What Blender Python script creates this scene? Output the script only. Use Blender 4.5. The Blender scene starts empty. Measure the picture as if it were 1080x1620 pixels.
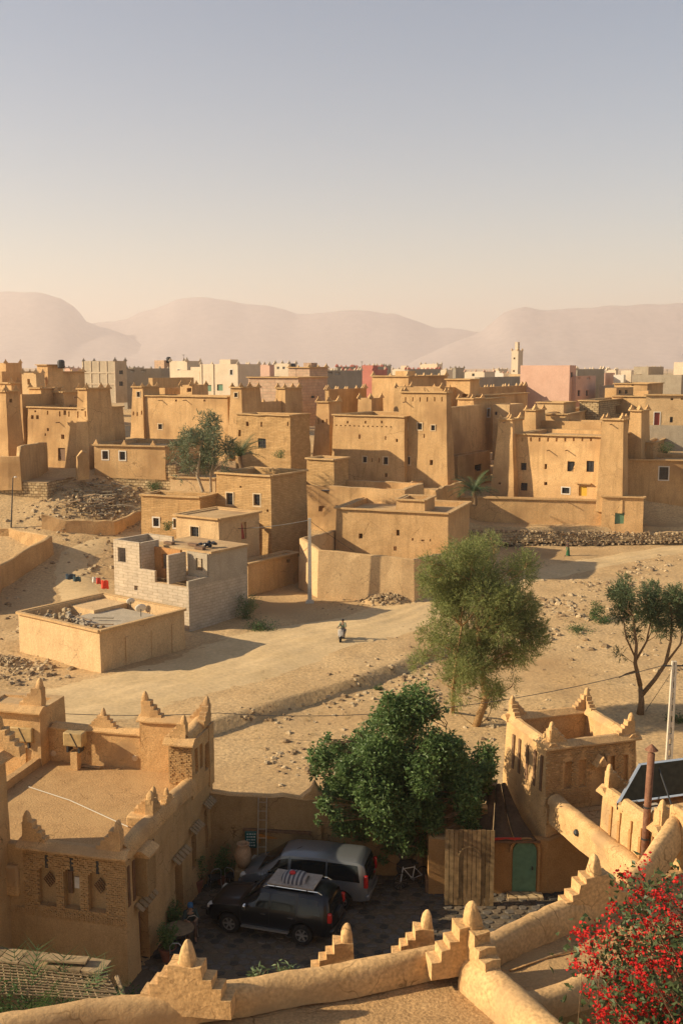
import bpy, math, random
from mathutils import Vector, Matrix, noise
random.seed(11)
R = math.radians
sc = bpy.context.scene
COL = sc.collection

# ------------------------------------------------------------------ camera, sky, sun, exposure
F_PX, HORIZON_ROW, CAM_Z = 1650.0, 580.0, 20.5
PITCH = math.atan((810 - HORIZON_ROW) / F_PX)
cp, sp = math.cos(PITCH), math.sin(PITCH)
cam = bpy.data.cameras.new('camera'); camo = bpy.data.objects.new('camera', cam); COL.objects.link(camo)
camo.location = (0, 0, CAM_Z); camo.rotation_euler = (math.pi/2 - PITCH, 0, 0)
cam.sensor_fit = 'AUTO'; cam.sensor_width = 36.0; cam.lens = F_PX / 1620 * 36.0
cam.clip_start = 0.1; cam.clip_end = 60000
sc.camera = camo

SUN_EL, SUN_B = 26.0, 5.0            # height of the sun; how far behind the camera's left side it stands
w = bpy.data.worlds.new('World'); sc.world = w; w.use_nodes = True
wn = w.node_tree.nodes; bg = wn['Background']
sky = wn.new('ShaderNodeTexSky'); sky.sky_type = 'NISHITA'; sky.sun_disc = False
sky.sun_elevation = R(SUN_EL); sky.sun_rotation = R(270 - SUN_B); sky.altitude = 1000
sky.air_density = 1.2; sky.dust_density = 0.3; sky.ozone_density = 0.0
w.node_tree.links.new(sky.outputs[0], bg.inputs[0]); bg.inputs[1].default_value = 0.068
sun = bpy.data.lights.new('sun', 'SUN'); sun.energy = 5.0; sun.angle = R(0.53); sun.color = (1.0, 0.83, 0.58)
suno = bpy.data.objects.new('sun', sun); COL.objects.link(suno)
S = Vector((-math.cos(R(SUN_EL))*math.cos(R(SUN_B)), -math.cos(R(SUN_EL))*math.sin(R(SUN_B)), math.sin(R(SUN_EL))))
suno.rotation_euler = S.to_track_quat('Z', 'Y').to_euler(); suno.location = S * 100
sc.view_settings.view_transform = 'Standard'; sc.view_settings.look = 'None'
sc.view_settings.exposure = 0.85; sc.view_settings.gamma = 1.0; sc.view_settings.use_curve_mapping = False
cy = sc.cycles
cy.use_denoising = True; cy.max_bounces = 6; cy.diffuse_bounces = 4; cy.glossy_bounces = 3
cy.transmission_bounces = 4; cy.transparent_max_bounces = 6; cy.volume_bounces = 2; cy.caustics_reflective = False; cy.caustics_refractive = False

# ------------------------------------------------------------------ pixels of the photograph (1080 x 1620) to places
def ray(px, py):
    a = (px - 540) / F_PX; b = (py - 810) / F_PX
    return Vector((a, cp - b*sp, -(sp + b*cp)))
def atz(px, py, z):
    r = ray(px, py); t = (z - CAM_Z) / r.z
    return Vector((r.x*t, r.y*t, z))
def aty(px, py, Y):
    r = ray(px, py); t = Y / r.y
    return Vector((r.x*t, Y, CAM_Z + r.z*t))
def atplane(px, py, p, n):
    r = ray(px, py); o = Vector((0, 0, CAM_Z)); t = (p - o).dot(n) / r.dot(n)
    return o + r*t
def ramp(a, b, x):
    t = min(1, max(0, (x - a) / (b - a))); return t*t*(3 - 2*t)
def lerp(a, b, t): return a + (b - a)*t

# ------------------------------------------------------------------ mesh and object helpers (shapes are made in world space)
WM = {}
def wm(o): return WM.get(o.name, Matrix.Identity(4))
def tag(o, label=None, cat=None, group=None, kind=None):
    if label: o['label'] = label
    if cat: o['category'] = cat
    if group: o['group'] = group
    if kind: o['kind'] = kind
    return o
def thing(name, label, cat, loc=(0, 0, 0), rz=0.0, group=None):
    o = bpy.data.objects.new(name, None); COL.objects.link(o); o.empty_display_size = 0.3
    o.location = loc; o.rotation_euler = (0, 0, rz)
    WM[o.name] = Matrix.Translation(Vector(loc)) @ Matrix.Rotation(rz, 4, 'Z')
    return tag(o, label, cat, group)
def inst(name, mesh, M, parent=None):
    o = bpy.data.objects.new(name, mesh); COL.objects.link(o)
    if parent is not None:
        o.parent = parent; o.matrix_basis = wm(parent).inverted() @ M
    else:
        o.matrix_basis = M
    WM[o.name] = M.copy()
    return o
class MB:
    def __init__(s): s.v = []; s.f = []; s.m = []
    def add(s, vs, fs, m=0):
        b = len(s.v); s.v += [tuple(p) for p in vs]
        s.f += [tuple(i + b for i in f) for f in fs]; s.m += [m]*len(fs)
    def quad(s, a, b, c, d, m=0): s.add([a, b, c, d], [(0, 1, 2, 3)], m)
    def box(s, c, size, M=None, m=0, taper=1.0):
        x, y, z = (k/2 for k in size); c = Vector(c); vs = []
        for dz, t in ((-z, 1), (z, taper)):
            for dx, dy in ((-x, -y), (x, -y), (x, y), (-x, y)):
                p = Vector((dx*t, dy*t, dz)); vs.append((M @ p if M else p) + c)
        s.add(vs, [(0, 3, 2, 1), (4, 5, 6, 7), (0, 1, 5, 4), (1, 2, 6, 5), (2, 3, 7, 6), (3, 0, 4, 7)], m)
    def bar(s, a, b, wd, ht, m=0, up=Vector((0, 0, 1))):
        a = Vector(a); b = Vector(b); d = (b - a); L = d.length; d.normalize()
        sd = d.cross(up)
        if sd.length < 1e-4: sd = d.cross(Vector((0, 1, 0)))
        sd.normalize(); u2 = sd.cross(d)
        vs = [p + sd*sx*wd/2 + u2*sz*ht/2 for p in (a, b) for sx, sz in ((-1, -1), (1, -1), (1, 1), (-1, 1))]
        s.add(vs, [(0, 3, 2, 1), (4, 5, 6, 7), (0, 1, 5, 4), (1, 2, 6, 5), (2, 3, 7, 6), (3, 0, 4, 7)], m)
    def tube(s, path, rad, n=8, m=0, cap=True):
        path = [Vector(p) for p in path]
        if not hasattr(rad, '__len__'): rad = [rad]*len(path)
        vs = []; fs = []; prev = None
        for i, p in enumerate(path):
            d = (path[min(i+1, len(path)-1)] - path[max(i-1, 0)]); d.normalize()
            u = prev if prev is not None else (Vector((1, 0, 0)) if abs(d.x) < .8 else Vector((0, 1, 0)))
            u = (u - d*u.dot(d)); u.normalize(); prev = u; q = d.cross(u)
            vs += [p + (u*math.cos(2*math.pi*k/n) + q*math.sin(2*math.pi*k/n))*rad[i] for k in range(n)]
        for i in range(len(path)-1):
            for k in range(n):
                fs.append((i*n+k, i*n+(k+1) % n, (i+1)*n+(k+1) % n, (i+1)*n+k))
        if cap: fs += [tuple(range(n-1, -1, -1)), tuple((len(path)-1)*n + k for k in range(n))]
        s.add(vs, fs, m)
    def lathe(s, c, prof, n=14, m=0, M=None, cap=True):
        c = Vector(c); vs = []; fs = []
        for r, z in prof:
            for k in range(n):
                p = Vector((r*math.cos(2*math.pi*k/n), r*math.sin(2*math.pi*k/n), z)); vs.append((M @ p if M else p) + c)
        for i in range(len(prof)-1):
            for k in range(n): fs.append((i*n+k, i*n+(k+1) % n, (i+1)*n+(k+1) % n, (i+1)*n+k))
        if cap: fs += [tuple(range(n-1, -1, -1)), tuple((len(prof)-1)*n + k for k in range(n))]
        s.add(vs, fs, m)
    def prism(s, poly, ext, m=0):
        ext = Vector(ext); n = len(poly); vs = [Vector(p) for p in poly] + [Vector(p) + ext for p in poly]
        s.add(vs, [tuple(range(n)), tuple(range(2*n-1, n-1, -1))] + [(k, n+k, n+(k+1) % n, (k+1) % n) for k in range(n)], m)
    def mesh(s, name, mats, smooth=False):
        me = bpy.data.meshes.new(name); me.from_pydata(s.v, [], s.f)
        for mt in (mats if isinstance(mats, (list, tuple)) else [mats]): me.materials.append(mt)
        if any(s.m): me.polygons.foreach_set('material_index', s.m)
        if smooth:
            me.polygons.foreach_set('use_smooth', [True]*len(me.polygons))
        me.update(); return me
    def build(s, name, mats, parent=None, smooth=False, sharp=None):
        if parent is not None:
            inv = wm(parent).inverted(); s.v = [tuple(inv @ Vector(p)) for p in s.v]
        me = s.mesh(name, mats, smooth)
        if sharp is not None: me.set_sharp_from_angle(angle=R(sharp))
        o = bpy.data.objects.new(name, me); COL.objects.link(o)
        if parent is not None: o.parent = parent; WM[o.name] = wm(parent)
        return o
def nz(p, amp, f=0.7):
    p = Vector(p)
    return noise.noise_vector(p*f)*amp + noise.noise_vector(p*f*3.7 + Vector((9, 3, 5)))*amp*0.45

# ------------------------------------------------------------------ materials
MATS = {}
def nodes_of(name):
    m = bpy.data.materials.new(name); m.use_nodes = True; MATS[name] = m
    nt = m.node_tree; return m, nt, nt.nodes['Principled BSDF']
def surf(name, c1, c2, scale=1.2, bump=0.25, bscale=14.0, rough=0.95, detail=6, fine=0.5, streak=0.0, c3=None, spec=0.15, bd=0.05, vary=0.0, crack=0.0):
    """earthy surface: two tones in patches, a finer grain, optional rain streaks and a relief"""
    m, nt, b = nodes_of(name); N = nt.nodes; L = nt.links
    g = N.new('ShaderNodeNewGeometry'); pos = g.outputs['Position']
    n1 = N.new('ShaderNodeTexNoise'); n1.inputs['Scale'].default_value = scale; n1.inputs['Detail'].default_value = detail; n1.inputs['Roughness'].default_value = .6
    L.new(pos, n1.inputs['Vector'])
    rp = N.new('ShaderNodeValToRGB'); rp.color_ramp.elements[0].position = .32; rp.color_ramp.elements[1].position = .68
    rp.color_ramp.elements[0].color = (*c1, 1); rp.color_ramp.elements[1].color = (*c2, 1)
    L.new(n1.outputs[0], rp.inputs[0]); col = rp.outputs[0]
    n2 = N.new('ShaderNodeTexNoise'); n2.inputs['Scale'].default_value = bscale; n2.inputs['Detail'].default_value = 5; L.new(pos, n2.inputs['Vector'])
    def mixc(a, fac, colr=None, mode='MULTIPLY', val=1.0):
        x = N.new('ShaderNodeMix'); x.data_type = 'RGBA'; x.blend_type = mode; x.inputs[0].default_value = val
        L.new(a, x.inputs['A'])
        if colr is not None: x.inputs['B'].default_value = (*colr, 1); L.new(fac, x.inputs[0])
        else: L.new(fac, x.inputs['B'])
        return x.outputs['Result']
    r2 = N.new('ShaderNodeMapRange'); r2.inputs['From Min'].default_value = .25; r2.inputs['From Max'].default_value = .75
    r2.inputs['To Min'].default_value = 1 - fine*.5; r2.inputs['To Max'].default_value = 1 + fine*.35; L.new(n2.outputs[0], r2.inputs[0])
    cb = N.new('ShaderNodeCombineColor'); [L.new(r2.outputs[0], cb.inputs[k]) for k in range(3)]
    col = mixc(col, cb.outputs[0])
    if c3 is not None:
        n3 = N.new('ShaderNodeTexNoise'); n3.inputs['Scale'].default_value = scale*.35; n3.inputs['Detail'].default_value = 4; L.new(pos, n3.inputs['Vector'])
        r3 = N.new('ShaderNodeMapRange'); r3.inputs['From Min'].default_value = .5; r3.inputs['From Max'].default_value = .68; L.new(n3.outputs[0], r3.inputs[0])
        col = mixc(col, r3.outputs[0], c3, 'MIX')
    if streak:
        mp = N.new('ShaderNodeMapping'); mp.inputs['Scale'].default_value = (1, 1, .12); L.new(pos, mp.inputs['Vector'])
        n4 = N.new('ShaderNodeTexNoise'); n4.inputs['Scale'].default_value = 2.6; n4.inputs['Detail'].default_value = 5; L.new(mp.outputs[0], n4.inputs['Vector'])
        r4 = N.new('ShaderNodeMapRange'); r4.inputs['From Min'].default_value = .5; r4.inputs['From Max'].default_value = .8; r4.inputs['To Max'].default_value = streak; L.new(n4.outputs[0], r4.inputs[0])
        col = mixc(col, r4.outputs[0], tuple(k*.55 for k in c1), 'MIX')
    if vary:
        oi = N.new('ShaderNodeObjectInfo'); ro = N.new('ShaderNodeMapRange'); ro.inputs['To Min'].default_value = 1 - vary; ro.inputs['To Max'].default_value = 1 + vary; L.new(oi.outputs['Random'], ro.inputs[0])
        vs_ = N.new('ShaderNodeVectorMath'); vs_.operation = 'SCALE'; L.new(col, vs_.inputs[0]); L.new(ro.outputs[0], vs_.inputs['Scale']); col = vs_.outputs[0]
    ck = None
    if crack:
        nw = N.new('ShaderNodeTexNoise'); nw.inputs['Scale'].default_value = 3; L.new(pos, nw.inputs['Vector']); sc_ = N.new('ShaderNodeVectorMath'); sc_.operation = 'SCALE'; sc_.inputs['Scale'].default_value = .35; L.new(nw.outputs['Color'], sc_.inputs[0])
        av = N.new('ShaderNodeVectorMath'); L.new(pos, av.inputs[0]); L.new(sc_.outputs[0], av.inputs[1])
        vo = N.new('ShaderNodeTexVoronoi'); vo.feature = 'DISTANCE_TO_EDGE'; vo.inputs['Scale'].default_value = crack; L.new(av.outputs[0], vo.inputs['Vector'])
        rk = N.new('ShaderNodeMapRange'); rk.inputs['From Min'].default_value = .0; rk.inputs['From Max'].default_value = .018*crack**.5; rk.inputs['To Min'].default_value = 1; rk.inputs['To Max'].default_value = 0; L.new(vo.outputs[0], rk.inputs[0])
        nm = N.new('ShaderNodeTexNoise'); nm.inputs['Scale'].default_value = crack*.6; L.new(pos, nm.inputs['Vector']); rm = N.new('ShaderNodeMapRange'); rm.inputs['From Min'].default_value = .5; rm.inputs['From Max'].default_value = .62; L.new(nm.outputs[0], rm.inputs[0])
        mu = N.new('ShaderNodeMath'); mu.operation = 'MULTIPLY'; L.new(rk.outputs[0], mu.inputs[0]); L.new(rm.outputs[0], mu.inputs[1]); ck = mu.outputs[0]
        col = mixc(col, ck, tuple(k*.45 for k in c1), 'MIX')
    L.new(col, b.inputs['Base Color']); b.inputs['Roughness'].default_value = rough; b.inputs['Specular IOR Level'].default_value = spec
    if bump:
        bp = N.new('ShaderNodeBump'); bp.inputs['Strength'].default_value = bump; bp.inputs['Distance'].default_value = bd
        n5 = N.new('ShaderNodeTexNoise'); n5.inputs['Scale'].default_value = bscale*.45; n5.inputs['Detail'].default_value = 9; n5.inputs['Roughness'].default_value = .65; L.new(pos, n5.inputs['Vector'])
        L.new(n5.outputs[0], bp.inputs['Height']); L.new(bp.outputs[0], b.inputs['Normal'])
    return m
def plain(name, c, rough=.5, metal=0.0, spec=.5, var=0.0, coat=0.0, vscale=6):
    m, nt, b = nodes_of(name); b.inputs['Base Color'].default_value = (*c, 1); b.inputs['Roughness'].default_value = rough
    b.inputs['Metallic'].default_value = metal; b.inputs['Specular IOR Level'].default_value = spec
    if coat: b.inputs['Coat Weight'].default_value = coat; b.inputs['Coat Roughness'].default_value = .05
    if var:
        g = nt.nodes.new('ShaderNodeNewGeometry'); n = nt.nodes.new('ShaderNodeTexNoise'); n.inputs['Scale'].default_value = vscale; n.inputs['Detail'].default_value = 5
        nt.links.new(g.outputs['Position'], n.inputs['Vector']); rp = nt.nodes.new('ShaderNodeValToRGB')
        rp.color_ramp.elements[0].position = .3; rp.color_ramp.elements[1].position = .7
        rp.color_ramp.elements[0].color = (*[k*(1-var) for k in c], 1); rp.color_ramp.elements[1].color = (*[min(1, k*(1+var)) for k in c], 1)
        nt.links.new(n.outputs[0], rp.inputs[0]); nt.links.new(rp.outputs[0], b.inputs['Base Color'])
    return m
def leafmat(name, c1, c2, trans=.35, rough=.55):
    m, nt, b = nodes_of(name); N = nt.nodes; L = nt.links
    g = N.new('ShaderNodeNewGeometry'); rp = N.new('ShaderNodeValToRGB')
    rp.color_ramp.elements[0].color = (*c1, 1); rp.color_ramp.elements[1].color = (*c2, 1)
    L.new(g.outputs['Random Per Island'], rp.inputs[0]); L.new(rp.outputs[0], b.inputs['Base Color'])
    b.inputs['Roughness'].default_value = rough; b.inputs['Specular IOR Level'].default_value = .3
    t = N.new('ShaderNodeBsdfTranslucent'); L.new(rp.outputs[0], t.inputs[0])
    mx = N.new('ShaderNodeMixShader'); mx.inputs[0].default_value = trans
    L.new(b.outputs[0], mx.inputs[1]); L.new(t.outputs[0], mx.inputs[2]); L.new(mx.outputs[0], N['Material Output'].inputs[0])
    return m
def brickmat(name, c1, c2, mortar, bw=.42, bh=.16, bump=.6, rough=.95, off=.5, axis=True):
    """coursed masonry too far off to build brick by brick"""
    m, nt, b = nodes_of(name); N = nt.nodes; L = nt.links
    g = N.new('ShaderNodeNewGeometry'); sx = N.new('ShaderNodeSeparateXYZ'); L.new(g.outputs['Position'], sx.inputs[0])
    ad = N.new('ShaderNodeMath'); ad.operation = 'ADD'; L.new(sx.outputs[0], ad.inputs[0])
    ym = N.new('ShaderNodeMath'); ym.operation = 'MULTIPLY'; ym.inputs[1].default_value = .62; L.new(sx.outputs[1], ym.inputs[0]); L.new(ym.outputs[0], ad.inputs[1])
    cx = N.new('ShaderNodeCombineXYZ'); L.new(ad.outputs[0], cx.inputs[0]); L.new(sx.outputs[2], cx.inputs[1])
    nd = N.new('ShaderNodeTexNoise'); nd.inputs['Scale'].default_value = 1.7; L.new(g.outputs['Position'], nd.inputs['Vector'])
    va = N.new('ShaderNodeVectorMath'); va.operation = 'SCALE'; va.inputs['Scale'].default_value = .22; L.new(nd.outputs['Color'], va.inputs[0])
    vb = N.new('ShaderNodeVectorMath'); L.new(cx.outputs[0], vb.inputs[0]); L.new(va.outputs[0], vb.inputs[1])
    br = N.new('ShaderNodeTexBrick'); L.new(vb.outputs[0], br.inputs['Vector']); br.inputs['Scale'].default_value = 1.0
    br.inputs['Brick Width'].default_value = bw; br.inputs['Row Height'].default_value = bh; br.inputs['Mortar Size'].default_value = bh*.11; br.inputs['Mortar Smooth'].default_value = .5
    br.offset = off
    br.inputs['Color1'].default_value = (*c1, 1); br.inputs['Color2'].default_value = (*c2, 1); br.inputs['Mortar'].default_value = (*mortar, 1)
    n2 = N.new('ShaderNodeTexNoise'); n2.inputs['Scale'].default_value = 1.4; n2.inputs['Detail'].default_value = 6; L.new(g.outputs['Position'], n2.inputs['Vector'])
    r2 = N.new('ShaderNodeMapRange'); r2.inputs['To Min'].default_value = .72; r2.inputs['To Max'].default_value = 1.25; L.new(n2.outputs[0], r2.inputs[0])
    vm = N.new('ShaderNodeVectorMath'); vm.operation = 'SCALE'; L.new(br.outputs[0], vm.inputs[0]); L.new(r2.outputs[0], vm.inputs['Scale'])
    L.new(vm.outputs[0], b.inputs['Base Color']); b.inputs['Roughness'].default_value = rough; b.inputs['Specular IOR Level'].default_value = .15
    bp = N.new('ShaderNodeBump'); bp.inputs['Strength'].default_value = bump; bp.inputs['Distance'].default_value = .05; bp.invert = True
    L.new(br.outputs['Fac'], bp.inputs['Height']); L.new(bp.outputs[0], b.inputs['Normal'])
    return m
mud = surf('mud_plaster', (.51, .315, .14), (.61, .39, .185), 0.5, .32, 9, streak=.55, c3=(.37, .22, .10), vary=.13, crack=.5)
mud2 = surf('mud_plaster_pale', (.52, .345, .175), (.61, .42, .22), 0.6, .35, 9, streak=.3, vary=.08, crack=.6)
mud3 = surf('mud_plaster_red', (.40, .19, .07), (.50, .26, .10), 0.7, .45, 6, streak=.3)
mudroof = surf('mud_roof', (.42, .27, .13), (.54, .37, .19), 0.8, .5, 8, c3=(.36, .23, .12))
mudcap = surf('mud_cap', (.46, .29, .13), (.56, .37, .18), 1.2, .3, 9)
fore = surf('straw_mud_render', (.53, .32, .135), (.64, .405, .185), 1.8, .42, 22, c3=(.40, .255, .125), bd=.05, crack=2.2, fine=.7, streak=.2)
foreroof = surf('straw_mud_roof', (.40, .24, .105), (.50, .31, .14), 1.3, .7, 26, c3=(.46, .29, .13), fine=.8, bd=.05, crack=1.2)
foreshade = surf('shade_darkened_mud', (.30, .19, .085), (.38, .25, .115), 1.3, .6, 24, streak=.4, bd=.04, crack=1.5)  # same mud, darkened in colour to stand in for the court's shade
concrete = brickmat('concrete_block', (.47, .38, .27), (.53, .43, .31), (.38, .30, .20), .5, .25, .3)
cement = surf('cement_render', (.38, .31, .22), (.46, .38, .27), .8, .2, 12, streak=.3)
pinkblock = brickmat('pinkish_block', (.46, .30, .20), (.52, .36, .24), (.38, .28, .19), .9, .45, .25)
pink = surf('pink_plaster', (.58, .36, .26), (.64, .41, .30), .5, .1, 12, streak=.12)
cream = surf('cream_plaster', (.62, .50, .35), (.70, .57, .41), .5, .1, 12, streak=.15)
redp = surf('red_plaster', (.45, .16, .12), (.52, .20, .15), .5, .1, 12, streak=.15)
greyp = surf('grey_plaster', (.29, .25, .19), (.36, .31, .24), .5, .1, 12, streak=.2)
mudbrick = brickmat('mud_brick', (.44, .27, .115), (.53, .335, .15), (.33, .20, .085), .5, .17, .5)
stonew = brickmat('field_stone', (.36, .25, .13), (.54, .40, .22), (.20, .13, .06), .42, .3, 1.0)
white = plain('white_paint', (.64, .58, .48), .7, var=.1)
pale = surf('pale_surround', (.54, .41, .25), (.62, .48, .31), 2, .1, 20)
glass = plain('window_glass', (.05, .05, .05), .12)
iron = plain('dark_iron', (.03, .03, .03), .5)
reddoor = plain('red_door_paint', (.30, .05, .03), .5, var=.1)
greendoor = plain('green_door_paint', (.10, .20, .12), .5, var=.15)
yellowdoor = plain('yellow_door_paint', (.60, .36, .03), .5, var=.1)
brownwood = plain('brown_wood', (.16, .085, .04), .7, var=.3, vscale=9)
# ------------------------------------------------------------------ the land
def H0(x, y):
    """height of the ground"""
    s = (x + 7)*(-.741) + (y - 58.7)*.673 + 0.9*noise.noise(Vector((x*.16, y*.16, 3)))       # along the cut bank beside the road
    low = -.6 + .45*ramp(54, 43, y)
    z = lerp(low, 0.0, ramp(-.30, .06, s)) if x < 9 else lerp(low, lerp(0, low, ramp(9, 13, x)), ramp(-.30, .06, s))
    rt = ramp(8, 18, x)
    z = lerp(z, lerp(-.42, 0.1, ramp(80, 100, y)), rt) if y > 60 else z
    lt = ramp(-12, -31, x)
    y0 = lerp(lerp(98, 92, lt), 103, rt); y1 = lerp(lerp(124, 123, lt), 128, rt); top = lerp(5.4, 8.6, lt)
    base = z
    hill = ramp(y0, y1, y)
    z = lerp(base, top, hill)
    if rt > 0:      # the path on the right keeps level up to the foot of the retaining wall
        zr = lerp(base, 2.0, ramp(119.2, 119.9, y)); zr = lerp(zr, 5.0, ramp(121.8, 127, y - max(0, 30 - x)*.27))
        z = lerp(z, zr, rt)
    z += 2.2*ramp(130, 220, y) + 0.9*ramp(220, 600, y)
    if y < 42: z = lerp(-.04, z, ramp(40.9, 42, y))
    return z
def H(x, y):
    z = H0(x, y)
    if y > 41.5 and y < 700:
        k = ramp(41.5, 44, y)
        z += k*(.14*noise.noise(Vector((x*.3, y*.3, 0))) + .06*noise.noise(Vector((x*1.1, y*1.1, 4))) + .03*noise.noise(Vector((x*2.7, y*2.7, 7))))
    return z
def axis(lo, a, b, hi, step):
    r = []; v = a; d = step
    while v > lo: d *= 1.22; v -= d; r.append(v)
    r.reverse()
    n = int((b - a)/step); r += [a + (b - a)*k/n for k in range(n + 1)]
    v = b; d = step
    while v < hi: d *= 1.16; v += d; r.append(v)
    return r
ground_m = surf('dry_earth', (.45, .295, .14), (.56, .385, .195), .22, .7, 5.0, c3=(.37, .235, .11), fine=.7, bd=.12)
xs = axis(-16000, -46, 52, 16000, .5); ys = axis(-2500, 41, 132, 13000, .5)
g = MB(); nx = len(xs)
g.v = [(x, y, H(x, y)) for y in ys for x in xs]
g.f = [(j*nx+i, j*nx+i+1, (j+1)*nx+i+1, (j+1)*nx+i) for j in range(len(ys)-1) for i in range(nx-1)]; g.m = [0]*len(g.f)
ground = g.build('ground', ground_m, smooth=True); tag(ground, 'dry sandy earth sloping down from the village to the courtyards', kind='structure')

def on_ground(px, py):
    """where the sight line through a pixel meets the ground"""
    r = ray(px, py); t = 30.0
    while t < 900:
        p = Vector((0, 0, CAM_Z)) + r*t
        if p.z <= H(p.x, p.y): return p
        t += .25
    return atz(px, py, 0)
road_m = surf('pale_packed_dirt', (.53, .375, .19), (.61, .44, .235), .35, .4, 4.0, fine=.35, bd=.05)
def strip(name, pts, mat, lift, n=10):
    """a worn strip of ground laid over the land along a line of (place, half width)"""
    P = []
    for i in range(len(pts)-1):
        a, wa = pts[i]; b, wb = pts[i+1]
        k = max(2, int((Vector(b) - Vector(a)).length/.7))
        P += [(Vector(a).lerp(Vector(b), q/k), lerp(wa, wb, q/k)) for q in range(k)]
    P.append((Vector(pts[-1][0]), pts[-1][1]))
    for _ in range(6): P = [P[0]] + [((P[i-1][0] + P[i][0]*2 + P[i+1][0])/4, P[i][1]) for i in range(1, len(P)-1)] + [P[-1]]
    vs = []; fs = []
    for i, (p, wd) in enumerate(P):
        d = (P[min(i+1, len(P)-1)][0] - P[max(i-1, 0)][0]); d.z = 0; d.normalize(); sd = Vector((d.y, -d.x, 0))
        for k in range(n + 1):
            t = -1 + 2*k/n; q = p + sd*t*wd*(1 + .35*noise.noise(Vector((i*.07, 50*(t > 0), 0)))*abs(t))
            z = H(q.x, q.y) + lift*(1 - t*t*1.6) + .02*noise.noise(Vector((q.x*.8, q.y*.8, 1)))*abs(1-abs(t)) - .05*sum(math.exp(-((t*wd - c_ - .5*noise.noise(Vector((i*.04, c_, 0))))/.22)**2) for c_ in (-1.9, -.5, .9, 2.3) if n > 12)
            vs.append((q.x, q.y, z))
    for i in range(len(P)-1):
        for k in range(n): fs.append((i*(n+1)+k, i*(n+1)+k+1, (i+1)*(n+1)+k+1, (i+1)*(n+1)+k))
    m = MB(); m.add(vs, fs); return m.build(name, mat, smooth=True)
rd = [((-34, 54, 0), 6), (atz(150, 1110, 0), 5.2), (atz(330, 1062, 0), 5.6), (atz(470, 1012, 0), 5.2), (atz(600, 985, 0), 4.6), (atz(690, 945, .2), 3.6), (on_ground(850, 908), 3.0), (on_ground(960, 888), 2.6), (on_ground(1075, 868), 2.6), ((52, 117, 0), 2.6)]
tag(strip('dirt_road', rd, road_m, .12, 28), 'pale packed dirt road curving up past the earth houses', kind='structure')
tag(strip('footpath', [(atz(130, 930, 1), 2.2), (on_ground(110, 880), 1.8), (on_ground(190, 850), 1.4), (on_ground(260, 850), 1.2)], road_m, .10, 6), 'pale trodden path below the rubble on the left', kind='structure')

# far mountains, fading in the haze, their rock colour paled to look hazier
rock_m = surf('haze_paled_mountain', (.33, .28, .26), (.37, .315, .285), .002, .0, .02, fine=.5)
def mountain(name, pts, Y, depth, label):
    """a ridge with its sky line through given pixels at a distance, with gullied slopes"""
    m = MB(); cols = []; n = 130; R_ = 16
    x0, x1 = pts[0][0], pts[-1][0]
    for i in range(n + 1):
        px = lerp(x0, x1, i/n)
        for (a, ya), (b, yb) in zip(pts, pts[1:]):
            if a <= px <= b: py = lerp(ya, yb, (px - a)/(b - a)); break
        top = aty(px, py, Y)
        top.z += 14*noise.noise(Vector((i*.23, Y, 0))) + 6*noise.noise(Vector((i*.7, Y, 2)))
        for j in range(R_ + 1):
            t = j/R_                                  # 0 at the foot nearest us, .55 the crest, 1 at the far foot
            q = t/.55 if t < .55 else (1 - t)/.45
            prof = min(1, (q*.62 if q < .55 else .341 + (q - .55)*1.464))
            z = 9 + (top.z - 9)*prof + (prof < .98)*(prof > .02)*14*noise.noise(Vector((i*.3, j*.5, Y)))
            cols.append((top.x*(1 + (t - .55)*depth/Y*.5), Y + (t - .55)*depth, z - (30 if j in (0, R_) else 0)))
    m.v = cols; k = R_ + 1
    m.f = [(i*k+j, (i+1)*k+j, (i+1)*k+j+1, i*k+j+1) for i in range(n) for j in range(R_)]; m.m = [0]*len(m.f)
    return tag(m.build(name, rock_m, smooth=True), label, kind='structure')
mountain('mountain', [(-900, 500), (-500, 462), (-120, 470), (0, 457), (50, 455), (98, 466), (120, 484), (135, 506), (175, 520), (240, 545), (330, 566), (420, 578)], 8400, 2600, 'flat topped mountain on the left, faint in the haze')
mountain('mountain_ridge', [(-200, 560), (60, 540), (140, 508), (200, 501), (280, 469), (330, 465), (395, 476), (470, 491), (560, 487), (625, 492), (650, 502), (680, 512), (740, 520), (762, 523), (860, 545), (1000, 570), (1100, 578)], 9000, 3000, 'long middle ridge across the horizon, faint in the haze')
mountain('mountain_mesa', [(640, 578), (700, 548), (758, 526), (782, 503), (797, 489), (830, 482), (900, 485), (1000, 477), (1080, 475), (1300, 470), (1700, 500), (2100, 560)], 7700, 2400, 'broad mesa on the right, faint in the haze')
# the dusty air
hz = MB(); hz.box((0, 5500, 335), (34000, 17000, 730))
haze = hz.build('haze', []); tag(haze, 'dusty warm haze over the valley', kind='stuff')
hm = bpy.data.materials.new('dusty_air'); hm.use_nodes = True; hn = hm.node_tree; hn.nodes.clear()
ho = hn.nodes.new('ShaderNodeOutputMaterial'); hv = hn.nodes.new('ShaderNodeVolumePrincipled')
hv.inputs['Color'].default_value = (.85, .775, .765, 1); hv.inputs['Density'].default_value = 1.6e-4; hv.inputs['Anisotropy'].default_value = .25
hn.links.new(hv.outputs[0], ho.inputs['Volume']); haze.data.materials.append(hm)
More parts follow.
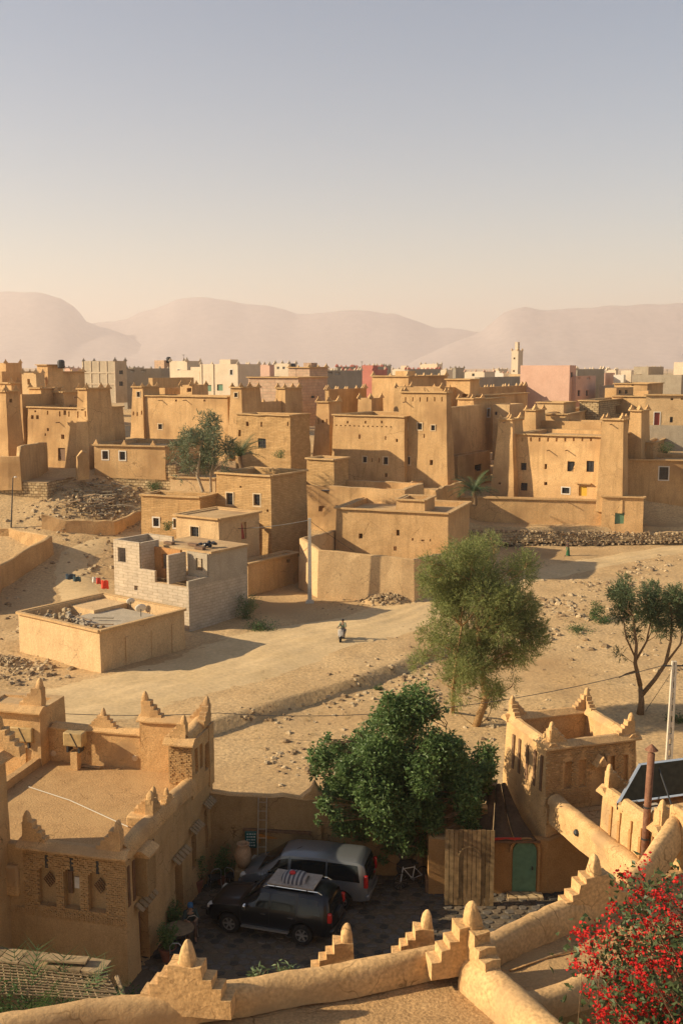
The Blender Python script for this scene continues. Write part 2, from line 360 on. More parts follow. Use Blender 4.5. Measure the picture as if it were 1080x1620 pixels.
# ------------------------------------------------------------------ earth buildings
def face_grid(m, P, W_, Hh, holes, inward, cell, amp, freq, mi=0, mback=0):
    """a wall face P(u, v) over [0, W] x [0, H] in metres, cut into cells, with recessed openings (u0, u1, v0, v1, depth)"""
    def cuts(L, extra):
        n = max(1, int(round(L/cell))); c = [L*k/n for k in range(n + 1)]
        c = [k for k in c if k in (0, L) or all(abs(k - e) > cell*.2 for e in extra)]
        return sorted(set(c + list(extra)))
    hs = [h for h in holes if 0.02 < h[0] < h[1] < W_ - .02 and 0.02 < h[2] < h[3] < Hh - .02]
    us = cuts(W_, [k for h in hs for k in h[:2]]); vs = cuts(Hh, [k for h in hs for k in h[2:4]])
    idx = {}; V = []; Fs = []
    def pt(i, j):
        if (i, j) not in idx:
            p = P(us[i], vs[j]); idx[i, j] = len(V); V.append(p + nz(p, amp, freq))
        return idx[i, j]
    for i in range(len(us)-1):
        for j in range(len(vs)-1):
            uc, vc = (us[i] + us[i+1])/2, (vs[j] + vs[j+1])/2
            if any(h[0] < uc < h[1] and h[2] < vc < h[3] for h in hs): continue
            Fs.append((pt(i, j), pt(i+1, j), pt(i+1, j+1), pt(i, j+1)))
    m.add(V, Fs, mi)
    for h in hs:
        c = [P(h[0], h[2]), P(h[1], h[2]), P(h[1], h[3]), P(h[0], h[3])]; c = [p + nz(p, amp, freq) for p in c]
        b = [p + inward*h[4] for p in c]
        m.add(c + b, [(0, 1, 5, 4), (1, 2, 6, 5), (2, 3, 7, 6), (3, 0, 4, 7), (4, 5, 6, 7)], mback)
class Frame:
    """a box on the ground: O front-left foot, ex along the front, ey into the depth, W, D, z0, z1"""
    def __init__(s, O, a, W_, D, z0, z1):
        s.O = Vector(O); s.a = a; s.W = W_; s.D = D; s.z0 = z0; s.z1 = z1
        s.ex = Vector((math.cos(a), -math.sin(a), 0)); s.ey = Vector((math.sin(a), math.cos(a), 0))
    def p(s, x, y, z): return Vector((s.O.x, s.O.y, 0)) + s.ex*x + s.ey*y + Vector((0, 0, z))
    def M(s, x, y, z): return Matrix.Translation(s.p(x, y, z)) @ Matrix.Rotation(-s.a, 4, 'Z')
    def front_uv(s, px, py):
        q = atplane(px, py, s.p(0, 0, 0), -s.ey); return (q - s.p(0, 0, 0)).dot(s.ex), q.z
    def right_uv(s, px, py):
        q = atplane(px, py, s.p(s.W, 0, 0), s.ex); return (q - s.p(s.W, 0, 0)).dot(s.ey), q.z
def frame_px(xL, xM, xR, ytop, ybase, Y, a=30.0, depth=None, width=None, sink=1.5):
    a = R(a); B = aty(xM, ybase, Y); T = aty(xM, ytop, Y); zc = (B.z + T.z)/2 - CAM_Z
    def k(px): return (px - 540)/F_PX
    ca, sa = math.cos(a), math.sin(a)
    Wd = width or (B.x - k(xL)*(B.y*cp - zc*sp))/(ca + k(xL)*sa*cp)
    if depth is None:
        D = (k(xR)*(B.y*cp - zc*sp) - B.x)/(sa - k(xR)*ca*cp)
    else: D = depth
    O = Vector((B.x - Wd*ca, B.y + Wd*sa, 0))
    f = Frame(O, a, Wd, max(1.0, min(D, 60)), B.z - sink, T.z); f.ground = B.z; return f
def horn_mesh(mat, name='horn', h=.62, wd=.66, th=.38):
    m = MB(); m.box((0, 0, h*.16), (wd, th, h*.32), taper=.92); m.box((0, 0, h*.45), (wd*.66, th*.9, h*.28), taper=.9); m.box((0, 0, h*.8), (wd*.36, th*.8, h*.45), taper=.45)
    return m.mesh(name, mat)
HORN = {}
def horn_for(mat):
    if mat.name not in HORN: HORN[mat.name] = horn_mesh(mat)
    return HORN[mat.name]
def block(th, name, f, mat, batter=.045, fh=(), rh=(), cell=1.2, amp=.05, roof=.45, rim=.38, roofmat=None, horns=None, cornice=None, hs=1.0, freq=.5, thick_rim=True):
    """one walled block of a building: battered walls, a sunken flat roof inside a parapet, horns at the corners"""
    m = MB(); hh = f.z1 - f.z0; W_, D = f.W, f.D
    def ins(z): return batter*(z - f.z0)
    cs = [(0, 0), (W_, 0), (W_, D), (0, D)]
    def P(side):
        def q(u, v):
            z = f.z0 + v; i = ins(z)
            if side == 0: return f.p(i + u/W_*(W_ - 2*i), i, z)
            if side == 1: return f.p(W_ - i, i + u/D*(D - 2*i), z)
            if side == 2: return f.p(W_ - i - u/W_*(W_ - 2*i), D - i, z)
            return f.p(i, D - i - u/D*(D - 2*i), z)
        return q
    fz = [(h[0], h[1], h[2] - f.z0, h[3] - f.z0, h[4]) for h in fh]; rz = [(h[0], h[1], h[2] - f.z0, h[3] - f.z0, h[4]) for h in rh]
    face_grid(m, P(0), W_, hh, fz, f.ey, cell, amp, freq)
    face_grid(m, P(1), D, hh, rz, -f.ex, cell, amp, freq)
    face_grid(m, P(2), W_, hh, [], -f.ey, cell*1.5, amp, freq); face_grid(m, P(3), D, hh, [], f.ex, cell*1.5, amp, freq)
    i1 = ins(f.z1); rim = min(rim, W_*.2, D*.2)
    def ringp(z, i): return [(i, i, z), (W_ - i, i, z), (W_ - i, D - i, z), (i, D - i, z)]
    o = ringp(f.z1, i1); i_ = ringp(f.z1, i1 + rim); r_ = ringp(f.z1 - roof, i1 + rim)
    def line(a, b, n): return [Vector(a).lerp(Vector(b), k/n) for k in range(n + 1)]
    for k in range(4):
        n = max(1, int(round((W_ if k % 2 == 0 else D)/cell)))
        A = [f.p(*p) for p in line(o[k], o[(k+1) % 4], n)]; B = [f.p(*p) for p in line(i_[k], i_[(k+1) % 4], n)]; C = [f.p(*p) for p in line(r_[k], r_[(k+1) % 4], n)]
        A = [p + nz(p, amp, freq) for p in A]; B = [p + nz(p, amp, freq) for p in B]
        for q in range(n): m.quad(A[q], A[q+1], B[q+1], B[q], 1); m.quad(B[q], B[q+1], C[q+1], C[q], 0)
    m.quad(*[f.p(*p) for p in r_], 1)
    o_ = m.build(name, [mat, roofmat or mudroof], th)
    if cornice:
        c = MB(); j = i1 - cornice; hgt = .16
        for k in range(4):
            a = ringp(f.z1 - .02, j)[k]; b = ringp(f.z1 - .02, j)[(k+1) % 4]; n = max(1, int((Vector(b) - Vector(a)).length/1.5))
            pl = line(a, b, n)
            for q in range(n):
                A, B = f.p(*pl[q]), f.p(*pl[q+1]); A += nz(A, amp*.8, freq); B += nz(B, amp*.8, freq); c.bar(A, B, .3, hgt)
        c.build('cornice', mudcap, th)
    if horns:
        me = horn_for(horns); t = .15
        for k in range(4):
            a = Vector(ringp(f.z1, i1 + t)[k]); b = Vector(ringp(f.z1, i1 + t)[(k+1) % 4])
            L = (b - a).length; n = max(1, int(L/2.6))
            for q in range(n):
                p = a.lerp(b, q/n); s_ = hs*(1.15 if q == 0 else .8)*random.uniform(.85, 1.1)
                if q and random.random() < .35: continue
                inst('merlon', me, f.M(p.x, p.y, f.z1 - .06) @ Matrix.Rotation(R(45 if q == 0 else (0 if k % 2 == 0 else 90)), 4, 'Z') @ Matrix.Diagonal((s_, s_, s_, 1)), th)
    return o_
def window(th, f, u0, u1, z0, z1, kind, side=0, depth=.22, batter=.045):
    """pane in the recess with a frame and grille, an optional pale surround proud of the wall"""
    zm = (z0 + z1)/2; off = batter*(zm - f.z0)
    if side == 0:
        def P(u, z, d): return f.p(u, off + d, z)
    else:
        def P(u, z, d): return f.p(f.W - off - d, u, z)
    mt = {'w': glass, 'd': glass, 'g': glass, 'red': reddoor, 'green': greendoor, 'yellow': yellowdoor, 'wood': brownwood, 'white': glass, 'blank': white, 'redw': reddoor}[kind]
    m = MB(); e = .01
    m.quad(P(u0 + e, z0 + e, depth - .03), P(u1 - e, z0 + e, depth - .03), P(u1 - e, z1 - e, depth - .03), P(u0 + e, z1 - e, depth - .03))
    door = kind in ('red', 'green', 'yellow', 'wood', 'redw')
    pn = m.build('door' if door else 'window', mt, th)
    fm = MB(); W_, Hh = u1 - u0, z1 - z0
    def strip_(ua, ub, za, zb, d0, d1):
        c = [P(ua, za, d0), P(ub, za, d0), P(ub, zb, d0), P(ua, zb, d0), P(ua, za, d1), P(ub, za, d1), P(ub, zb, d1), P(ua, zb, d1)]
        fm.add(c, [(0, 1, 2, 3), (0, 4, 5, 1), (1, 5, 6, 2), (2, 6, 7, 3), (3, 7, 4, 0)])
    if kind in ('w', 'white', 'redw'):
        b = min(.12, W_*.2)
        for a in ((u0 - b, u1 + b, z1, z1 + b), (u0 - b, u1 + b, z0 - b, z0), (u0 - b, u0, z0, z1), (u1, u1 + b, z0, z1)): strip_(*a, -.05, .06)
        fm.build('window_frame' if not door else 'door_frame', white if kind in ('white', 'redw') else pale, pn)
        fm = MB()
    if not door and W_ > .35:
        n = 2 if W_ < .9 else 3
        for k in range(1, n): strip_(u0 + W_*k/n - .02, u0 + W_*k/n + .02, z0, z1, depth - .09, depth - .04)
        for k in range(1, 3): strip_(u0, u1, z0 + Hh*k/3 - .02, z0 + Hh*k/3 + .02, depth - .085, depth - .045)
        fm.build('grille', iron, pn)
    return pn
def openings(th, f, specs, side=0, batter=.045):
    """specs: (px, py, w px, h px, kind) read off the photograph -> holes; kinds s slit, h dark hole, others glazed or doors"""
    hs = []; todo = []
    for px, py, wpx, hpx, kind in specs:
        uv = f.front_uv if side == 0 else f.right_uv
        u0, za = uv(px - wpx/2, py + hpx/2); u1, _ = uv(px + wpx/2, py); u, z = uv(px, py); _, zb = uv(px, py - hpx/2)
        if u0 > u1: u0, u1 = u1, u0
        # the leaning wall pulls the face in, so measure along it
        hh = f.z1 - f.z0; L = f.W if side == 0 else f.D
        def un(u_, z_):
            i = batter*(z_ - f.z0); return (u_ - i)/max(.1, L - 2*i)*L
        a, b = un(u0, z), un(u1, z)
        if not (0.05 < a < b < L - .05 and f.z0 < za < zb < f.z1 - .05): continue
        if kind in ('s', 'h'): hs.append((a, b, za, zb, .18 if kind == 's' else 1.1))
        else:
            hs.append((a, b, za, zb, .22)); todo.append((u0, u1, za, zb, kind))
    def finish():
        for t in todo: window(th, f, *t, side=side, batter=batter)
    return hs, finish
def house(name, label, cat, xL, xM, xR, ytop, ybase, Y, a=30, mat=None, win=(), rwin=(), depth=None, th=None, part='wall', group=None, batter=.03, **kw):
    f = frame_px(xL, xM, xR, ytop, ybase, Y, a, depth)
    if th is None: th = thing(name, label, cat, (f.p(0, 0, 0).x, f.p(0, 0, 0).y, f.ground), -f.a, group)
    h0, d0 = openings(th, f, win, 0, batter); h1, d1 = openings(th, f, rwin, 1, batter)
    block(th, part, f, mat or mud, batter=batter, fh=h0, rh=h1, **kw)
    d0(); d1()
    return th, f
def spout(th, f, px, py, L=.7):
    u, z = f.front_uv(px, py); p = f.p(u, .05*(z - f.z0), z); m = MB(); m.tube([p + f.ey*.1, p - f.ey*L - Vector((0, 0, .05))], .055, 6); return m.build('rain_spout', brownwood, th)
def wall_run(name, label, pts, zt, zb, thick, mat, cell=.9, amp=.06, cat='wall', th=None, capm=None, group=None):
    """a free-standing mud wall along a line of plan points; zt/zb tops and feet at each point"""
    m = MB(); P = []
    for i in range(len(pts)-1):
        a, b = Vector(pts[i][:2]), Vector(pts[i+1][:2]); n = max(1, int((b - a).length/cell))
        for k in range(n): t = k/n; P.append((a.lerp(b, t), lerp(zt[i], zt[i+1], t), lerp(zb[i], zb[i+1], t)))
    P.append((Vector(pts[-1][:2]), zt[-1], zb[-1]))
    rows = []
    for i, (p, t, b) in enumerate(P):
        d = P[min(i+1, len(P)-1)][0] - P[max(i-1, 0)][0]; d.normalize(); sd = Vector((d.y, -d.x))*thick/2
        jag = .10*noise.noise(Vector((p.x*1.3, p.y*1.3, 0)))
        t += jag; row = []
        prof = [(1.25, b), (1.12, lerp(b, t, .4)), (1.0, lerp(b, t, .8)), (.92, t - .06), (.5, t), (-.5, t), (-.92, t - .06), (-1.0, lerp(b, t, .8)), (-1.12, lerp(b, t, .4)), (-1.25, b)]
        for s_, z in prof:
            q = Vector((p.x + sd.x*s_, p.y + sd.y*s_, z)); row.append(q + nz(q, amp))
        rows.append(row)
    n = len(rows[0]); V = [q for r_ in rows for q in r_]; Fs = []; Ms = []
    for i in range(len(rows)-1):
        for k in range(n-1): Fs.append((i*n+k, (i+1)*n+k, (i+1)*n+k+1, i*n+k+1)); Ms.append(1 if k in (3, 4, 5) else 0)
    m.add(V, Fs); m.m = Ms; m.add(rows[0], [tuple(range(n))]); m.add(rows[-1], [tuple(range(n-1, -1, -1))])
    o = m.build(name, [mat, capm or mudcap], th)
    if th is None: tag(o, label, cat, group)
    return o
# ------------------------------------------------------------------ the earth castles of the middle distance
KW = dict(horns=mud, cornice=.10)
# left castle
th, f = house('kasbah', 'old earth kasbah on the left with two square towers over a door', 'kasbah', 40, 139, 202, 646, 738, 122, mat=mud, batter=.04,
    win=[(97, 719, 11, 20, 'wood'), (98, 691, 5, 7, 'h'), (49, 660, 4, 6, 'h'), (57, 660, 4, 6, 'h'), (53, 645+6, 3, 3, 's'), (74, 680, 3, 5, 'h'), (73, 653, 2, 6, 's'), (92, 655, 2, 8, 's'), (100, 653, 4, 7, 'h'), (107, 655, 2, 8, 's'), (70, 688, 2, 4, 's')], cornice=.08)
def tower(th, xL, xM, xR, ytop, ybase, Y, win=(), depth=None, batter=.05, a=30, mat=mud, rwin=(), **kw):
    k = dict(KW); k.update(kw)
    return house('', '', '', xL, xM, xR, ytop, ybase, Y, a=a, mat=mat, th=th, part='tower', win=win, rwin=rwin, depth=depth, batter=batter, **k)[1]
tower(th, 38, 70, 82, 614, 738, 121.4 + 8.2, win=[(53, 645, 3, 3, 'h'), (49, 660, 4, 6, 'h'), (57, 660, 4, 6, 'h'), (44, 672, 2, 8, 's'), (70, 690, 2, 5, 's')], depth=4.5)
t2 = tower(th, 115, 142, 159, 615, 740, 121.5, win=[(127, 647, 4, 5, 'h'), (120, 656, 2, 10, 's'), (132, 655, 2, 9, 's')], depth=5)
spout(th, f, 92, 668); spout(th, t2, 118, 628, .6)
house('', '', '', 84, 103, 112, 620, 680, 131, mat=mud, th=th, part='tower', depth=4, **KW)
# castle cut by the left edge
th, f = house('kasbah', 'earth kasbah tower cut off by the left edge of the view', 'kasbah', -30, 14, 40, 619, 722, 119, mat=mud, batter=.05, win=[(5, 634, 3, 5, 'h'), (7, 640, 2, 6, 's')], rwin=[(22, 634, 4, 6, 'h')], horns=mud, cornice=.1)
tower(th, -30, 22, 42, 606, 700, 136)
house('', '', '', 30, 39, 46, 624, 720, 127, th=th, part='wall', mat=mud, depth=5)
# second castle
th, f = house('kasbah', 'wide earth kasbah behind the eucalyptus with a framed window in each tower', 'kasbah', 226, 362, 396, 628, 712, 138, mat=mud, batter=.03, win=[(253, 675, 6, 8, 'w'), (277, 634, 3, 3, 's'), (322, 634, 3, 3, 's')], cornice=.1)
spout(th, f, 254, 633, .9); spout(th, f, 293, 633, .9)
tower(th, 203, 229, 238, 612, 712, 144.5, win=[(216, 624, 5, 8, 'w'), (209, 654, 2, 6, 's'), (215, 655, 2, 6, 's'), (222, 653, 2, 6, 's')], depth=4.5)
tower(th, 359, 384, 395, 613, 690, 134.5, win=[(371, 625, 5, 7, 'w')], depth=5)
house('', '', '', 384, 398, 440, 637, 690, 140, th=th, part='wall', mat=mud, horns=mud, depth=13)
tower(th, 431, 453, 464, 614, 690, 146, depth=5)
house('', '', '', 250, 262, 276, 614, 650, 150, th=th, part='wall', mat=mud, win=[(259, 622, 6, 9, 'red')], depth=4)
house('', '', '', 283, 305, 314, 609, 660, 148, th=th, part='tower', mat=mud, horns=mud, win=[(298, 617, 7, 6, 'h')], depth=4)
# rough stone and mud house
th, f = house('farmhouse', 'rough stone and mud house with a flat roof behind the palm', 'house', 372, 460, 492, 657, 752, 124, mat=mudbrick, batter=.02, cell=1.0, amp=.12,
    win=[(413, 701, 12, 15, 'd'), (390, 671, 4, 7, 'h'), (413, 671, 3, 8, 's'), (454, 671, 2, 8, 's'), (378, 685, 4, 10, 'h')], cornice=.05)
# central castle
th, f = house('kasbah', 'large earth kasbah in the middle with rows of framed windows', 'kasbah', 522, 640, 700, 659, 775, 127.5, mat=mud, batter=.03,
    win=[(576, 727, 6, 9, 'w'), (609, 729, 7, 11, 'w'), (567, 691, 3, 7, 's'), (608, 693, 2, 6, 's'), (626, 697, 3, 5, 'h'), (610, 752, 4, 6, 'h')] +
        [(530 + k*7.2, 673 + .2*k, 2.4, 2, 's') for k in range(13)] + [(548, 668, 3, 4, 's'), (576, 668, 3, 4, 's'), (602, 668, 3, 4, 's'), (588, 728, 2, 6, 's'), (599, 728, 2, 7, 's')], cornice=.1)
tower(th, 490, 523, 531, 636, 760, 136.5, win=[(507, 667, 3, 5, 'h'), (500, 667, 2, 8, 's'), (513, 667, 2, 8, 's')], depth=4.5, batter=.06)
tc = tower(th, 621, 708, 720, 621, 782, 125.5, batter=.05, depth=2.6, hs=.9, win=[(638, 675, 7, 10, 'w'), (661, 675, 7, 10, 'w'), (682, 677, 6, 8, 'w'), (643, 729, 8, 12, 'w'), (680, 732, 5, 8, 'h'), (642, 758, 5, 5, 'h')] +
    [(626 + k*11.5, 632, 2, 7, 's') for k in range(7)] + [(668, 690, 2, 6, 's')])
spout(th, tc, 638, 636, .8)
house('', '', '', 690, 706, 752, 645, 770, 131, th=th, part='wall', mat=mud, depth=12)
tower(th, 713, 750, 757, 631, 760, 141, depth=5)
house('', '', '', 563, 588, 600, 630, 700, 150, th=th, part='tower', mat=mud, horns=mud, depth=4)
house('', '', '', 620, 700, 712, 613, 690, 147, th=th, part='wall', mat=mud, horns=mud, depth=6)
# right castle
th, f = house('kasbah', 'earth kasbah on the right with a yellow door and twin leaning towers', 'kasbah', 810, 958, 1000, 691, 790, 122, mat=mud, batter=.02,
    win=[(827, 738, 9, 11, 'd'), (902, 738, 12, 16, 'd'), (932, 738, 12, 17, 'd'), (862, 738, 4, 8, 'h'), (862, 765, 5, 5, 'h'), (828, 770, 11, 12, 'd'), (894, 776, 12, 9, 'white'), (921, 777, 13, 15, 'yellow')] +
        [(825 + k*13.5, 695.5, 3, 6, 's') for k in range(9)], cornice=.16)
spout(th, f, 867, 712, 1.0); spout(th, f, 896, 712, 1.0)
ta = tower(th, 774, 813, 821, 664, 782, 126, batter=.075, depth=5, win=[(789, 765, 4, 3, 'h')])
tb = tower(th, 944, 984, 1002, 664, 792, 119.5, batter=.03, depth=2.6)
tower(th, 986, 1014, 1024, 650, 760, 129, depth=5); tower(th, 822, 848, 856, 649, 740, 136, depth=4.5)
spout(th, ta, 795, 668, .8); spout(th, tb, 965, 671, .8)
lm = MB(); q = f.front_uv(922, 768); c = f.p(q[0], 0, q[1] + .25); lm.bar(c - f.ex*.95 - f.ey*.1, c + f.ex*.95 - f.ey*.1, .5, .12, up=Vector((0, 0, 1))); lm.build('door_hood', mudcap, th)
house('', '', '', 822, 950, 960, 668, 740, 134, th=th, part='wall', mat=mud, depth=5)
# its walled yard with the gate house on the right
th, f = house('yard_wall', 'long earth yard wall on a stone footing below the right kasbah', 'wall', 668, 951, 960, 792, 846, 121, a=12, mat=mud, batter=.02, depth=.7, cornice=.06, amp=.05, roof=.05, rim=.1)
spout(th, f, 899, 795, .7)
th, f = house('gate_house', 'flat roofed earth gate house with a small green shuttered window', 'house', 950, 1016, 1040, 787, 850, 119, a=14, mat=mud, batter=.01, win=[(979, 820, 15, 18, 'green')], rwin=[(1019, 816, 3, 14, 'wood'), (1029, 812, 4, 28, 'wood')], cornice=.12)
th, f = house('farmhouse', 'earth house with one white framed window at the right edge', 'house', 982, 1130, 1180, 729, 850, 124, a=10, mat=mud, batter=.01, win=[(1049, 749, 15, 20, 'white')], depth=9, cornice=.08)
# small block and walls between the castles
th, f = house('storehouse', 'small earth storehouse with a flat pale roof, between the castles', 'house', 484, 528, 552, 727, 790, 115, mat=mudbrick, batter=.01, cornice=.08, roof=.15)
th, f = house('storehouse', 'low shaded outbuilding with one window behind the palm on the right', 'house', 700, 724, 775, 722, 770, 130, mat=mud, rwin=[(757, 741, 12, 12, 'd')], depth=11)
th, f = house('ruined_house', 'crumbling low earth house with broken parapet left of the right palm', 'house', 620, 690, 735, 775, 815, 117, a=24, mat=mud, batter=.02, amp=.22, freq=.8, cell=.8, win=[(731 - 20, 790, 5, 6, 'h')], rwin=[(727, 783, 3, 6, 'h')], roof=.8)
# centre group on the lower slope
th, f = house('farmhouse', 'tall mud brick house with two pale windows behind the white pole', 'house', 341, 430, 487, 753, 862, 101, mat=mudbrick, batter=.012, win=[(363, 789, 10, 18, 'w'), (406, 791, 10, 18, 'w'), (423, 808, 3, 4, 'h'), (380, 770, 3, 3, 's')], cornice=.08, roof=.6)
th, f = house('yard_wall', 'rounded earth yard wall running right from the tall brick house', 'wall', 452, 640, 655, 775, 855, 108, a=22, mat=mud, batter=.02, amp=.13, depth=7, win=[(508, 805, 8, 9, 's'), (470, 835, 3, 4, 'h'), (590, 800, 5, 3, 's')], roof=1.6)
th, f = house('enclosed_house', 'long flat earth house with two small dark windows inside a walled yard', 'house', 530, 708, 728, 812, 884, 98, a=20, mat=mud, batter=.012, win=[(570, 848, 6, 8, 'h'), (629, 843, 5, 9, 'h'), (652, 853, 3, 4, 's'), (668, 855, 5, 3, 's'), (680, 855, 2, 4, 's'), (625, 868, 5, 7, 's')], cornice=.1, roof=.5, depth=9)
house('', '', '', 624, 672, 684, 792, 830, 101.5, a=20, th=th, part='wall', mat=mud, depth=4, cornice=.06)
def zat(px, py, Y): return aty(px, py, Y).z
A = aty(478, 935, 95.5); B = aty(506, 938, 91.5); C = aty(652, 945, 89.5); D_ = aty(722, 900, 98); E_ = aty(530, 850, 103)
wall_run('yard_wall', 'pale buttressed earth wall of the yard beside the road', [E_, A, B, C, D_], [zat(532, 838, 103), zat(478, 851, 95.5), zat(506, 869, 91.5), zat(652, 884, 89.5), zat(722, 870, 98)], [0]*5, .5, mud2)
# unfinished grey block house and its neighbours
th, f = house('block_house', 'unfinished grey block house with open rooms on its lower roof', 'house', 182, 300, 392, 930, 1000, 79.5, a=36, mat=concrete, batter=0, win=[(208, 958, 6, 6, 'h'), (216, 930, 6, 7, 's')], roof=.3, cell=2, amp=.02)
bh = th
def room(px0, px1, yt, yb, Y, dpt, mat, **kw):
    return house('', '', '', px0, px1, px1 + 5, yt, yb, Y, a=36, th=bh, part='wall', mat=mat, batter=0, depth=dpt, cell=2, amp=.02, **kw)
f1 = f
def lw(u0, v0, u1, v1, za, zb, mat, name='wall', th_=.22):
    m = MB(); m.bar(f1.p(u0, v0, (za + zb)/2), f1.p(u1, v1, (za + zb)/2), th_, zb - za); return m.build(name, mat, bh)
W1, D1, zr = f1.W, f1.D, f1.z1
hb = 3.0
lw(0, .12, W1*.56, .12, zr, zr + .9, concrete); lw(.12, 0, .12, D1*.55, zr, zr + hb, concrete)
# front upper wall with a window opening
def wall_hole(u0, u1, z0, z1, hu0, hu1, hz0, hz1, v, mat):
    m = MB()
    for a, b, c, d in ((u0, hu0, z0, z1), (hu1, u1, z0, z1), (hu0, hu1, z0, hz0), (hu0, hu1, hz1, z1)):
        m.bar(f1.p(a, v, (c + d)/2), f1.p(b, v, (c + d)/2), .22, d - c)
    return m.build('wall', mat, bh)
wall_hole(.24, W1*.36, zr + .9, zr + hb, W1*.06, W1*.17, zr + 1.2, zr + 2.4, .12, concrete)
lw(W1*.36, .12, W1*.36, D1*.30, zr, zr + hb, concrete)
wall_hole(W1*.36, W1*.72, zr, zr + 2.5, W1*.47, W1*.56, zr + .8, zr + 2.0, D1*.24, mud3)
lw(W1*.72, .12, W1*.72, D1*.3, zr, zr + 2.3, concrete); lw(W1*.72, D1*.3, W1 - .12, D1*.3, zr, zr + .4, concrete)
wall_hole(W1*.72 + .12, W1 - .12, zr, zr + 2.3, W1*.84, W1*.93, zr + .9, zr + 1.9, D1*.34, cement)
lw(W1 - .12, D1*.0, W1 - .12, D1*.34, zr, zr + .5, cement); lw(W1 - .12, D1*.34, W1 - .12, D1, zr, zr + 2.35, cement)
rf = MB(); rf.box(f1.p(W1*.62, D1*.68, zr + 2.42), (W1*.8, D1*.66, .18), Matrix.Rotation(-f1.a, 3, 'Z')); rf.build('roof_slab', mudroof, bh)
lw(W1*.2, D1*.99, W1 - .24, D1*.99, zr, zr + 2.3, concrete); lw(.24, D1*.55, W1*.36, D1*.55, zr, zr + hb, concrete)
for k, (u, v) in enumerate(((.36, .42), (.62, .5), (.8, .38))):
    lw(W1*u, D1*v, W1*u + .9, D1*v + .02, zr + 2.55, zr + 2.75, brownwood, 'roof_timber', .4)
th, f = house('boxy_house', 'boxy plastered earth house with cluttered open roof beside the road', 'house', 30, 160, 293, 998, 1066, 68.2, a=37, mat=mud2, batter=.008, cornice=.06, roof=1.1, rim=.25, cell=1.2, amp=.035)
box_f = f; box_th = th
sl = MB(); sl.box(f.p(f.W*.62, f.D*.55, f.z1 - .75), (f.W*.62, f.D*.62, .5), Matrix.Rotation(-f.a, 3, 'Z')); sl.build('roof_slab', cement, th)
sl = MB(); sl.box(f.p(f.W*.2, f.D*.75, f.z1 - .6), (f.W*.3, f.D*.4, .7), Matrix.Rotation(-f.a, 3, 'Z')); sl.build('roof_slab', mud2, th)
for u in (.3, .6, .85):
    m = MB(); p = f.p(f.W + .01, f.D*u, 0); m.bar((p.x, p.y, f.ground), (p.x, p.y, f.z1 - .9), .05, .28, up=f.ey); m.build('pilaster', mud2, th)
th, f = house('annex', 'low brown earth annex joined to the grey block house', 'house', 370, 393, 474, 893, 957, 92, a=36, mat=mud, batter=.02, rwin=[(458, 888, 6, 6, 'h')], amp=.1, roof=.12, cornice=.05, depth=None)
th, f = house('upper_house', 'small flat roofed house with red door above the grey block house', 'house', 278, 347, 411, 821, 880, 93, a=34, mat=mud2, batter=.01, win=[(308, 841, 13, 15, 'w')], rwin=[(386, 840, 8, 28, 'red')], cornice=.14, roof=.12)
th, f = house('brick_cottage', 'rough mud brick cottage with two white framed windows below the eucalyptus', 'house', 222, 318, 345, 787, 860, 101, a=20, mat=mudbrick, batter=.015, amp=.09, win=[(247, 826, 9, 13, 'white'), (278, 828, 7, 14, 'white')], cornice=.04)
th, f = house('cottage', 'pale earth cottage behind the eucalyptus trunk', 'house', 268, 342, 352, 757, 820, 112, a=20, mat=mud2, batter=.015, win=[(300, 784, 4, 7, 'h'), (311, 786, 7, 7, 'd')], depth=7, cornice=.06)
th, f = house('long_house', 'long low earth house on a stone base with two white framed windows', 'house', 149, 262, 292, 706, 738, 117, a=17, mat=mud, batter=.01, win=[(167, 720, 9, 13, 'white'), (194, 721, 9, 13, 'white')], cornice=.1, depth=10)
house('', '', '', 148, 280, 300, 735, 775, 116.6, a=17, th=th, part='stone_base', mat=stonew, batter=.04, amp=.14, cell=.8, depth=9)
u_, z_ = f.front_uv(151, 706)
for k in (.02, .42, .82): inst('merlon', horn_for(mud), f.M(f.W*k, .3, f.z1) @ Matrix.Scale(.9, 4), th)
# terraces and ruined walls on the left slope
th, f = house('stone_terrace', 'stone walled terrace at the head of the steps on the left', 'terrace', -20, 77, 116, 764, 806, 112, a=14, mat=stonew, batter=.05, amp=.12, cell=.8, roof=.02, depth=7)
m = MB()
for k in range(8):
    p = f.p(f.W + 1.0, f.D*.1 + k*.75, f.ground + .2*k); m = MB(); m.box(p, (2.0, .8, 1.0), Matrix.Rotation(-f.a, 3, 'Z')); m.build('step', stonew, th)
A, B, C = aty(-25, 745, 114), aty(31, 722, 114), aty(72, 712, 121)
wall_run('yard_wall', 'broken earth wall rising to the left kasbah', [A, aty(30, 735, 113), aty(31, 722, 114), C], [zat(0, 722, 114), zat(30, 722, 113), zat(32, 706, 114), zat(70, 699, 121)], [A.z - 2, A.z - 2, A.z - 2, A.z - 2], .6, mud, amp=.12)
A = aty(122, 745, 116); B = aty(139, 745, 116.5)
wall_run('ruined_wall', 'lone stump of a ruined earth wall beside the left kasbah', [A, A.lerp(B, .5), B], [zat(122, 722, 116), zat(128, 714, 116), zat(138, 716, 116)], [A.z - 1]*3, .8, mud, amp=.16, cell=.5)
G = [on_ground(68, 836), on_ground(105, 842), on_ground(138, 844), on_ground(180, 848), on_ground(222, 822)]
wall_run('ruined_wall', 'low crumbled earth wall around the heap of timber', G, [p.z + h for p, h in zip(G, (1.5, 1.3, 1.4, 1.6, 1.0))], [p.z - .6 for p in G], .45, mud, amp=.12, cell=.6)
G = [on_ground(-40, 975), on_ground(0, 930), on_ground(40, 905), on_ground(80, 880)]
zt = [zat(px, py, p.y) for (px, py), p in zip(((-40, 920), (0, 893), (40, 870), (80, 848)), G)]
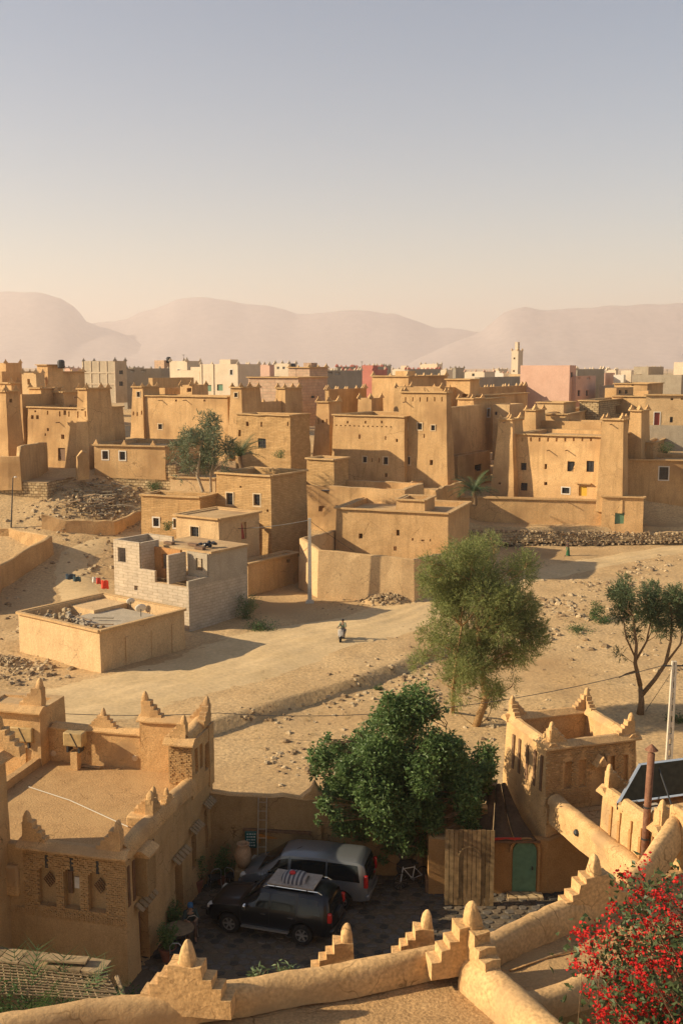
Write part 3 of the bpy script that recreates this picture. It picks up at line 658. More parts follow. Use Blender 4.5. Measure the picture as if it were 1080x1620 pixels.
wall_run('yard_wall', 'high earth yard wall at the left edge above the box house', G + [G[-1] + Vector((-5, 3.5, 0)), G[-1] + Vector((-13, 4, 0))], zt + [zt[-1] + .3, zt[-1] + .2], [p.z - .8 for p in G] + [1, 1], .55, mud, amp=.1)
# stone retaining wall along the path
Gp = [(725, 866), (780, 870), (850, 872), (920, 868), (1000, 858), (1090, 846)]; G = [Vector((aty(px, py, 118.5 + .004*(px - 725)).x, 118.5 + .004*(px - 725), 0)) for px, py in Gp]
wall_run('retaining_wall', 'rough field stone retaining wall under the yard wall on the right', G, [zat(px, yy, p.y) for (px, _), yy, p in zip(Gp, (836, 838, 842, 845, 842, 838), G)], [p.y*0 + .6 for p in G], 1.6, stonew, amp=.18, cell=.7, capm=mudroof)
# ------------------------------------------------------------------ the far side of the village
def far(label, xL, xM, xR, ytop, Y, mat, win=(), rwin=(), horns=None, drop=55, a=30, depth=None, cat='house', name='town_house', **kw):
    th, f = house(name, label, cat, xL, xM, xR, ytop, ytop + drop*150/Y + 14, Y, a=a, mat=mat, win=win, rwin=rwin, horns=horns, depth=depth, batter=kw.pop('batter', 0.0), cell=2.5, amp=.03, roof=.5, cornice=kw.pop('cornice', None), **kw)
    r_ = random.Random(int(xM*7 + ytop))
    if f.W > 4 and f.D > 4 and name == 'town_house':
        if r_.random() < .45:           # stair head on the roof
            u, v = r_.uniform(.15, .55)*f.W, r_.uniform(.3, .6)*f.D; g_ = Frame(f.p(u, v, 0), f.a, min(2.6, f.W*.35), min(2.6, f.D*.35), f.z1 - .5, f.z1 + r_.uniform(.5, 1.1)); block(th, 'roof_room', g_, mat, batter=0, cell=2, amp=.02, roof=.15)
        for _ in range(r_.randrange(0, 3)):
            p = f.p(r_.uniform(.1, .9)*f.W, r_.uniform(.1, .9)*f.D, f.z1 - .4); m = MB(); h_ = r_.uniform(1.2, 2.2); m.tube([p, p + Vector((0, 0, h_))], .035, 5)
            for k in range(3): m.bar(p + Vector((-.35 + .08*k, 0, h_ - .12*k)), p + Vector((.35 - .08*k, 0, h_ - .12*k)), .025, .025)
            m.build('aerial', iron, th)
    return th, f
far('far earth house at the left edge with horned tower', -30, 12, 36, 574, 185, mud, horns=mud)
far('long far earth wall house left of the arcade', -10, 6, 38, 588, 172, mud, depth=14)
th, f = far('arcaded earth house with a pale cornice on the left skyline', 36, 60, 72, 590, 165, mud2, win=[(46, 604, 4, 9, 'h'), (56, 604, 4, 9, 'h')], horns=mud2)
far('tall square earth house behind the left kasbah', 60, 78, 101, 577, 168, mud, cornice=.15)
far('shaded earth house with pale horned parapet left of the concrete house', 90, 98, 135, 588, 172, mud, horns=mud2, cornice=.15)
th, f = far('big raw grey concrete house on the left skyline', 132, 184, 201, 571, 205, cement, rwin=[(192, 589, 6, 6, 'd'), (192, 607, 6, 7, 'd')], horns=greyp)
# slab edges and columns of the concrete frame
for k in range(5):
    m = MB(); u = f.W*(k + .02)/4.1; m.bar(f.p(u, -.04, f.z0), f.p(u, -.04, f.z1), .35, .14, up=f.ey); m.build('column', concrete, th)
for k in (.45, .72):
    m = MB(); z = lerp(f.z0, f.z1, k); m.bar(f.p(0, -.05, z), f.p(f.W, -.05, z), .16, .3); m.build('floor_slab', concrete, th)
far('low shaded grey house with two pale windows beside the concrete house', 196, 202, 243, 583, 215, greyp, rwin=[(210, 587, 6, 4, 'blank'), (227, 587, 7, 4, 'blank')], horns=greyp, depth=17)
far('shaded brown house below the pinkish cube', 236, 243, 270, 598, 190, mud, depth=12)
far('plain pinkish cube house with a dark rooftop tank', 245, 261, 271, 570, 240, pinkblock)
far('cream house with one white window and horned parapet', 269, 297, 319, 571, 215, cream, win=[(283, 588, 4, 7, 'white')], horns=cream)
far('cream house front with a blind parapet between two cream houses', 270, 317, 322, 586, 205, cream, depth=5)
th, f = far('wide cream house with pilasters and green shutters', 317, 378, 412, 576, 200, cream, win=[(366, 589, 4, 8, 'white'), (330, 614, 9, 10, 'green'), (348, 613, 9, 10, 'green')], horns=cream)
for k in (.03, .34, .97):
    m = MB(); m.bar(f.p(f.W*k, -.06, f.z0), f.p(f.W*k, -.06, f.z1), .4, .16, up=f.ey); m.build('pilaster', cream, th)
far('small pinkish house with horned roof between cream houses', 409, 427, 436, 577, 225, pink, horns=cream)
far('cream house with two white windows above the block house', 434, 458, 470, 575, 215, cream, win=[(440, 582, 4, 4, 'blank'), (449, 582, 4, 4, 'blank')], horns=cream)
far('pinkish block walled house with shaded end and two dark windows', 393, 472, 517, 597, 165, pinkblock, win=[(400, 627, 7, 3, 'h')], rwin=[(496, 599, 6, 11, 'd'), (495, 628, 6, 4, 'd')], cornice=.15, a=28)
far('upper brown house behind the pinkish block house', 456, 490, 518, 581, 185, pinkblock, horns=mud2, cornice=.15)
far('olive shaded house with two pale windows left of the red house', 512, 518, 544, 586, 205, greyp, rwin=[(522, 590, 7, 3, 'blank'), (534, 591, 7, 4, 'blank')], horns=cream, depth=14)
far('brown shaded low house below the olive house', 514, 520, 558, 616, 160, mud, horns=mud2, depth=12)
th, f = far('plain bright red plastered house on the skyline', 541, 590, 612, 585, 220, redp, horns=redp)
far('grey blue far roof with red corner horns', 531, 534, 546, 580, 290, greyp, horns=redp, depth=16)
far('grey far roof box above the red house', 556, 560, 576, 580, 300, greyp, horns=redp, depth=18)
far('pale far house right of the red house', 583, 596, 604, 578, 330, cream, horns=cream)
far('dark blue grey far roof right of the pale far house', 606, 610, 618, 579, 320, greyp, horns=greyp)
far('tall earth house front behind the central kasbah', 588, 645, 707, 595, 158, mud, horns=mud2, cornice=.12)
far('earth cube house right behind the central kasbah tower', 705, 742, 757, 600, 150, mud, win=[(735, 628, 9, 9, 'h')], cornice=.12)
far('earth tower house with a tall white framed window', 748, 762, 783, 631, 146, mud, rwin=[(772, 653, 4, 13, 'white')], cornice=.12, depth=8)
far('far white house with horned roof on the skyline', 620, 645, 655, 584, 300, cream, horns=cream)
far('far grey roof below the pale cube', 640, 646, 669, 584, 280, greyp, horns=redp, depth=20)
far('pale yellow cube house on the skyline', 664, 691, 699, 576, 340, cream, horns=cream)
far('far cream low house beside the pale cube', 695, 706, 715, 585, 320, cream, horns=cream)
far('distant white house left of the minaret', 734, 765, 782, 588, 300, cream, win=[(748, 593, 4, 4, 'd')], horns=pink)
far('distant white house just left of the minaret', 768, 795, 803, 590, 330, white, horns=pink)
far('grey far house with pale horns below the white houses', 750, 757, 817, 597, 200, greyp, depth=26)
far('dark earth house with a row of pale horns left of the pink house', 748, 756, 823, 613, 170, mud, horns=mud2, depth=22)
far('shaded earth house with a pale roof edge below the horned house', 750, 757, 824, 626, 152, mud, depth=20, cornice=.15)
# minaret
th, f = far('slender square minaret with a small lantern on top', 808, 818, 826, 554, 330, cream, win=[(813, 567, 3, 3, 'h'), (812, 587, 3, 3, 'h')], horns=mud2, cat='minaret', name='minaret', drop=90)
fl = frame_px(814, 818.2, 821.5, 541, 556, 331, 30); block(th, 'lantern', fl, cream, batter=0, cell=2, amp=.02, roof=.2)
house('', '', '', 805, 822, 836, 592, 615, 325, th=th, part='wall', mat=mud2, batter=0, cell=3, amp=.02)
far('big plain pink house right of the minaret', 822, 899, 910, 578, 185, pink, rwin=[(904, 593, 3.5, 8, 'd')])
far('pink house wing with four windows in shade', 904, 909, 937, 595, 186, pink, rwin=[(915, 598, 4, 4, 'blank'), (930, 598, 5, 4, 'blank'), (915, 622, 4, 9, 'd'), (928, 622, 4, 9, 'd')], depth=12)
far('grey house with pale horns behind the pink wing', 905, 911, 947, 584, 220, greyp, horns=cream, depth=20)
far('small pink house with red brown side right of the grey house', 949, 955, 971, 590, 240, pink)
far('small cream roof house above the pink ones', 958, 972, 976, 585, 270, cream, horns=cream)
far('white cream house right of the small pink house', 969, 984, 988, 593, 240, white)
far('cream cube house with red brown side near the right edge', 981, 996, 1002, 586, 245, cream)
far('pale grey house with red brown roof room on the right skyline', 1001, 1023, 1048, 580, 225, cement, horns=None)
far('long pale house under the right skyline', 998, 1075, 1100, 593, 210, cement, a=22)
far('tall cream house at the right edge of the skyline', 1064, 1100, 1130, 573, 215, cream)
far('shaded low earth house beside the grey terrace', 946, 952, 972, 610, 190, greyp, rwin=[(965, 616, 10, 4, 'h')], depth=10)
far('low earth house with three dark openings under the right skyline', 970, 1021, 1047, 607, 178, mud, win=[(1000, 606 + 3, 4, 3, 'h')], cornice=.1)
far('long brown roofed house below the grey terrace', 955, 972, 1000, 614, 165, mud, rwin=[(980, 620, 4, 6, 'd'), (990, 620, 4, 6, 'd')])
far('plain earth house front with a timber pole right of the stone house', 966, 1023, 1030, 627, 158, mud, cornice=.12, depth=8)
far('rough stone house with two dark doorways behind the right kasbah', 915, 944, 992, 634, 150, stonew, rwin=[(977, 648, 8, 13, 'h'), (987, 648, 5, 13, 'h')], cornice=.1)
far('low earth house behind the right kasbah tower', 848, 889, 909, 637, 147, mud2, cornice=.08)
far('small pale house with a tiny window left of the kasbah rear tower', 779, 804, 827, 640, 143, mud2, win=[(784, 654, 4, 5, 'd')])
far('flat earth house behind the roofs of the right kasbah', 860, 895, 960, 655, 140, mud, a=24, cornice=.08)
th, f = far('cream earth house with white framed red door at the right edge', 1020, 1110, 1130, 625, 143, mud2, win=[(1038, 663, 9, 21, 'redw'), (1061, 664, 5, 9, 'd'), (1062, 631, 4, 4, 'h'), (1078, 630, 4, 5, 'h')], a=16, cornice=.15)
far('pale cement platform below the cream house with the red door', 1016, 1110, 1130, 674, 137, cement, a=14, drop=8, cat='terrace', name='terrace')
far('shaded earth yard wall with a red door behind the right edge house', 1018, 1030, 1100, 700, 131, mud, rwin=[(1026, 712, 8, 14, 'red')], depth=12, a=26, cat='wall', name='yard_wall', cornice=.1)
# the horned roofs and boxes of the skyline that can only just be told apart
sk = [(318, 1), (104, 0), (112, 2), (150, 0), (214, 0), (476, 1), (500, 2), (548, 1), (720, 0), (788, 1), (862, 1), (938, 0), (1030, 1)]
for k, (px, c) in enumerate(sk):
    side = ('left', 'middle', 'right')[0 if px < 360 else 1 if px < 720 else 2]
    nb = {318: 'above the wide cream house', 104: 'above the tall square earth house', 112: 'above the shaded horned house', 150: 'behind the raw concrete house', 214: 'behind the grey house with pale windows', 476: 'above the pinkish block house', 500: 'above the upper brown house', 548: 'above the left end of the red house', 720: 'right of the far cream low house', 788: 'just left of the minaret base', 862: 'behind the big pink house', 938: 'right of the grey horned house', 1030: 'behind the pale grey house on the right'}[px]
    far('distant roof block on the skyline ' + nb, px - 9, px, px + 14, 582 + random.uniform(-2, 3), random.uniform(380, 460), (greyp, cream, pink)[c], horns=(greyp, cream, pink)[c], depth=None, drop=40)
# ------------------------------------------------------------------ near houses round the courtyard
def ridge(name, th, pts, wd, ht, mat, cell=.13, amp=.03, freq=1.6, n=14, base=None):
    """a rounded mud coping swept along crest points"""
    P = []
    for a, b in zip(pts, pts[1:]):
        a, b = Vector(a), Vector(b); k = max(1, int((b - a).length/cell)); P += [a.lerp(b, q/k) for q in range(k)]
    P.append(Vector(pts[-1])); V = []; Fs = []
    for i, p in enumerate(P):
        d = P[min(i+1, len(P)-1)] - P[max(i-1, 0)]; d.z = 0; d.normalize(); sd = Vector((d.y, -d.x, 0))
        for k in range(n + 1):
            t = math.pi*k/n; c, s_ = math.cos(t), math.sin(t)
            q = p + sd*(wd/2)*(abs(c)**.8)*(1 if c > 0 else -1) + Vector((0, 0, -ht + ht*(s_**.75)))
            V.append(q + nz(q, amp, freq) + noise.noise_vector(q*7)*amp*.35)
    k = n + 1
    for i in range(len(P)-1):
        for j in range(n): Fs.append((i*k+j, i*k+j+1, (i+1)*k+j+1, (i+1)*k+j))
    Fs += [tuple(range(n + 1)), tuple((len(P)-1)*k + j for j in range(n, -1, -1))]
    m = MB(); m.add(V, Fs); return m.build(name, mat, th, smooth=True)
def jitter_mesh(m, amp, f): m.v = [tuple(Vector(p) + nz(Vector(p)*1.0 + Vector((random.random()*0, 0, 0)), amp, f)) for p in m.v]; return m
def merlon_mesh(mat, sides=(1, 1), n=4, sw=.12, sh=.13, th=.26, fw=.2, fh=.30, corner=False, seed=0):
    """stepped merlon: steps climbing to a rounded finger; sides = steps on the left / right"""
    m = MB(); rnd = random.Random(seed)
    ux = [-(fw/2 + sw*k) for k in range(n, -1, -1)] + [fw/2 + sw*k for k in range(n + 1)]      # column edges
    hts = list(range(1, n + 1)) + [n] + list(range(n, 0, -1)); zs = [sh*k*(1 + .04*math.sin(k*3 + seed)) for k in range(n + 1)]
    for k in range(2*n + 1):
        if (k < n and not sides[0]) or (k > n and not sides[1]): hts[k] = 0
    ys_ = [-th/2, 0, th/2]; cells = {(i, j) for i in range(2*n + 1) for j in range(hts[i])}; idx = {}
    def pt(i, y, j):
        if (i, y, j) not in idx: idx[i, y, j] = len(m.v); m.v.append((ux[i], ys_[y], zs[j] - (.12 if j == 0 else 0)))
        return idx[i, y, j]
    for i, j in cells:
        for y in (0, 1):
            if y == 0: m.f.append((pt(i, 0, j), pt(i+1, 0, j), pt(i+1, 0, j+1), pt(i, 0, j+1)))
            else: m.f.append((pt(i+1, 2, j), pt(i, 2, j), pt(i, 2, j+1), pt(i+1, 2, j+1)))
            if (i-1, j) not in cells: m.f.append((pt(i, y+1, j), pt(i, y, j), pt(i, y, j+1), pt(i, y+1, j+1)))
            if (i+1, j) not in cells: m.f.append((pt(i+1, y, j), pt(i+1, y+1, j), pt(i+1, y+1, j+1), pt(i+1, y, j+1)))
            if (i, j+1) not in cells: m.f.append((pt(i, y, j+1), pt(i+1, y, j+1), pt(i+1, y+1, j+1), pt(i, y+1, j+1)))
    m.m = [0]*len(m.f)
    rings = [(fw*.56, th*.50, sh*n*.75), (fw*.52, th*.47, sh*n + .01), (fw*.44, th*.42, sh*n + fh*.4), (fw*.32, th*.33, sh*n + fh*.72), (fw*.18, th*.2, sh*n + fh*.92), (fw*.05, th*.07, sh*n + fh)]
    V = []; Fs = []; q = 10
    for a, b, z in rings:
        for k in range(q):
            t = 2*math.pi*(k + .5)/q; c, s_ = math.cos(t), math.sin(t)
            V.append((a*(abs(c)**.6)*(1 if c > 0 else -1), b*(abs(s_)**.6)*(1 if s_ > 0 else -1), z))
    for i in range(len(rings)-1):
        for k in range(q): Fs.append((i*q+k, i*q+(k+1) % q, (i+1)*q+(k+1) % q, (i+1)*q+k))
    Fs.append(tuple((len(rings)-1)*q + k for k in range(q)))
    m.add(V, Fs)
    m.v = [tuple(Vector(p) + noise.noise_vector(Vector(p)*5 + Vector((seed*3.3, 0, 0)))*.028) for p in m.v]
    return m.mesh('stepped_merlon', mat, smooth=True)
def soft(o, wdt=.02, seg=2):
    o.data.set_sharp_from_angle(angle=R(60)) if hasattr(o.data, 'set_sharp_from_angle') else None
    b = o.modifiers.new('bevel', 'BEVEL'); b.width = wdt; b.segments = seg; b.limit_method = 'ANGLE'; b.angle_limit = R(35); return o
def put_merlon(th, me, p, rz, s=1.0, bev=.025):
    o = inst('merlon', me, Matrix.Translation(Vector(p)) @ Matrix.Rotation(rz, 4, 'Z') @ Matrix.Scale(s, 4), th); soft(o, bev); return o
full4 = merlon_mesh(fore, seed=1); full4b = merlon_mesh(fore, seed=5)
left4 = merlon_mesh(fore, (1, 0), seed=2); right4 = merlon_mesh(fore, (0, 1), seed=3); corner4 = merlon_mesh(fore, (1, 1), corner=True, seed=4)

# --- the roof terrace in front of the camera
roof_th = thing('guesthouse', 'near mud roof terrace with rounded parapet and stepped merlons at the bottom', 'house', (0, 12, 0), 0)
ZP = 12.7
crest = [atz(px, py, ZP) for px, py in ((-160, 1640), (0, 1606), (120, 1588), (300, 1566), (420, 1545), (540, 1527), (640, 1508), (738, 1486))]
ridge('parapet', roof_th, crest, .36, .38, fore, amp=.03)
far2 = [atz(px, py, ZP - .02) for px, py in ((765, 1482), (810, 1462), (880, 1432), (940, 1410), (985, 1392))]
ridge('parapet', roof_th, far2, .36, .40, fore, amp=.03)
near = [atz(px, py, ZP + .02) for px, py in ((748, 1510), (790, 1545), (850, 1598), (930, 1666), (1010, 1740))]
ridge('parapet', roof_th, near, .50, .45, fore, amp=.025)
c0 = atz(985, 1388, ZP)
curve = [c0, aty(1020, 1360, c0.y + .35), aty(1043, 1325, c0.y + .75), aty(1062, 1295, c0.y + 1.1), aty(1100, 1265, c0.y + 1.9), aty(1180, 1240, c0.y + 2.6)]
ridge('parapet', roof_th, curve, .32, .5, fore, amp=.02)
stub = [atz(px, py, ZP - .1) for px, py in ((828, 1576), (890, 1556), (960, 1530), (1050, 1500))]
ridge('parapet', roof_th, stub, .34, .34, fore, amp=.025)
def sheet(name, poly, z, mat, th, cell=.25, amp=.025, freq=1.2):
    """a floor over a plan polygon, cut in cells so that it can be uneven"""
    xs_ = [p[0] for p in poly]; ys_ = [p[1] for p in poly]
    def inside(x, y):
        c = False; j = len(poly) - 1
        for i in range(len(poly)):
            xi, yi = poly[i][:2]; xj, yj = poly[j][:2]
            if (yi > y) != (yj > y) and x < (xj - xi)*(y - yi)/(yj - yi) + xi: c = not c
            j = i
        return c
    m = MB(); idx = {}
    def pt(i, j):
        if (i, j) not in idx:
            p = Vector((min(xs_) + i*cell, min(ys_) + j*cell, z)); idx[i, j] = len(m.v); m.v.append((p.x, p.y, z + amp*(noise.noise(p*freq) + .5*noise.noise(p*freq*3.3))))
        return idx[i, j]
    for i in range(int((max(xs_) - min(xs_))/cell) + 1):
        for j in range(int((max(ys_) - min(ys_))/cell) + 1):
            if inside(min(xs_) + (i + .5)*cell, min(ys_) + (j + .5)*cell):
                m.f.append((pt(i, j), pt(i+1, j), pt(i+1, j+1), pt(i, j+1))); m.m.append(0)
    return m.build(name, mat, th, smooth=True)
q = [Vector(p) for p in crest] + [near[1], near[2], near[3], near[4]]
sheet('roof', [tuple(p) for p in q] + [(near[4].x, 5.5, 0), (crest[0].x, 5.5, 0)], ZP - .40, foreroof, roof_th, .12)
sheet('roof', [tuple(near[0])] + [tuple(p) for p in far2] + [tuple(p) for p in curve[1:]] + [(14, 14, 0), (14, stub[-1].y, 0)] + [tuple(p) for p in reversed(stub)] + [tuple(near[2]), tuple(near[1])], ZP - .42, foreroof, roof_th, .12)
# the walls under the terrace, down to the court
def under(pts, zt, name='wall', mat=fore):
    m = MB()
    for a, b in zip(pts, pts[1:]):
        m.quad((a.x, a.y, -.2), (b.x, b.y, -.2), (b.x, b.y, zt), (a.x, a.y, zt))
    return m.build(name, mat, roof_th)
under(crest, ZP - .4); under(far2, ZP - .4); under(curve, ZP - .4)
# inner pit wall below the stub and a lower landing with the plant
under(stub + [Vector((14, stub[-1].y - .5, 0))], ZP - .42, mat=foreshade); under([near[2], near[3], near[4]], ZP - .4, mat=foreshade)
m = MB(); m.box((8, 7, 9.4), (14, 13, .3)); m.build('lower_landing', foreshade, roof_th)
put_merlon(roof_th, full4, atz(298, 1572, ZP) + Vector((0, 0, -.10)), R(-9), 1.0)
c = atz(744, 1506, ZP); put_merlon(roof_th, left4, c + Vector((0, 0, -.12)), R(14), 1.02); put_merlon(roof_th, right4, c + Vector((.02, -.03, -.14)), R(-62), 1.0)
# the corner's second wing runs down the near ridge
put_merlon(roof_th, full4b, atz(934, 1412, ZP) + Vector((.03, 0, -.14)), R(20), .92)
# two merlons on the lower outer ledge
led = [atz(px, py, 11.9) for px, py in ((380, 1600), (500, 1580), (620, 1556), (760, 1524))]
led = [p + Vector((.1, 0.35, 0)) for p in led]
ridge('parapet', roof_th, led, .34, .34, fore, amp=.03); under(led, 11.6)
put_merlon(roof_th, left4, atz(548, 1562, 12.0) + Vector((0, .45, -.02)), R(4), .86); put_merlon(roof_th, left4, atz(678, 1538, 12.0) + Vector((0, .45, -.02)), R(4), .86)
pl = aty(1068, 1335, c0.y + 1.25); m = MB(); m.box(pl + Vector((.15, 0, .1)), (.42, .4, 1.1), Matrix.Rotation(R(20), 3, 'Z'), taper=.95); soft(m.build('pier', fore, roof_th), .04)
m = MB()
a, b = atz(806, 1535, ZP - .40), atz(910, 1502, ZP - .40); m.tube([a, a.lerp(b, .5) + Vector((.02, .03, .0)), b], .016, 6); m.build('roof_seam', fore, roof_th, smooth=True)

# --- the left house of the courtyard
lhm = surf('house_mud_render', (.43, .275, .125), (.52, .34, .16), 1.3, .5, 24, streak=.4, bd=.04, crack=1.5)
A_ = R(13.5)
LM = atz(204, 1562, 0); LW, LD = 7.6, 8.4
lf = Frame(LM - Vector((math.cos(A_), -math.sin(A_), 0))*LW, A_, LW, LD, -.3, 4.55)
lh = thing('courtyard_house', 'ornate mud brick house with roof terrace left of the parked cars', 'house', tuple(lf.p(LW, 0, 0)), -A_)
niche = [(LW - 3.22, LW - 2.56), (LW - 2.28, LW - 1.66), (LW - 1.36, LW - .70)]
def rx(px, py):   # a spot on the right facade
    v, z = lf.right_uv(px, py); return v, z
canopy_m = surf('old_canopy_tile', (.27, .19, .105), (.36, .26, .15), 3, .2, 20)
rdoors = [(1.0, 1.75, 0.05, 2.1, .35), (4.2, 4.9, .05, 2.2, .35), (5.9, 6.3, 1.2, 2.6, .3), (7.35, 7.65, 1.3, 3.0, .3)]
block(lh, 'wall', lf, lhm, batter=.018, fh=[(a_, b_, 2.5, 3.9, .26) for a_, b_ in niche], rh=rdoors, cell=.45, amp=.03, freq=1.2, roof=.35, rim=.3, roofmat=foreroof)
for v0, v1, z0, z1, d in rdoors:
    m = MB(); x = LW - .018*((z0 + z1)/2 + .3) - d + .04
    m.quad(lf.p(x, v0, z0), lf.p(x, v1, z0), lf.p(x, v1, z1), lf.p(x, v0, z1)); pn = m.build('door' if z0 < .5 else 'window', brownwood if z0 < .5 else glass, lh)
    # little tiled canopy over it
    for k in range(5):
        m = MB(); vv = lerp(v0 - .2, v1 + .2, k/4.0); M = Matrix.Rotation(-A_, 3, 'Z') @ Matrix.Rotation(R(38), 3, 'Y')
        m.box(lf.p(LW + .12, vv, z1 + .32 + random.uniform(-.01, .01)), (.34, (v1 - v0 + .4)/5*.92, .05), M); m.build('canopy_tile', canopy_m, lh)
# window blanks behind the front niches: diamond grilles on mud, one with a white shutter
# brickwork laid proud of the plaster on the front panel: too small to pick apart, built as one part
def brickwork(name, P, W_, z0, z1, holes, th, mat, bw=.15, bh=.075):
    m = MB(); r = 0; z = z0
    while z < z1 - bh*.5:
        u = -(bw/2)*(r % 2)
        while u < W_:
            a, b = max(0, u), min(W_, u + bw - .012)
            if b - a > .03 and not any(h[0] - .01 < (a + b)/2 < h[1] + .01 and h[2] < z + bh/2 < h[3] for h in holes):
                d = .035 + random.uniform(-.018, .02); zz = z + random.uniform(-.004, .004)
                if random.random() > .04:
                    c = [P(a, zz, 0), P(b, zz, 0), P(b, zz + bh - .012, 0), P(a, zz + bh - .012, 0), P(a, zz, d), P(b, zz, d), P(b, zz + bh - .012, d), P(a, zz + bh - .012, d)]
                    m.add(c, [(4, 5, 6, 7), (0, 1, 5, 4), (1, 2, 6, 5), (2, 3, 7, 6), (3, 0, 4, 7)])
            u += bw
        z += bh; r += 1
    o = m.build(name, mat, th); o['kind'] = 'stuff'; return o
brickm = surf('sun_dried_brick', (.38, .225, .095), (.50, .315, .14), 5, .4, 40, fine=.6, bd=.02)
PW = 3.75
def PF(u, z, d): return lf.p(LW - PW + u, .018*(z + .3) - d, z)
fhol = [(n0 - LW + PW, n1 - LW + PW, 2.5, 3.75) for n0, n1 in niche] + [((n0 + n1)/2 - LW + PW - .07, (n0 + n1)/2 - LW + PW + .07, 3.7, 4.3) for n0, n1 in niche]
fhol += [(h[0] + .08*k, h[1] - .08*k, 3.7, 3.75 + .09*k) for h in fhol[:3] for k in (1, 2, 3)]
brickwork('brickwork', PF, PW, 2.38, 4.55, fhol, lh, brickm)
for n0, n1 in niche:       # dark strip painting the shade of a pointed slot over each niche
    c = (n0 + n1)/2; m = MB(); m.bar(lf.p(c, .018*4.3 - .001, 3.85), lf.p(c, .018*4.5 - .001, 4.3), .11, .02, up=lf.ey); m.build('niche_slot_shade', iron, lh)
for k, (n0, n1) in enumerate(niche):
    m = MB(); c = (n0 + n1)/2; zc = 3.35; vv = .05 + .24
    if k == 1:
        m.bar(lf.p(n0 + .15, vv - .03, 2.95), lf.p(n0 + .15, vv - .03, 3.75), .16, .03, up=lf.ey); m.build('shutter', brownwood, lh)
        m = MB(); m.bar(lf.p(c + .1, vv - .02, 3.15), lf.p(c + .1, vv - .02, 3.55), .22, .03, up=lf.ey); m.build('window', white, lh)
    else:
        for q in range(-2, 3):
            for sgn in (1, -1):
                o_ = q*.11; L_ = .30 - abs(q)*.11*.0
                a = lf.p(c + o_*.5 - .12, vv - .04, zc + (o_*.5 + .12)*-sgn*1.2); b = lf.p(c + o_*.5 + .12, vv - .04, zc + (o_*.5 - .12)*-sgn*1.2)
                m.bar(a, b, .02, .025)
        m.build('diamond_grille', brownwood, lh)
# chevron band under the brickwork
m = MB(); u = -.0
for k in range(24):
    x0 = LW - PW - .35 + k*(PW + .35)/24; w_ = (PW + .35)/24
    for r_ in range(3):
        z = 2.12 + r_*.075
        m.bar(lf.p(x0, -.012 + .018*z, z), lf.p(x0 + w_/2, -.012 + .018*z, z + .10), .05, .04, up=lf.ey); m.bar(lf.p(x0 + w_/2, -.012 + .018*z, z + .10), lf.p(x0 + w_, -.012 + .018*z, z), .05, .04, up=lf.ey)
o = m.build('chevron_band', brickm, lh); o['kind'] = 'stuff'
# sloping coping over the front panel and its two merlons
def coping(name, a, b, wd, drop, th, mat=fore, up=.14):
    """a small pitched mud coping along an edge"""
    a = Vector(a); b = Vector(b); d = (b - a).normalized(); sd = Vector((d.y, -d.x, 0)); n = max(2, int((b - a).length/.25)); V = []; Fs = []
    prof = [(1, -drop), (1, -drop + .06), (.25, up), (-.25, up), (-1, -drop + .06), (-1, -drop)]
    for i in range(n + 1):
        p = a.lerp(b, i/n)
        for s_, z in prof: q = p + sd*s_*wd/2 + Vector((0, 0, z)); V.append(q + nz(q, .02, 2))
    k = len(prof)
    for i in range(n):
        for j in range(k-1): Fs.append((i*k+j, (i+1)*k+j, (i+1)*k+j+1, i*k+j+1))
        Fs.append((i*k+k-1, (i+1)*k+k-1, (i+1)*k, i*k))
    Fs += [tuple(range(k)), tuple(n*k + j for j in range(k-1, -1, -1))]
    m = MB(); m.add(V, Fs); return m.build(name, mat, th)
zt = 4.62
coping('coping', lf.p(LW - PW - .15, .2, zt), lf.p(LW + .1, .2, zt), .75, .1, lh)
put_merlon(lh, right4, lf.p(LW - PW + .12, .22, zt + .1), -A_, 1.25); put_merlon(lh, left4, lf.p(LW - .32, .22, zt + .1), -A_, 1.25)
# lower parapet at the front left
m = MB(); m.box(lf.p(LW - PW - 1.9, .25, 3.3), (3.5, .7, 1.1), Matrix.Rotation(-A_, 3, 'Z')); soft(m.build('parapet', fore, lh), .08, 3)
# right parapet: a thick rounded ridge back to the corner pier, with three merlons
ridge('parapet', lh, [lf.p(LW - .28, .3, 4.86), lf.p(LW - .28, 2.2, 4.9), lf.p(LW - .26, 4.6, 4.88), lf.p(LW - .2, 6.2, 4.85)], .62, .5, fore, amp=.03)
put_merlon(lh, right4, lf.p(LW - .3, 2.75, 4.78), R(90) - A_, 1.15); put_merlon(lh, left4, lf.p(LW - .34, 3.1, 4.78), -A_, 1.15); put_merlon(lh, full4b, lf.p(LW - .18, 3.9, 4.72), R(90) - A_, .8)
m = MB(); m.box(lf.p(LW - .75, 2.9, 4.55), (.9, .5, .35), Matrix.Rotation(-A_, 3, 'Z')); soft(m.build('parapet_pier', fore, lh), .06)
# dark strips painting shaded niches on the right facade under the ridge
for v in (.35, .75, 1.9, 2.35):
    m = MB(); m.bar(lf.p(LW - .055, v, 2.7), lf.p(LW - .075, v, 4.1), .16, .06, up=lf.ex); m.build('slot_shade', brownwood, lh)
m = MB(); m.box(lf.p(LW + .1, 1.3, 3.45), (.5, .75, 1.4), Matrix.Rotation(-A_, 3, 'Z')); soft(m.build('bay', foreshade, lh), .03)
coping('bay_coping', lf.p(LW + .12, .85, 4.25), lf.p(LW + .12, 1.75, 4.25), .7, .08, lh)
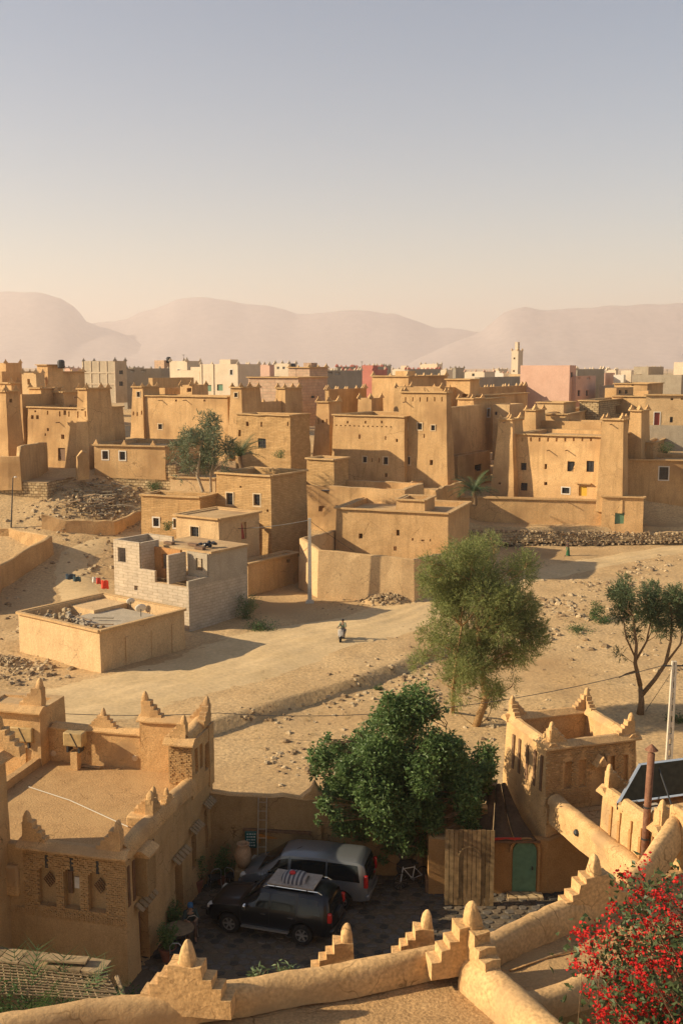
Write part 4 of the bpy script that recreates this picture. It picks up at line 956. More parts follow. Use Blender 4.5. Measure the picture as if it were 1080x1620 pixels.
# raised corner: pier on the right and the high back wall
pz = 6.25
m = MB(); face = Frame(lf.p(LW - 1.0, 6.1, 0), A_, .95, 2.25, 4.0, pz)
block(lh, 'corner_pier', face, fore, batter=.0, rh=[(.3, .6, 4.9, 5.9, .2), (.8, 1.1, 4.9, 5.9, .2), (1.35, 1.85, 4.6, 5.7, .35)], cell=.4, amp=.02, freq=1.4, roof=.05)
def PP(u, z, d): return lf.p(LW - 1.0 + u, 6.1 - d, z)
brickwork('brickwork', PP, .95, 4.6, pz - .05, [], lh, brickm)
coping('coping', lf.p(LW - 1.15, 6.12, pz + .05), lf.p(LW + .1, 6.12, pz + .05), .55, .12, lh)
ridge('parapet', lh, [lf.p(LW - .45, 6.2, pz + .32), lf.p(LW - .45, 8.4, pz + .42)], .6, .4, fore)
put_merlon(lh, left4, lf.p(LW - .4, 6.2, pz + .12), -A_, 1.15)
bw_ = Frame(lf.p(LW - 3.0, LD - .5, 0), A_, 2.98, .5, 3.8, 6.35); block(lh, 'back_wall', bw_, fore, batter=0, cell=.4, amp=.025, freq=1.2, roof=.03)
coping('coping', lf.p(LW - 3.1, LD - .25, 6.36), lf.p(LW - .4, LD - .25, 6.4), .72, .08, lh)
put_merlon(lh, right4, lf.p(LW - 2.85, LD - .25, 6.42), -A_, 1.3); put_merlon(lh, left4, lf.p(LW - .22, LD - .2, 6.5), -A_, 1.15); put_merlon(lh, left4, lf.p(LW - .22, LD - .25, 6.5), R(90) - A_, 1.1)
# low back parapet and the block at the back left
b2 = Frame(lf.p(LW - 7.2, LD - .4, 0), A_, 4.25, .45, 3.6, 5.65); block(lh, 'back_wall', b2, fore, batter=0, cell=.4, amp=.025, freq=1.2, roof=.03)
coping('coping', lf.p(LW - 7.0, LD - .18, 5.68), lf.p(LW - 3.0, LD - .18, 5.7), .62, .06, lh)
put_merlon(lh, full4, lf.p(LW - 4.75, LD - .18, 5.74), -A_, 1.05)
b3 = Frame(lf.p(LW - 10.2, LD - 1.1, 0), A_, 3.1, 2.2, 0, 6.55); block(lh, 'back_block', b3, fore, batter=.01, cell=.5, amp=.025, freq=1.2, roof=.1)
coping('coping', lf.p(LW - 10.3, LD - .95, 6.58), lf.p(LW - 7.0, LD - .95, 6.58), .7, .1, lh); put_merlon(lh, left4, lf.p(LW - 7.3, LD - .7, 6.65), -A_, 1.45)
# tall tower cut by the left edge, standing at the front left of the terrace
A2 = R(11); tq = aty(24, 1300, 33.6); tf = Frame(Vector((tq.x - .1, tq.y, 0)) - Vector((math.sin(A2), math.cos(A2), 0))*3.4 - Vector((math.cos(A2), -math.sin(A2), 0))*3, A2, 3.0, 3.4, -.2, 7.7)
tt = thing('courtyard_tower', 'tall earth tower with arched niches cut by the left edge, above the terrace', 'tower', tuple(tf.p(3, 0, 0)), -A2)
block(tt, 'wall', tf, lhm, batter=.012, rh=[(2.5, 2.85, 5.9, 7.0, .25), (1.6, 1.95, 5.7, 7.1, .25), (2.2, 2.6, 3.9, 5.2, .25), (.8, 1.2, 5.7, 7.1, .25)], cell=.4, amp=.025, freq=1.2, roof=.4)
coping('coping', tf.p(2.95, -.1, 7.75), tf.p(2.95, 3.5, 7.75), .8, .12, tt); coping('coping', tf.p(-.1, 3.3, 7.78), tf.p(2.9, 3.3, 7.78), .7, .12, tt)
put_merlon(tt, corner4, tf.p(2.8, 3.2, 7.85), R(-11), 1.4); put_merlon(tt, left4, tf.p(2.85, 1.2, 7.82), R(79), 1.2)

# --- the wall at the back of the court
wy = 40.2
wt = [zat(px, py, wy) for px, py in ((312, 1250), (430, 1256), (520, 1262), (640, 1268), (760, 1275))]
wp = [aty(px, 1260, wy) for px in (312, 430, 520, 640, 770)]
cw = thing('courtyard_wall', 'high mud wall behind the parked cars at the back of the courtyard', 'wall', (0, wy, 0))
wall_run('wall', '', wp, wt, [-.2]*5, .42, foreshade, cell=.4, amp=.03, th=cw, capm=fore)
m = MB(); hp = aty(497, 1262, wy + .1)
m.prism([hp + Vector(v) for v in ((-.75, -.25, -.1), (.85, -.25, -.1), (.2, -.25, .35), (.0, -.25, .72), (-.15, -.25, .4))], (0, .5, 0)); soft(m.build('gable_stub', fore, cw), .05)
m = MB(); a, b = aty(385, 1312, wy - .3), aty(492, 1318, wy - .3); m.bar(a, b, .12, .10); m.build('shelf_beam', brownwood, cw)
m = MB(); a, b = aty(505, 1300, wy - .28), aty(505, 1386, wy - .28); m.bar(a, b, .18, .16, up=Vector((0, 1, 0))); m.build('buttress', foreshade, cw)

# --- paved court
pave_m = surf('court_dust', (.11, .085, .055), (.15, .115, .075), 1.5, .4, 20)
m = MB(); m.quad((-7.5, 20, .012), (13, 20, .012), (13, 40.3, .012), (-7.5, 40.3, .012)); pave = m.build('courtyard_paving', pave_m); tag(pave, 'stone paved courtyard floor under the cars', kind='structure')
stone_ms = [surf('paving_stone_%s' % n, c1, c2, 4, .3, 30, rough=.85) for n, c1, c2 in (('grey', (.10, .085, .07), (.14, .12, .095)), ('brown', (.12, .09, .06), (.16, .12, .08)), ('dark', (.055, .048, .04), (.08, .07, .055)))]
SM = []
for k in range(12):
    n = random.choice((6, 7, 8)); ang = sorted(random.uniform(-.25, .25) + 2*math.pi*i/n for i in range(n)); rr = [random.uniform(.85, 1.1) for _ in range(n)]
    m = MB(); V = [(math.cos(t)*r, math.sin(t)*r, -.02) for t, r in zip(ang, rr)] + [(math.cos(t)*r*.97, math.sin(t)*r*.97, .025) for t, r in zip(ang, rr)] + [(math.cos(t)*r*.85, math.sin(t)*r*.85, .04) for t, r in zip(ang, rr)]
    Fs = [(i, (i+1) % n, n+(i+1) % n, n+i) for i in range(n)] + [(n+i, n+(i+1) % n, 2*n+(i+1) % n, 2*n+i) for i in range(n)] + [tuple(range(2*n, 3*n))]
    m.add(V, Fs); SM.append(m.mesh('paving_stone', stone_ms[k % 3]))
cells = []
row = 0; y = 28.0
while y < 40.1:
    x = -7.3 + .2*(row % 2)
    while x < 12.5:
        cells.append((x + random.uniform(-.06, .06), y + random.uniform(-.05, .05), random.uniform(.17, .235), random.uniform(.13, .185))); x += .42
    y += .335; row += 1
def court_vis(x, y):
    d = y*cp + 20.5*sp; px = 540 + F_PX*x/d; py = 810 - F_PX*(y*sp - 20.5*cp)/d
    return 255 < px < 900 and 1390 < py < 1540 - .0*px and py < 1560 - (px - 300)*.14
vis = [c for c in cells if court_vis(c[0], c[1])]; hid = [c for c in cells if not court_vis(c[0], c[1])]
vis.sort(key=lambda c: c[1]); big = vis[:300]; rest = vis[300:] + [c for c in hid if c[1] > 33]
for x, y, a, b in big:
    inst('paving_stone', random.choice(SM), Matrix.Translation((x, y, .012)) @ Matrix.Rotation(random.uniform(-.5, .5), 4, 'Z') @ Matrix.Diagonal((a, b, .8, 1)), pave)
m = MB()
for x, y, a, b in rest:
    n = 6; t0 = random.random(); V = []
    for r, z in ((1, -.01), (.97, .03), (.85, .042)):
        V += [(x + math.cos(2*math.pi*i/n + t0)*a*r, y + math.sin(2*math.pi*i/n + t0)*b*r, .012 + z) for i in range(n)]
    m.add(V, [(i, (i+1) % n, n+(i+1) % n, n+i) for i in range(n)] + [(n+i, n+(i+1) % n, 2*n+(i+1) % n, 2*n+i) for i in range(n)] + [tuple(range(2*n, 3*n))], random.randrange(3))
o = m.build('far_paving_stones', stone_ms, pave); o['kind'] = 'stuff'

# --- gate, shed and wall on the right of the court
gy = 38.7
sw_ = thing('shed_wall', 'orange brown wall with a green arched door right of the wooden gate', 'wall', (6, gy, 0))
p0, p1, p2 = aty(672, 1405, gy), aty(780, 1405, gy), aty(852, 1405, gy)
redmud = surf('orange_mud_wall', (.36, .19, .07), (.44, .245, .095), 1.2, .3, 22, bd=.03)
wall_run('wall', '', [aty(776, 1405, gy), aty(862, 1405, gy), Vector((12.5, gy + .9, 0))], [2.3, 2.3, 3.0], [-.1]*3, .36, redmud, cell=.4, amp=.02, th=sw_, capm=redmud)
wall_run('pier', '', [aty(676, 1405, gy), aty(706, 1405, gy)], [2.35, 2.3], [-.1]*2, .5, redmud, cell=.3, amp=.02, th=sw_)
dc = aty(828, 1408, gy - .25); m = MB(); dw, dh = .46, 1.65; pts = [(-dw, 0), (dw, 0)] + [(dw*math.cos(t), dh + dw*.95*math.sin(t)) for t in [math.pi*k/10 for k in range(11)]]
dz = .12
m.prism([Vector((dc.x + x*1.0, dc.y, dz + z)) for x, z in pts], (0, .09, 0)); dr = m.build('door', greendoor, sw_)
m = MB(); m.box((dc.x + .3, dc.y - .04, 1.1), (.05, .06, .12)); m.build('handle', iron, dr)
m = MB(); pts2 = [(x*1.0 + (.09 if x > 0 else -.09), z + (.09 if z > dh else 0)) for x, z in pts]
for (xa, za), (xb, zb) in zip(pts2[1:], pts2[2:]): m.bar((dc.x + xa, dc.y - .02, dz + za), (dc.x + xb, dc.y - .02, dz + zb), .1, .1)
m.build('door_frame', redmud, sw_)
m = MB(); m.box((dc.x, dc.y - .25, .05), (1.4, .5, .16)); soft(m.build('door_step', stonew, sw_), .03)
m = MB(); a, b = aty(772, 1327, gy - .3), aty(824, 1327, gy - .3); m.bar(a, b, .05, .09); m.build('red_trim', plain('red_paint', (.45, .03, .02), .5), sw_)
# shed roof of sagging dark sheets
sh = thing('shed_roof', 'sagging dark sheet roof over the shed beside the right tower', 'shed', (6.2, 40, 2))
tarp = surf('dark_roof_felt', (.075, .05, .03), (.13, .085, .05), 1.8, .4, 10, rough=.8)
rows = []
a0, a1 = aty(742, 1330, gy - .35), aty(850, 1330, gy - .35); b0, b1 = aty(775, 1246, gy + 2.6), aty(800, 1238, gy + 2.6)
for k in range(3):
    V = []; Fs = []; n = 8; uu0, uu1 = k/3 + .008, (k + 1)/3 - .008
    for i in range(n + 1):
        for j in range(n + 1):
            u = lerp(uu0, uu1, i/n); v = j/n; p = a0.lerp(a1, u).lerp(b0.lerp(b1, u), v); p.z += -.22*math.sin(math.pi*v) + .05*math.sin(i/n*math.pi) + .05*noise.noise(p*2); V.append(p)
    Fs = [(i*(n+1)+j, (i+1)*(n+1)+j, (i+1)*(n+1)+j+1, i*(n+1)+j+1) for i in range(n) for j in range(n)]
    m = MB(); m.add(V, Fs); o = m.build('roof_sheet', tarp, sh, smooth=True); md = o.modifiers.new('thick', 'SOLIDIFY'); md.thickness = .03
m = MB(); m.bar(a0 + Vector((-.1, 0, -.05)), a1 + Vector((.1, 0, -.05)), .08, .08); m.build('roof_beam', brownwood, sh)
for px, yb in ((800, 1240), (775, 1246)):
    q = aty(px, 1246, gy + 2.6); m = MB(); m.tube([(q.x, q.y, -.1), q], .06, 6); m.build('post', brownwood, sh)
# low wall behind the shed, and a lit sheet leaning at its top
m = MB(); q = aty(772, 1250, gy + 2.9); m.box(q + Vector((-.3, .1, .0)), (1.3, .06, .9), Matrix.Rotation(R(-35), 3, 'X') @ Matrix.Rotation(R(10), 3, 'Y')); m.build('corrugated_sheet', MATS['cement_render'], sh)
# wooden gate leaf, open towards us
gt = thing('wooden_gate', 'tall weathered plank gate leaf standing open in the courtyard', 'gate', tuple(aty(741, 1430, 37.7)))
g0, g1 = atz(702, 1431, .06), atz(780, 1433, .06); gh = 3.05; N_ = 11
wood_ms = [plain('gate_plank_%s' % n, c, .8, var=.35, vscale=5, spec=.2) for n, c in (('pale', (.27, .18, .085)), ('mid', (.22, .14, .065)), ('dark', (.17, .11, .05)))]
gd = (g1 - g0); gn = Vector((gd.y, -gd.x, 0)).normalized()
for k in range(N_):
    a = g0 + gd*((k + .5)/N_); m = MB(); zt_ = gh + random.uniform(-.015, .015)
    m.bar(a + gn*random.uniform(0, .015), a + Vector((0, 0, zt_)), gd.length/N_ - .022, .045, up=gn); m.build('plank', wood_ms[random.randrange(3)], gt)
for z in (.35, 1.55, 2.8):
    m = MB(); m.bar(g0 - gn*.05 + Vector((0, 0, z)), g1 - gn*.05 + Vector((0, 0, z)), .05, .12); m.build('cross_rail', brownwood, gt)
m = MB(); cx_ = (g0 + g1)/2 + gn*.03
arc = [cx_ + gd.normalized()*.42*math.cos(t) + Vector((0, 0, 1.95 + .42*math.sin(t))) for t in [math.pi*k/12 for k in range(13)]]
for a, b in zip([cx_ + gd.normalized()*.42 + Vector((0, 0, .3))] + arc, arc + [cx_ - gd.normalized()*.42 + Vector((0, 0, .3))]): m.bar(a, b, .035, .035)
m.build('wicket_arch', wood_ms[0], gt)

# --- right tower with its roof terrace
A3 = R(-17)
rf0 = aty(859, 1412, 38.6)
rt = thing('brick_tower', 'square mud brick tower with four stepped corner merlons beside the big tree', 'tower', (rf0.x, rf0.y, 0), -A3)
rtf = Frame(Vector((rf0.x, rf0.y, 0)), A3, 4.2, 4.1, -.3, 5.85)
nich = [(u, u + .42, 4.1, 5.2, .16) for u in (.75, 1.42, 2.75, 3.4)]
block(rt, 'wall', rtf, fore, batter=.03, fh=nich, cell=.4, amp=.025, freq=1.2, roof=1.2, rim=.28, roofmat=foreroof)
def PR(u, z, d): return rtf.p(u + .02, .03*(z + .3) - d, z)
hol = [(h[0], h[1], h[2], h[3]) for h in nich] + [(h[0] + .12, h[1] - .12, 5.1, 5.62) for h in nich] + [(h[0] + .05, h[1] - .05, 5.15, 5.3) for h in nich] + [(1.98, 2.62, 3.4, 5.25)]
brickwork('brickwork', PR, 3.95, 3.45, 5.75, [(a - .2*0, b, c, d) for a, b, c, d in hol], rt, brickm)
for v in (.7, 1.25, 1.9, 2.6, 3.15):
    m = MB(); m.bar(rtf.p(.03*5.0 - .02, v, 3.9), rtf.p(.03*5.5 - .02, v, 5.35), .17, .07, up=rtf.ex); m.build('slot_shade', brownwood, rt)  # dark strips stand in for the shade inside recessed slots
m = MB(); m.prism([rtf.p(2.0, -.3, 5.0) + Vector((0, 0, z)) + rtf.ex*x for x, z in ((0, 0), (.55, 0), (.32, .42))], rtf.ey*.45); soft(m.build('bracket', fore, rt), .03)
m = MB(); m.bar(rtf.p(2.62, -.06, 3.5), rtf.p(2.62, -.06, 5.4), .14, .16, up=rtf.ey); m.build('doorway_pier', fore, rt)
ti = .03*6.1
for a, b in (((ti - .2, ti + .14), (4.2 - ti + .2, ti + .14)), ((4.2 - ti - .14, ti - .1), (4.2 - ti - .14, 4.1 - ti + .1)), ((4.2 - ti + .2, 4.1 - ti - .14), (ti - .2, 4.1 - ti - .14)), ((ti + .14, 4.1 - ti + .1), (ti + .14, ti - .1))):
    coping('coping', rtf.p(a[0], a[1], 5.9), rtf.p(b[0], b[1], 5.9), .58, .12, rt)
for u, v, me, ang in ((ti + .16, ti + .16, right4, 0), (4.2 - ti - .16, ti + .16, left4, 0), (4.2 - ti - .16, 4.1 - ti - .16, left4, 0), (ti + .16, 4.1 - ti - .16, right4, 0)):
    put_merlon(rt, me, rtf.p(u, v, 5.98), -A3 + ang, 1.05)
    put_merlon(rt, me, rtf.p(u, v, 5.97), -A3 + R(90 if (v < 2) == (u < 2) else -90), 1.0) if (u < 2) else None
put_merlon(rt, left4, rtf.p(4.2 - ti - .16, 4.1 - ti - .16, 5.97), -A3 + R(90), 1.0); put_merlon(rt, left4, rtf.p(4.2 - ti - .16, ti + .16, 5.97), -A3 + R(-90), 1.0)
# terrace bridging towards us: floor, thick parapet band
br = thing('roof_terrace', 'bright mud roof terrace with a thick parapet running from the brick tower', 'terrace', (rf0.x + 1, 34, 3), -A3)
def TP(u, v, z): return rtf.p(u, v, z)
L_ = 15
bandf = Frame(TP(.12, -L_, 0), A3, .5, L_ - .02, 2.85, 3.75); block(br, 'parapet_wall', bandf, fore, batter=0, cell=.4, amp=.03, freq=1.2, roof=.02)
ridge('parapet', br, [TP(.38, -L_, 4.02), TP(.36, -8, 4.0), TP(.36, -.05, 4.02)], .62, .34, fore, amp=.03)
sl = Frame(TP(.63, -L_, 0), A3, 5.5, L_ - .03, 2.9, 3.32); block(br, 'floor', sl, foreroof, batter=0, cell=.6, amp=.02, freq=1, roof=.02, roofmat=foreroof)
for v in (-3, -8, -13):
    m = MB(); m.bar(TP(3.2, v, -.1), TP(3.2, v, 2.9), .5, .5, up=rtf.ey); m.build('pillar', redmud, br)
m = MB(); q = TP(.1, -2.2, 3.45); m.lathe(q, [(.02, -.16), (.13, -.1), (.13, .05), (.05, .12)], 8, M=Matrix.Rotation(R(-90), 3, 'Y')); m.build('wall_lamp', iron, br)
# stair tower with the solar panel
stc = aty(946, 1336, 35.9)
stf = Frame(Vector((stc.x, stc.y, 0)) - rtf.ey*3.7, A3, 3.6, 3.7, 3.2, 5.35)
st = thing('stair_tower', 'small slotted mud stair tower carrying the tilted panel', 'tower', (stf.O.x, stf.O.y, 3.3), -A3)
block(st, 'wall', stf, fore, batter=.03, cell=.35, amp=.02, freq=1.2, roof=.5, rim=.3, roofmat=foreroof, fh=[(.5, .9, 3.9, 5.0, .2)])
for k, v in enumerate((.5, 1.15, 1.75, 2.45, 3.0)):
    z0_ = 3.75; m = MB(); m.bar(stf.p(.03*1.0 - .03, v, z0_), stf.p(.03*1.5 - .02, v, z0_ + .95), .14, .07, up=stf.ex); m.build('slot_shade', redmud, st)  # darker mud strips drawn in place of the slots' shade
    m = MB(); m.bar(stf.p(.03*1.5 - .03, v - .06, z0_ + .9), stf.p(.03*1.8 - .03, v - .06, z0_ + 1.3), .06, .06, up=stf.ex); m.build('slot_shade', redmud, st)
coping('coping', stf.p(.2, -.1, 5.42), stf.p(.2, 3.8, 5.42), .66, .12, st); coping('coping', stf.p(-.1, 3.5, 5.4), stf.p(3.6, 3.5, 5.4), .6, .1, st); coping('coping', stf.p(-.1, .18, 5.41), stf.p(3.6, .18, 5.41), .6, .1, st)
put_merlon(st, right4, stf.p(.22, 3.5, 5.5), -A3, 1.1); put_merlon(st, right4, stf.p(.22, .25, 5.5), -A3, 1.1); put_merlon(st, right4, stf.p(.22, .3, 5.5), R(90) - A3, 1.0)
# ------------------------------------------------------------------ the two parked vehicles
def pl(tab, x):
    if x <= tab[0][0]: return tab[0][1]
    for (a, va), (b, vb) in zip(tab, tab[1:]):
        if x <= b: t = (x - a)/(b - a); return lerp(va, vb, t)
    return tab[-1][1]
tyre_m = plain('tyre_rubber', (.018, .017, .016), .85, spec=.2); rim_m = plain('alloy_rim', (.42, .40, .37), .35, metal=.8)
trim_m = plain('black_trim', (.02, .02, .02), .6); chrome = plain('chrome', (.7, .68, .64), .15, metal=1.0)
redlens = plain('red_lens', (.45, .02, .015), .2, coat=.5); clearlens = plain('clear_lens', (.55, .52, .45), .15, coat=.6)
carglass = plain('tinted_glass', (.008, .011, .012), .08, spec=.4)
def wheel(M, r, wd, parent, out):
    T = M @ Matrix.Rotation(R(90), 4, 'X')
    m = MB(); h = wd/2
    prof = [(r*.62, -h), (r*.9, -h), (r*.98, -h*.75), (r, -h*.4), (r, h*.4), (r*.98, h*.75), (r*.9, h), (r*.62, h)]
    m.lathe((0, 0, 0), prof, 28, cap=False); m.v = [tuple(T @ Vector(p)) for p in m.v]; wo = m.build('wheel', tyre_m, parent, smooth=True, sharp=40)
    m = MB(); s = -out
    m.lathe((0, 0, 0), [(r*.63, -h*.2), (r*.63, h*.82), (r*.58, h*.86), (r*.55, h*.3), (r*.1, h*.25), (.001, h*.25)], 24, cap=False)
    if s < 0: m.v = [(x, y, -z) for x, y, z in m.v]; m.f = [tuple(reversed(f)) for f in m.f]
    m.v = [tuple(T @ Vector(p)) for p in m.v]; m.build('rim_barrel', trim_m, wo, smooth=True, sharp=30)
    m = MB()
    for k in range(6):
        t = 2*math.pi*k/6; d = Vector((math.cos(t), math.sin(t), 0)); m.bar(d*r*.08 + Vector((0, 0, s*h*.62)), d*r*.58 + Vector((0, 0, s*h*.72)), r*.17, h*.25, up=Vector((0, 0, 1)))
    m.lathe((0, 0, s*h*.6), [(r*.17, -h*.15), (r*.17, h*.15), (r*.05, h*.2)], 12)
    m.lathe((0, 0, s*h*.75), [(r*.55, -.012), (r*.64, -.012), (r*.64, .012), (r*.55, .012), (r*.55, -.012)], 24, cap=False)
    m.v = [tuple(T @ Vector(p)) for p in m.v]; m.build('rim', rim_m, wo)
def vehicle(name, label, loc, ang, sp_, paint):
    th = thing(name, label, sp_['cat'], loc, ang); MW = wm(th)
    def Wp(p): return MW @ Vector(p)
    hw, hr, sill, Rw = sp_['hw'], sp_['hr'], sp_['sill'], sp_['r']; ax = sp_['axles']; belt0 = sp_['belt']; x0, x1 = sp_['x0'], sp_['x1']
    def sect(x):
        zt = pl(sp_['top'], x); zb = sill
        e = min(1, max(0, min(x - x0, x1 - x)/.35)); nose = 1 - .16*(1 - e)**2
        for a in ax:
            if abs(x - a) < Rw + .09: zb = max(zb, Rw + math.sqrt(max(0, (Rw + .09)**2 - (x - a)**2)))
        belt = min(belt0, zt - .06); c = max(0, min(1, (zt - belt0 - .04)/.5)); h = hw*nose
        zb = min(zb, belt - .08); hre = lerp(h - .13, hr, c); mid = max(zb + .03, lerp(zb, belt, .55))
        return [(0, zb), (h - .10, zb), (h - .03, zb + .015), (h, max(zb + .04, min(.62, mid))), (h - .005, lerp(max(zb + .04, min(.62, mid)), belt, .6)), (h - .035, belt),
                (lerp(h - .05, hre, .52) + .02*c, lerp(belt, zt - .07, .55)), (hre, zt - .07), (hre - .10, zt - .015), (hre*.5, zt + .012*c + .008), (0, zt + .018*c + .01)]
    xs_ = sorted(set([round(lerp(x0, x1, k/70), 4) for k in range(71)] + [round(a + s_*(Rw + .09)*q, 4) for a in ax for s_ in (-1, 1) for q in (.2, .5, .75, .9, .97, 1.0)]))
    m = MB(); rows = []
    for x in xs_:
        sct = sect(x); rows.append([(x, y, z) for y, z in sct] + [(x, -y, z) for y, z in reversed(sct[1:-1])])
    n = len(rows[0]); V = [Wp(p) for r_ in rows for p in r_]
    Fs = [(i*n+k, i*n+(k+1) % n, (i+1)*n+(k+1) % n, (i+1)*n+k) for i in range(len(rows)-1) for k in range(n)] + [tuple(range(n-1, -1, -1)), tuple((len(rows)-1)*n + k for k in range(n))]
    m.add(V, Fs); body = m.build('body', paint, th, smooth=True, sharp=38)
    m = MB(); m.box(((x0 + x1)/2, 0, sill + .18), (x1 - x0 - .3, hw*1.35, .42)); m.v = [tuple(Wp(p)) for p in m.v]; m.build('underbody', trim_m, th)
    def side_pt(x, t, s_):
        sct = sect(x); a, b, c = sct[5], sct[6], sct[7]
        y, z = (lerp(a[0], b[0], t/.55), lerp(a[1], b[1], t/.55)) if t < .55 else (lerp(b[0], c[0], (t - .55)/.45), lerp(b[1], c[1], (t - .55)/.45))
        return Vector((x, s_*(y + .008), z + .002))
    for s_ in (1, -1):
        for (l0, l1, u0, u1) in sp_['side_glass']:
            m = MB(); N1, N2 = 8, 5; V = []
            for i in range(N1 + 1):
                for j in range(N2 + 1):
                    t = lerp(.10, .88, j/N2); x = lerp(lerp(l0, l1, i/N1), lerp(u0, u1, i/N1), j/N2); V.append(Wp(side_pt(x, t, s_)))
            m.add(V, [(i*(N2+1)+j, i*(N2+1)+j+1, (i+1)*(N2+1)+j+1, (i+1)*(N2+1)+j) for i in range(N1) for j in range(N2)]); m.build('side_window', carglass, th, smooth=True)
        for a in ax: wheel(MW @ Matrix.Translation((a, s_*(hw - .13), Rw)), Rw, .24, th, s_)
        for hx in sp_['handles']:
            m = MB(); m.bar(Wp((hx - .1, s_*(hw + .015), belt0 - .13)), Wp((hx + .1, s_*(hw + .015), belt0 - .13)), .03, .035); m.build('door_handle', chrome, th)
        m = MB(); mx_ = sp_['mirror']; m.box(Wp((mx_, s_*(hw + .10), belt0 + .08)), (.12, .2, .17), MW.to_3x3()); mi = m.build('wing_mirror', sp_.get('mirror_m', paint), th); soft(mi, .03)
        m = MB(); tl = sp_['tail']; m.box(Wp((x0 + .05, s_*(hw - .13), (tl[0] + tl[1])/2)), (.16, .17, tl[1] - tl[0]), MW.to_3x3(), taper=.9); soft(m.build('tail_light', redlens, th), .03)
        m = MB(); hl = sp_['head']; m.box(Wp((x1 - .17, s_*(hw - .24), hl)), (.34, .3, .15), MW.to_3x3(), taper=.85); soft(m.build('headlight', clearlens, th), .04)
        m = MB(); m.bar(Wp((ax[0] + Rw + .1, s_*(hw + .02), sill + .0)), Wp((ax[1] - Rw - .12, s_*(hw + .02), sill)), .14, .06); m.build('side_step', sp_.get('step_m', trim_m), th)
        for a in sp_['seams']:
            m = MB(); pts = [Wp((a, s_*(y + .003), z)) for y, z in sect(a)[2:8]]; m.tube(pts, .006, 4); m.build('door_seam', trim_m, th)
    def top_glass(nm, xa, xb, wl, wu):
        m = MB(); N1 = 10; V = []
        for j in range(6):
            x = lerp(xa, xb, j/5); d = .03; dz = pl(sp_['top'], x + d) - pl(sp_['top'], x - d); nrm = Vector((-dz, 0, 2*d)).normalized()
            if xa < 0 and nrm.x > 0: nrm = -nrm
            for i in range(N1 + 1):
                y = lerp(-1, 1, i/N1)*lerp(wl, wu, j/5); sct = sect(x); z = sct[10][1] - (abs(y)/max(.1, sct[8][0]))**3*.025; V.append(Wp(Vector((x, y, z)) + nrm*.014))
        m.add(V, [(i*(N1+1)+j, i*(N1+1)+j+1, (i+1)*(N1+1)+j+1, (i+1)*(N1+1)+j) for i in range(5) for j in range(N1)]); return m.build(nm, carglass, th, smooth=True)
    top_glass('windscreen', *sp_['screen']); top_glass('rear_window', *sp_['back'])
    m = MB(); m.box(Wp((x1 + .0, 0, sill + .16)), (.16, hw*1.7, .26), MW.to_3x3()); soft(m.build('front_bumper', sp_.get('bump', paint), th), .06)
    m = MB(); m.box(Wp((x0 + .02, 0, sill + .14)), (.2, hw*1.75, .24), MW.to_3x3()); soft(m.build('rear_bumper', sp_.get('bump', paint), th), .06)
    return th, MW, Wp, sect
suv_paint = plain('black_car_paint', (.006, .007, .009), .3, coat=.35, spec=.35)
van_paint = plain('silver_grey_paint', (.19, .20, .205), .34, metal=.5, coat=.5)
suv_spec = dict(cat='car', hw=.93, hr=.66, sill=.44, r=.385, axles=(-1.395, 1.395), belt=1.13, x0=-2.46, x1=2.30,
    top=[(-2.46, .98), (-2.44, 1.16), (-2.33, 1.62), (-2.2, 1.78), (-2.0, 1.82), (-.8, 1.87), (.1, 1.83), (.3, 1.77), (.95, 1.24), (1.1, 1.19), (1.9, 1.12), (2.15, 1.04), (2.26, .92), (2.30, .78)],
    side_glass=[(.85, -.12, .34, -.12), (-.22, -1.14, -.22, -1.10), (-1.26, -2.08, -1.24, -1.92)], handles=(.05, -.98), mirror=.74, mirror_m=chrome, tail=(.98, 1.32), head=.92, seams=(.95, -.17, -1.18),
    screen=(.93, .32, .70, .60), back=(-2.44, -2.30, .66, .60), step_m=rim_m)
mid = (atz(362, 1476, 0) + atz(481, 1496, 0))/2; hd = (atz(362, 1476, 0) - atz(481, 1496, 0)).normalized(); pr = Vector((-hd.y, hd.x, 0)); pr = pr if pr.y > 0 else -pr
sl_ = mid + pr*.80; suv, MS, SW, _ = vehicle('off_road_car', 'black off road car with a loaded roof rack in the courtyard', (sl_.x, sl_.y, .045), math.atan2(hd.y, hd.x), suv_spec, suv_paint)
for s_ in (1, -1):
    m = MB(); m.tube([SW((.15, s_*.6, 1.86)), SW((.0, s_*.6, 1.94)), SW((-1.9, s_*.58, 1.93)), SW((-2.05, s_*.58, 1.85))], .02, 6); m.build('roof_rail', chrome, suv)
for x in (-.3, -1.5):
    m = MB(); m.bar(SW((x, -.62, 1.93)), SW((x, .62, 1.93)), .05, .04); m.build('roof_bar', trim_m, suv)
m = MB(); m.box(SW((-2.5, 0, 1.0)), (.16, .5, .34), MS.to_3x3()); soft(m.build('plate_recess', trim_m, suv), .03)
board_m = plain('pale_board', (.34, .28, .22), .8, var=.2)
m = MB(); m.box(SW((-.85, 0, 1.98)), (1.75, 1.12, .05), MS.to_3x3()); o = m.build('roof_board', board_m); tag(o, 'pale board lashed on the roof rack of the black car', 'board')
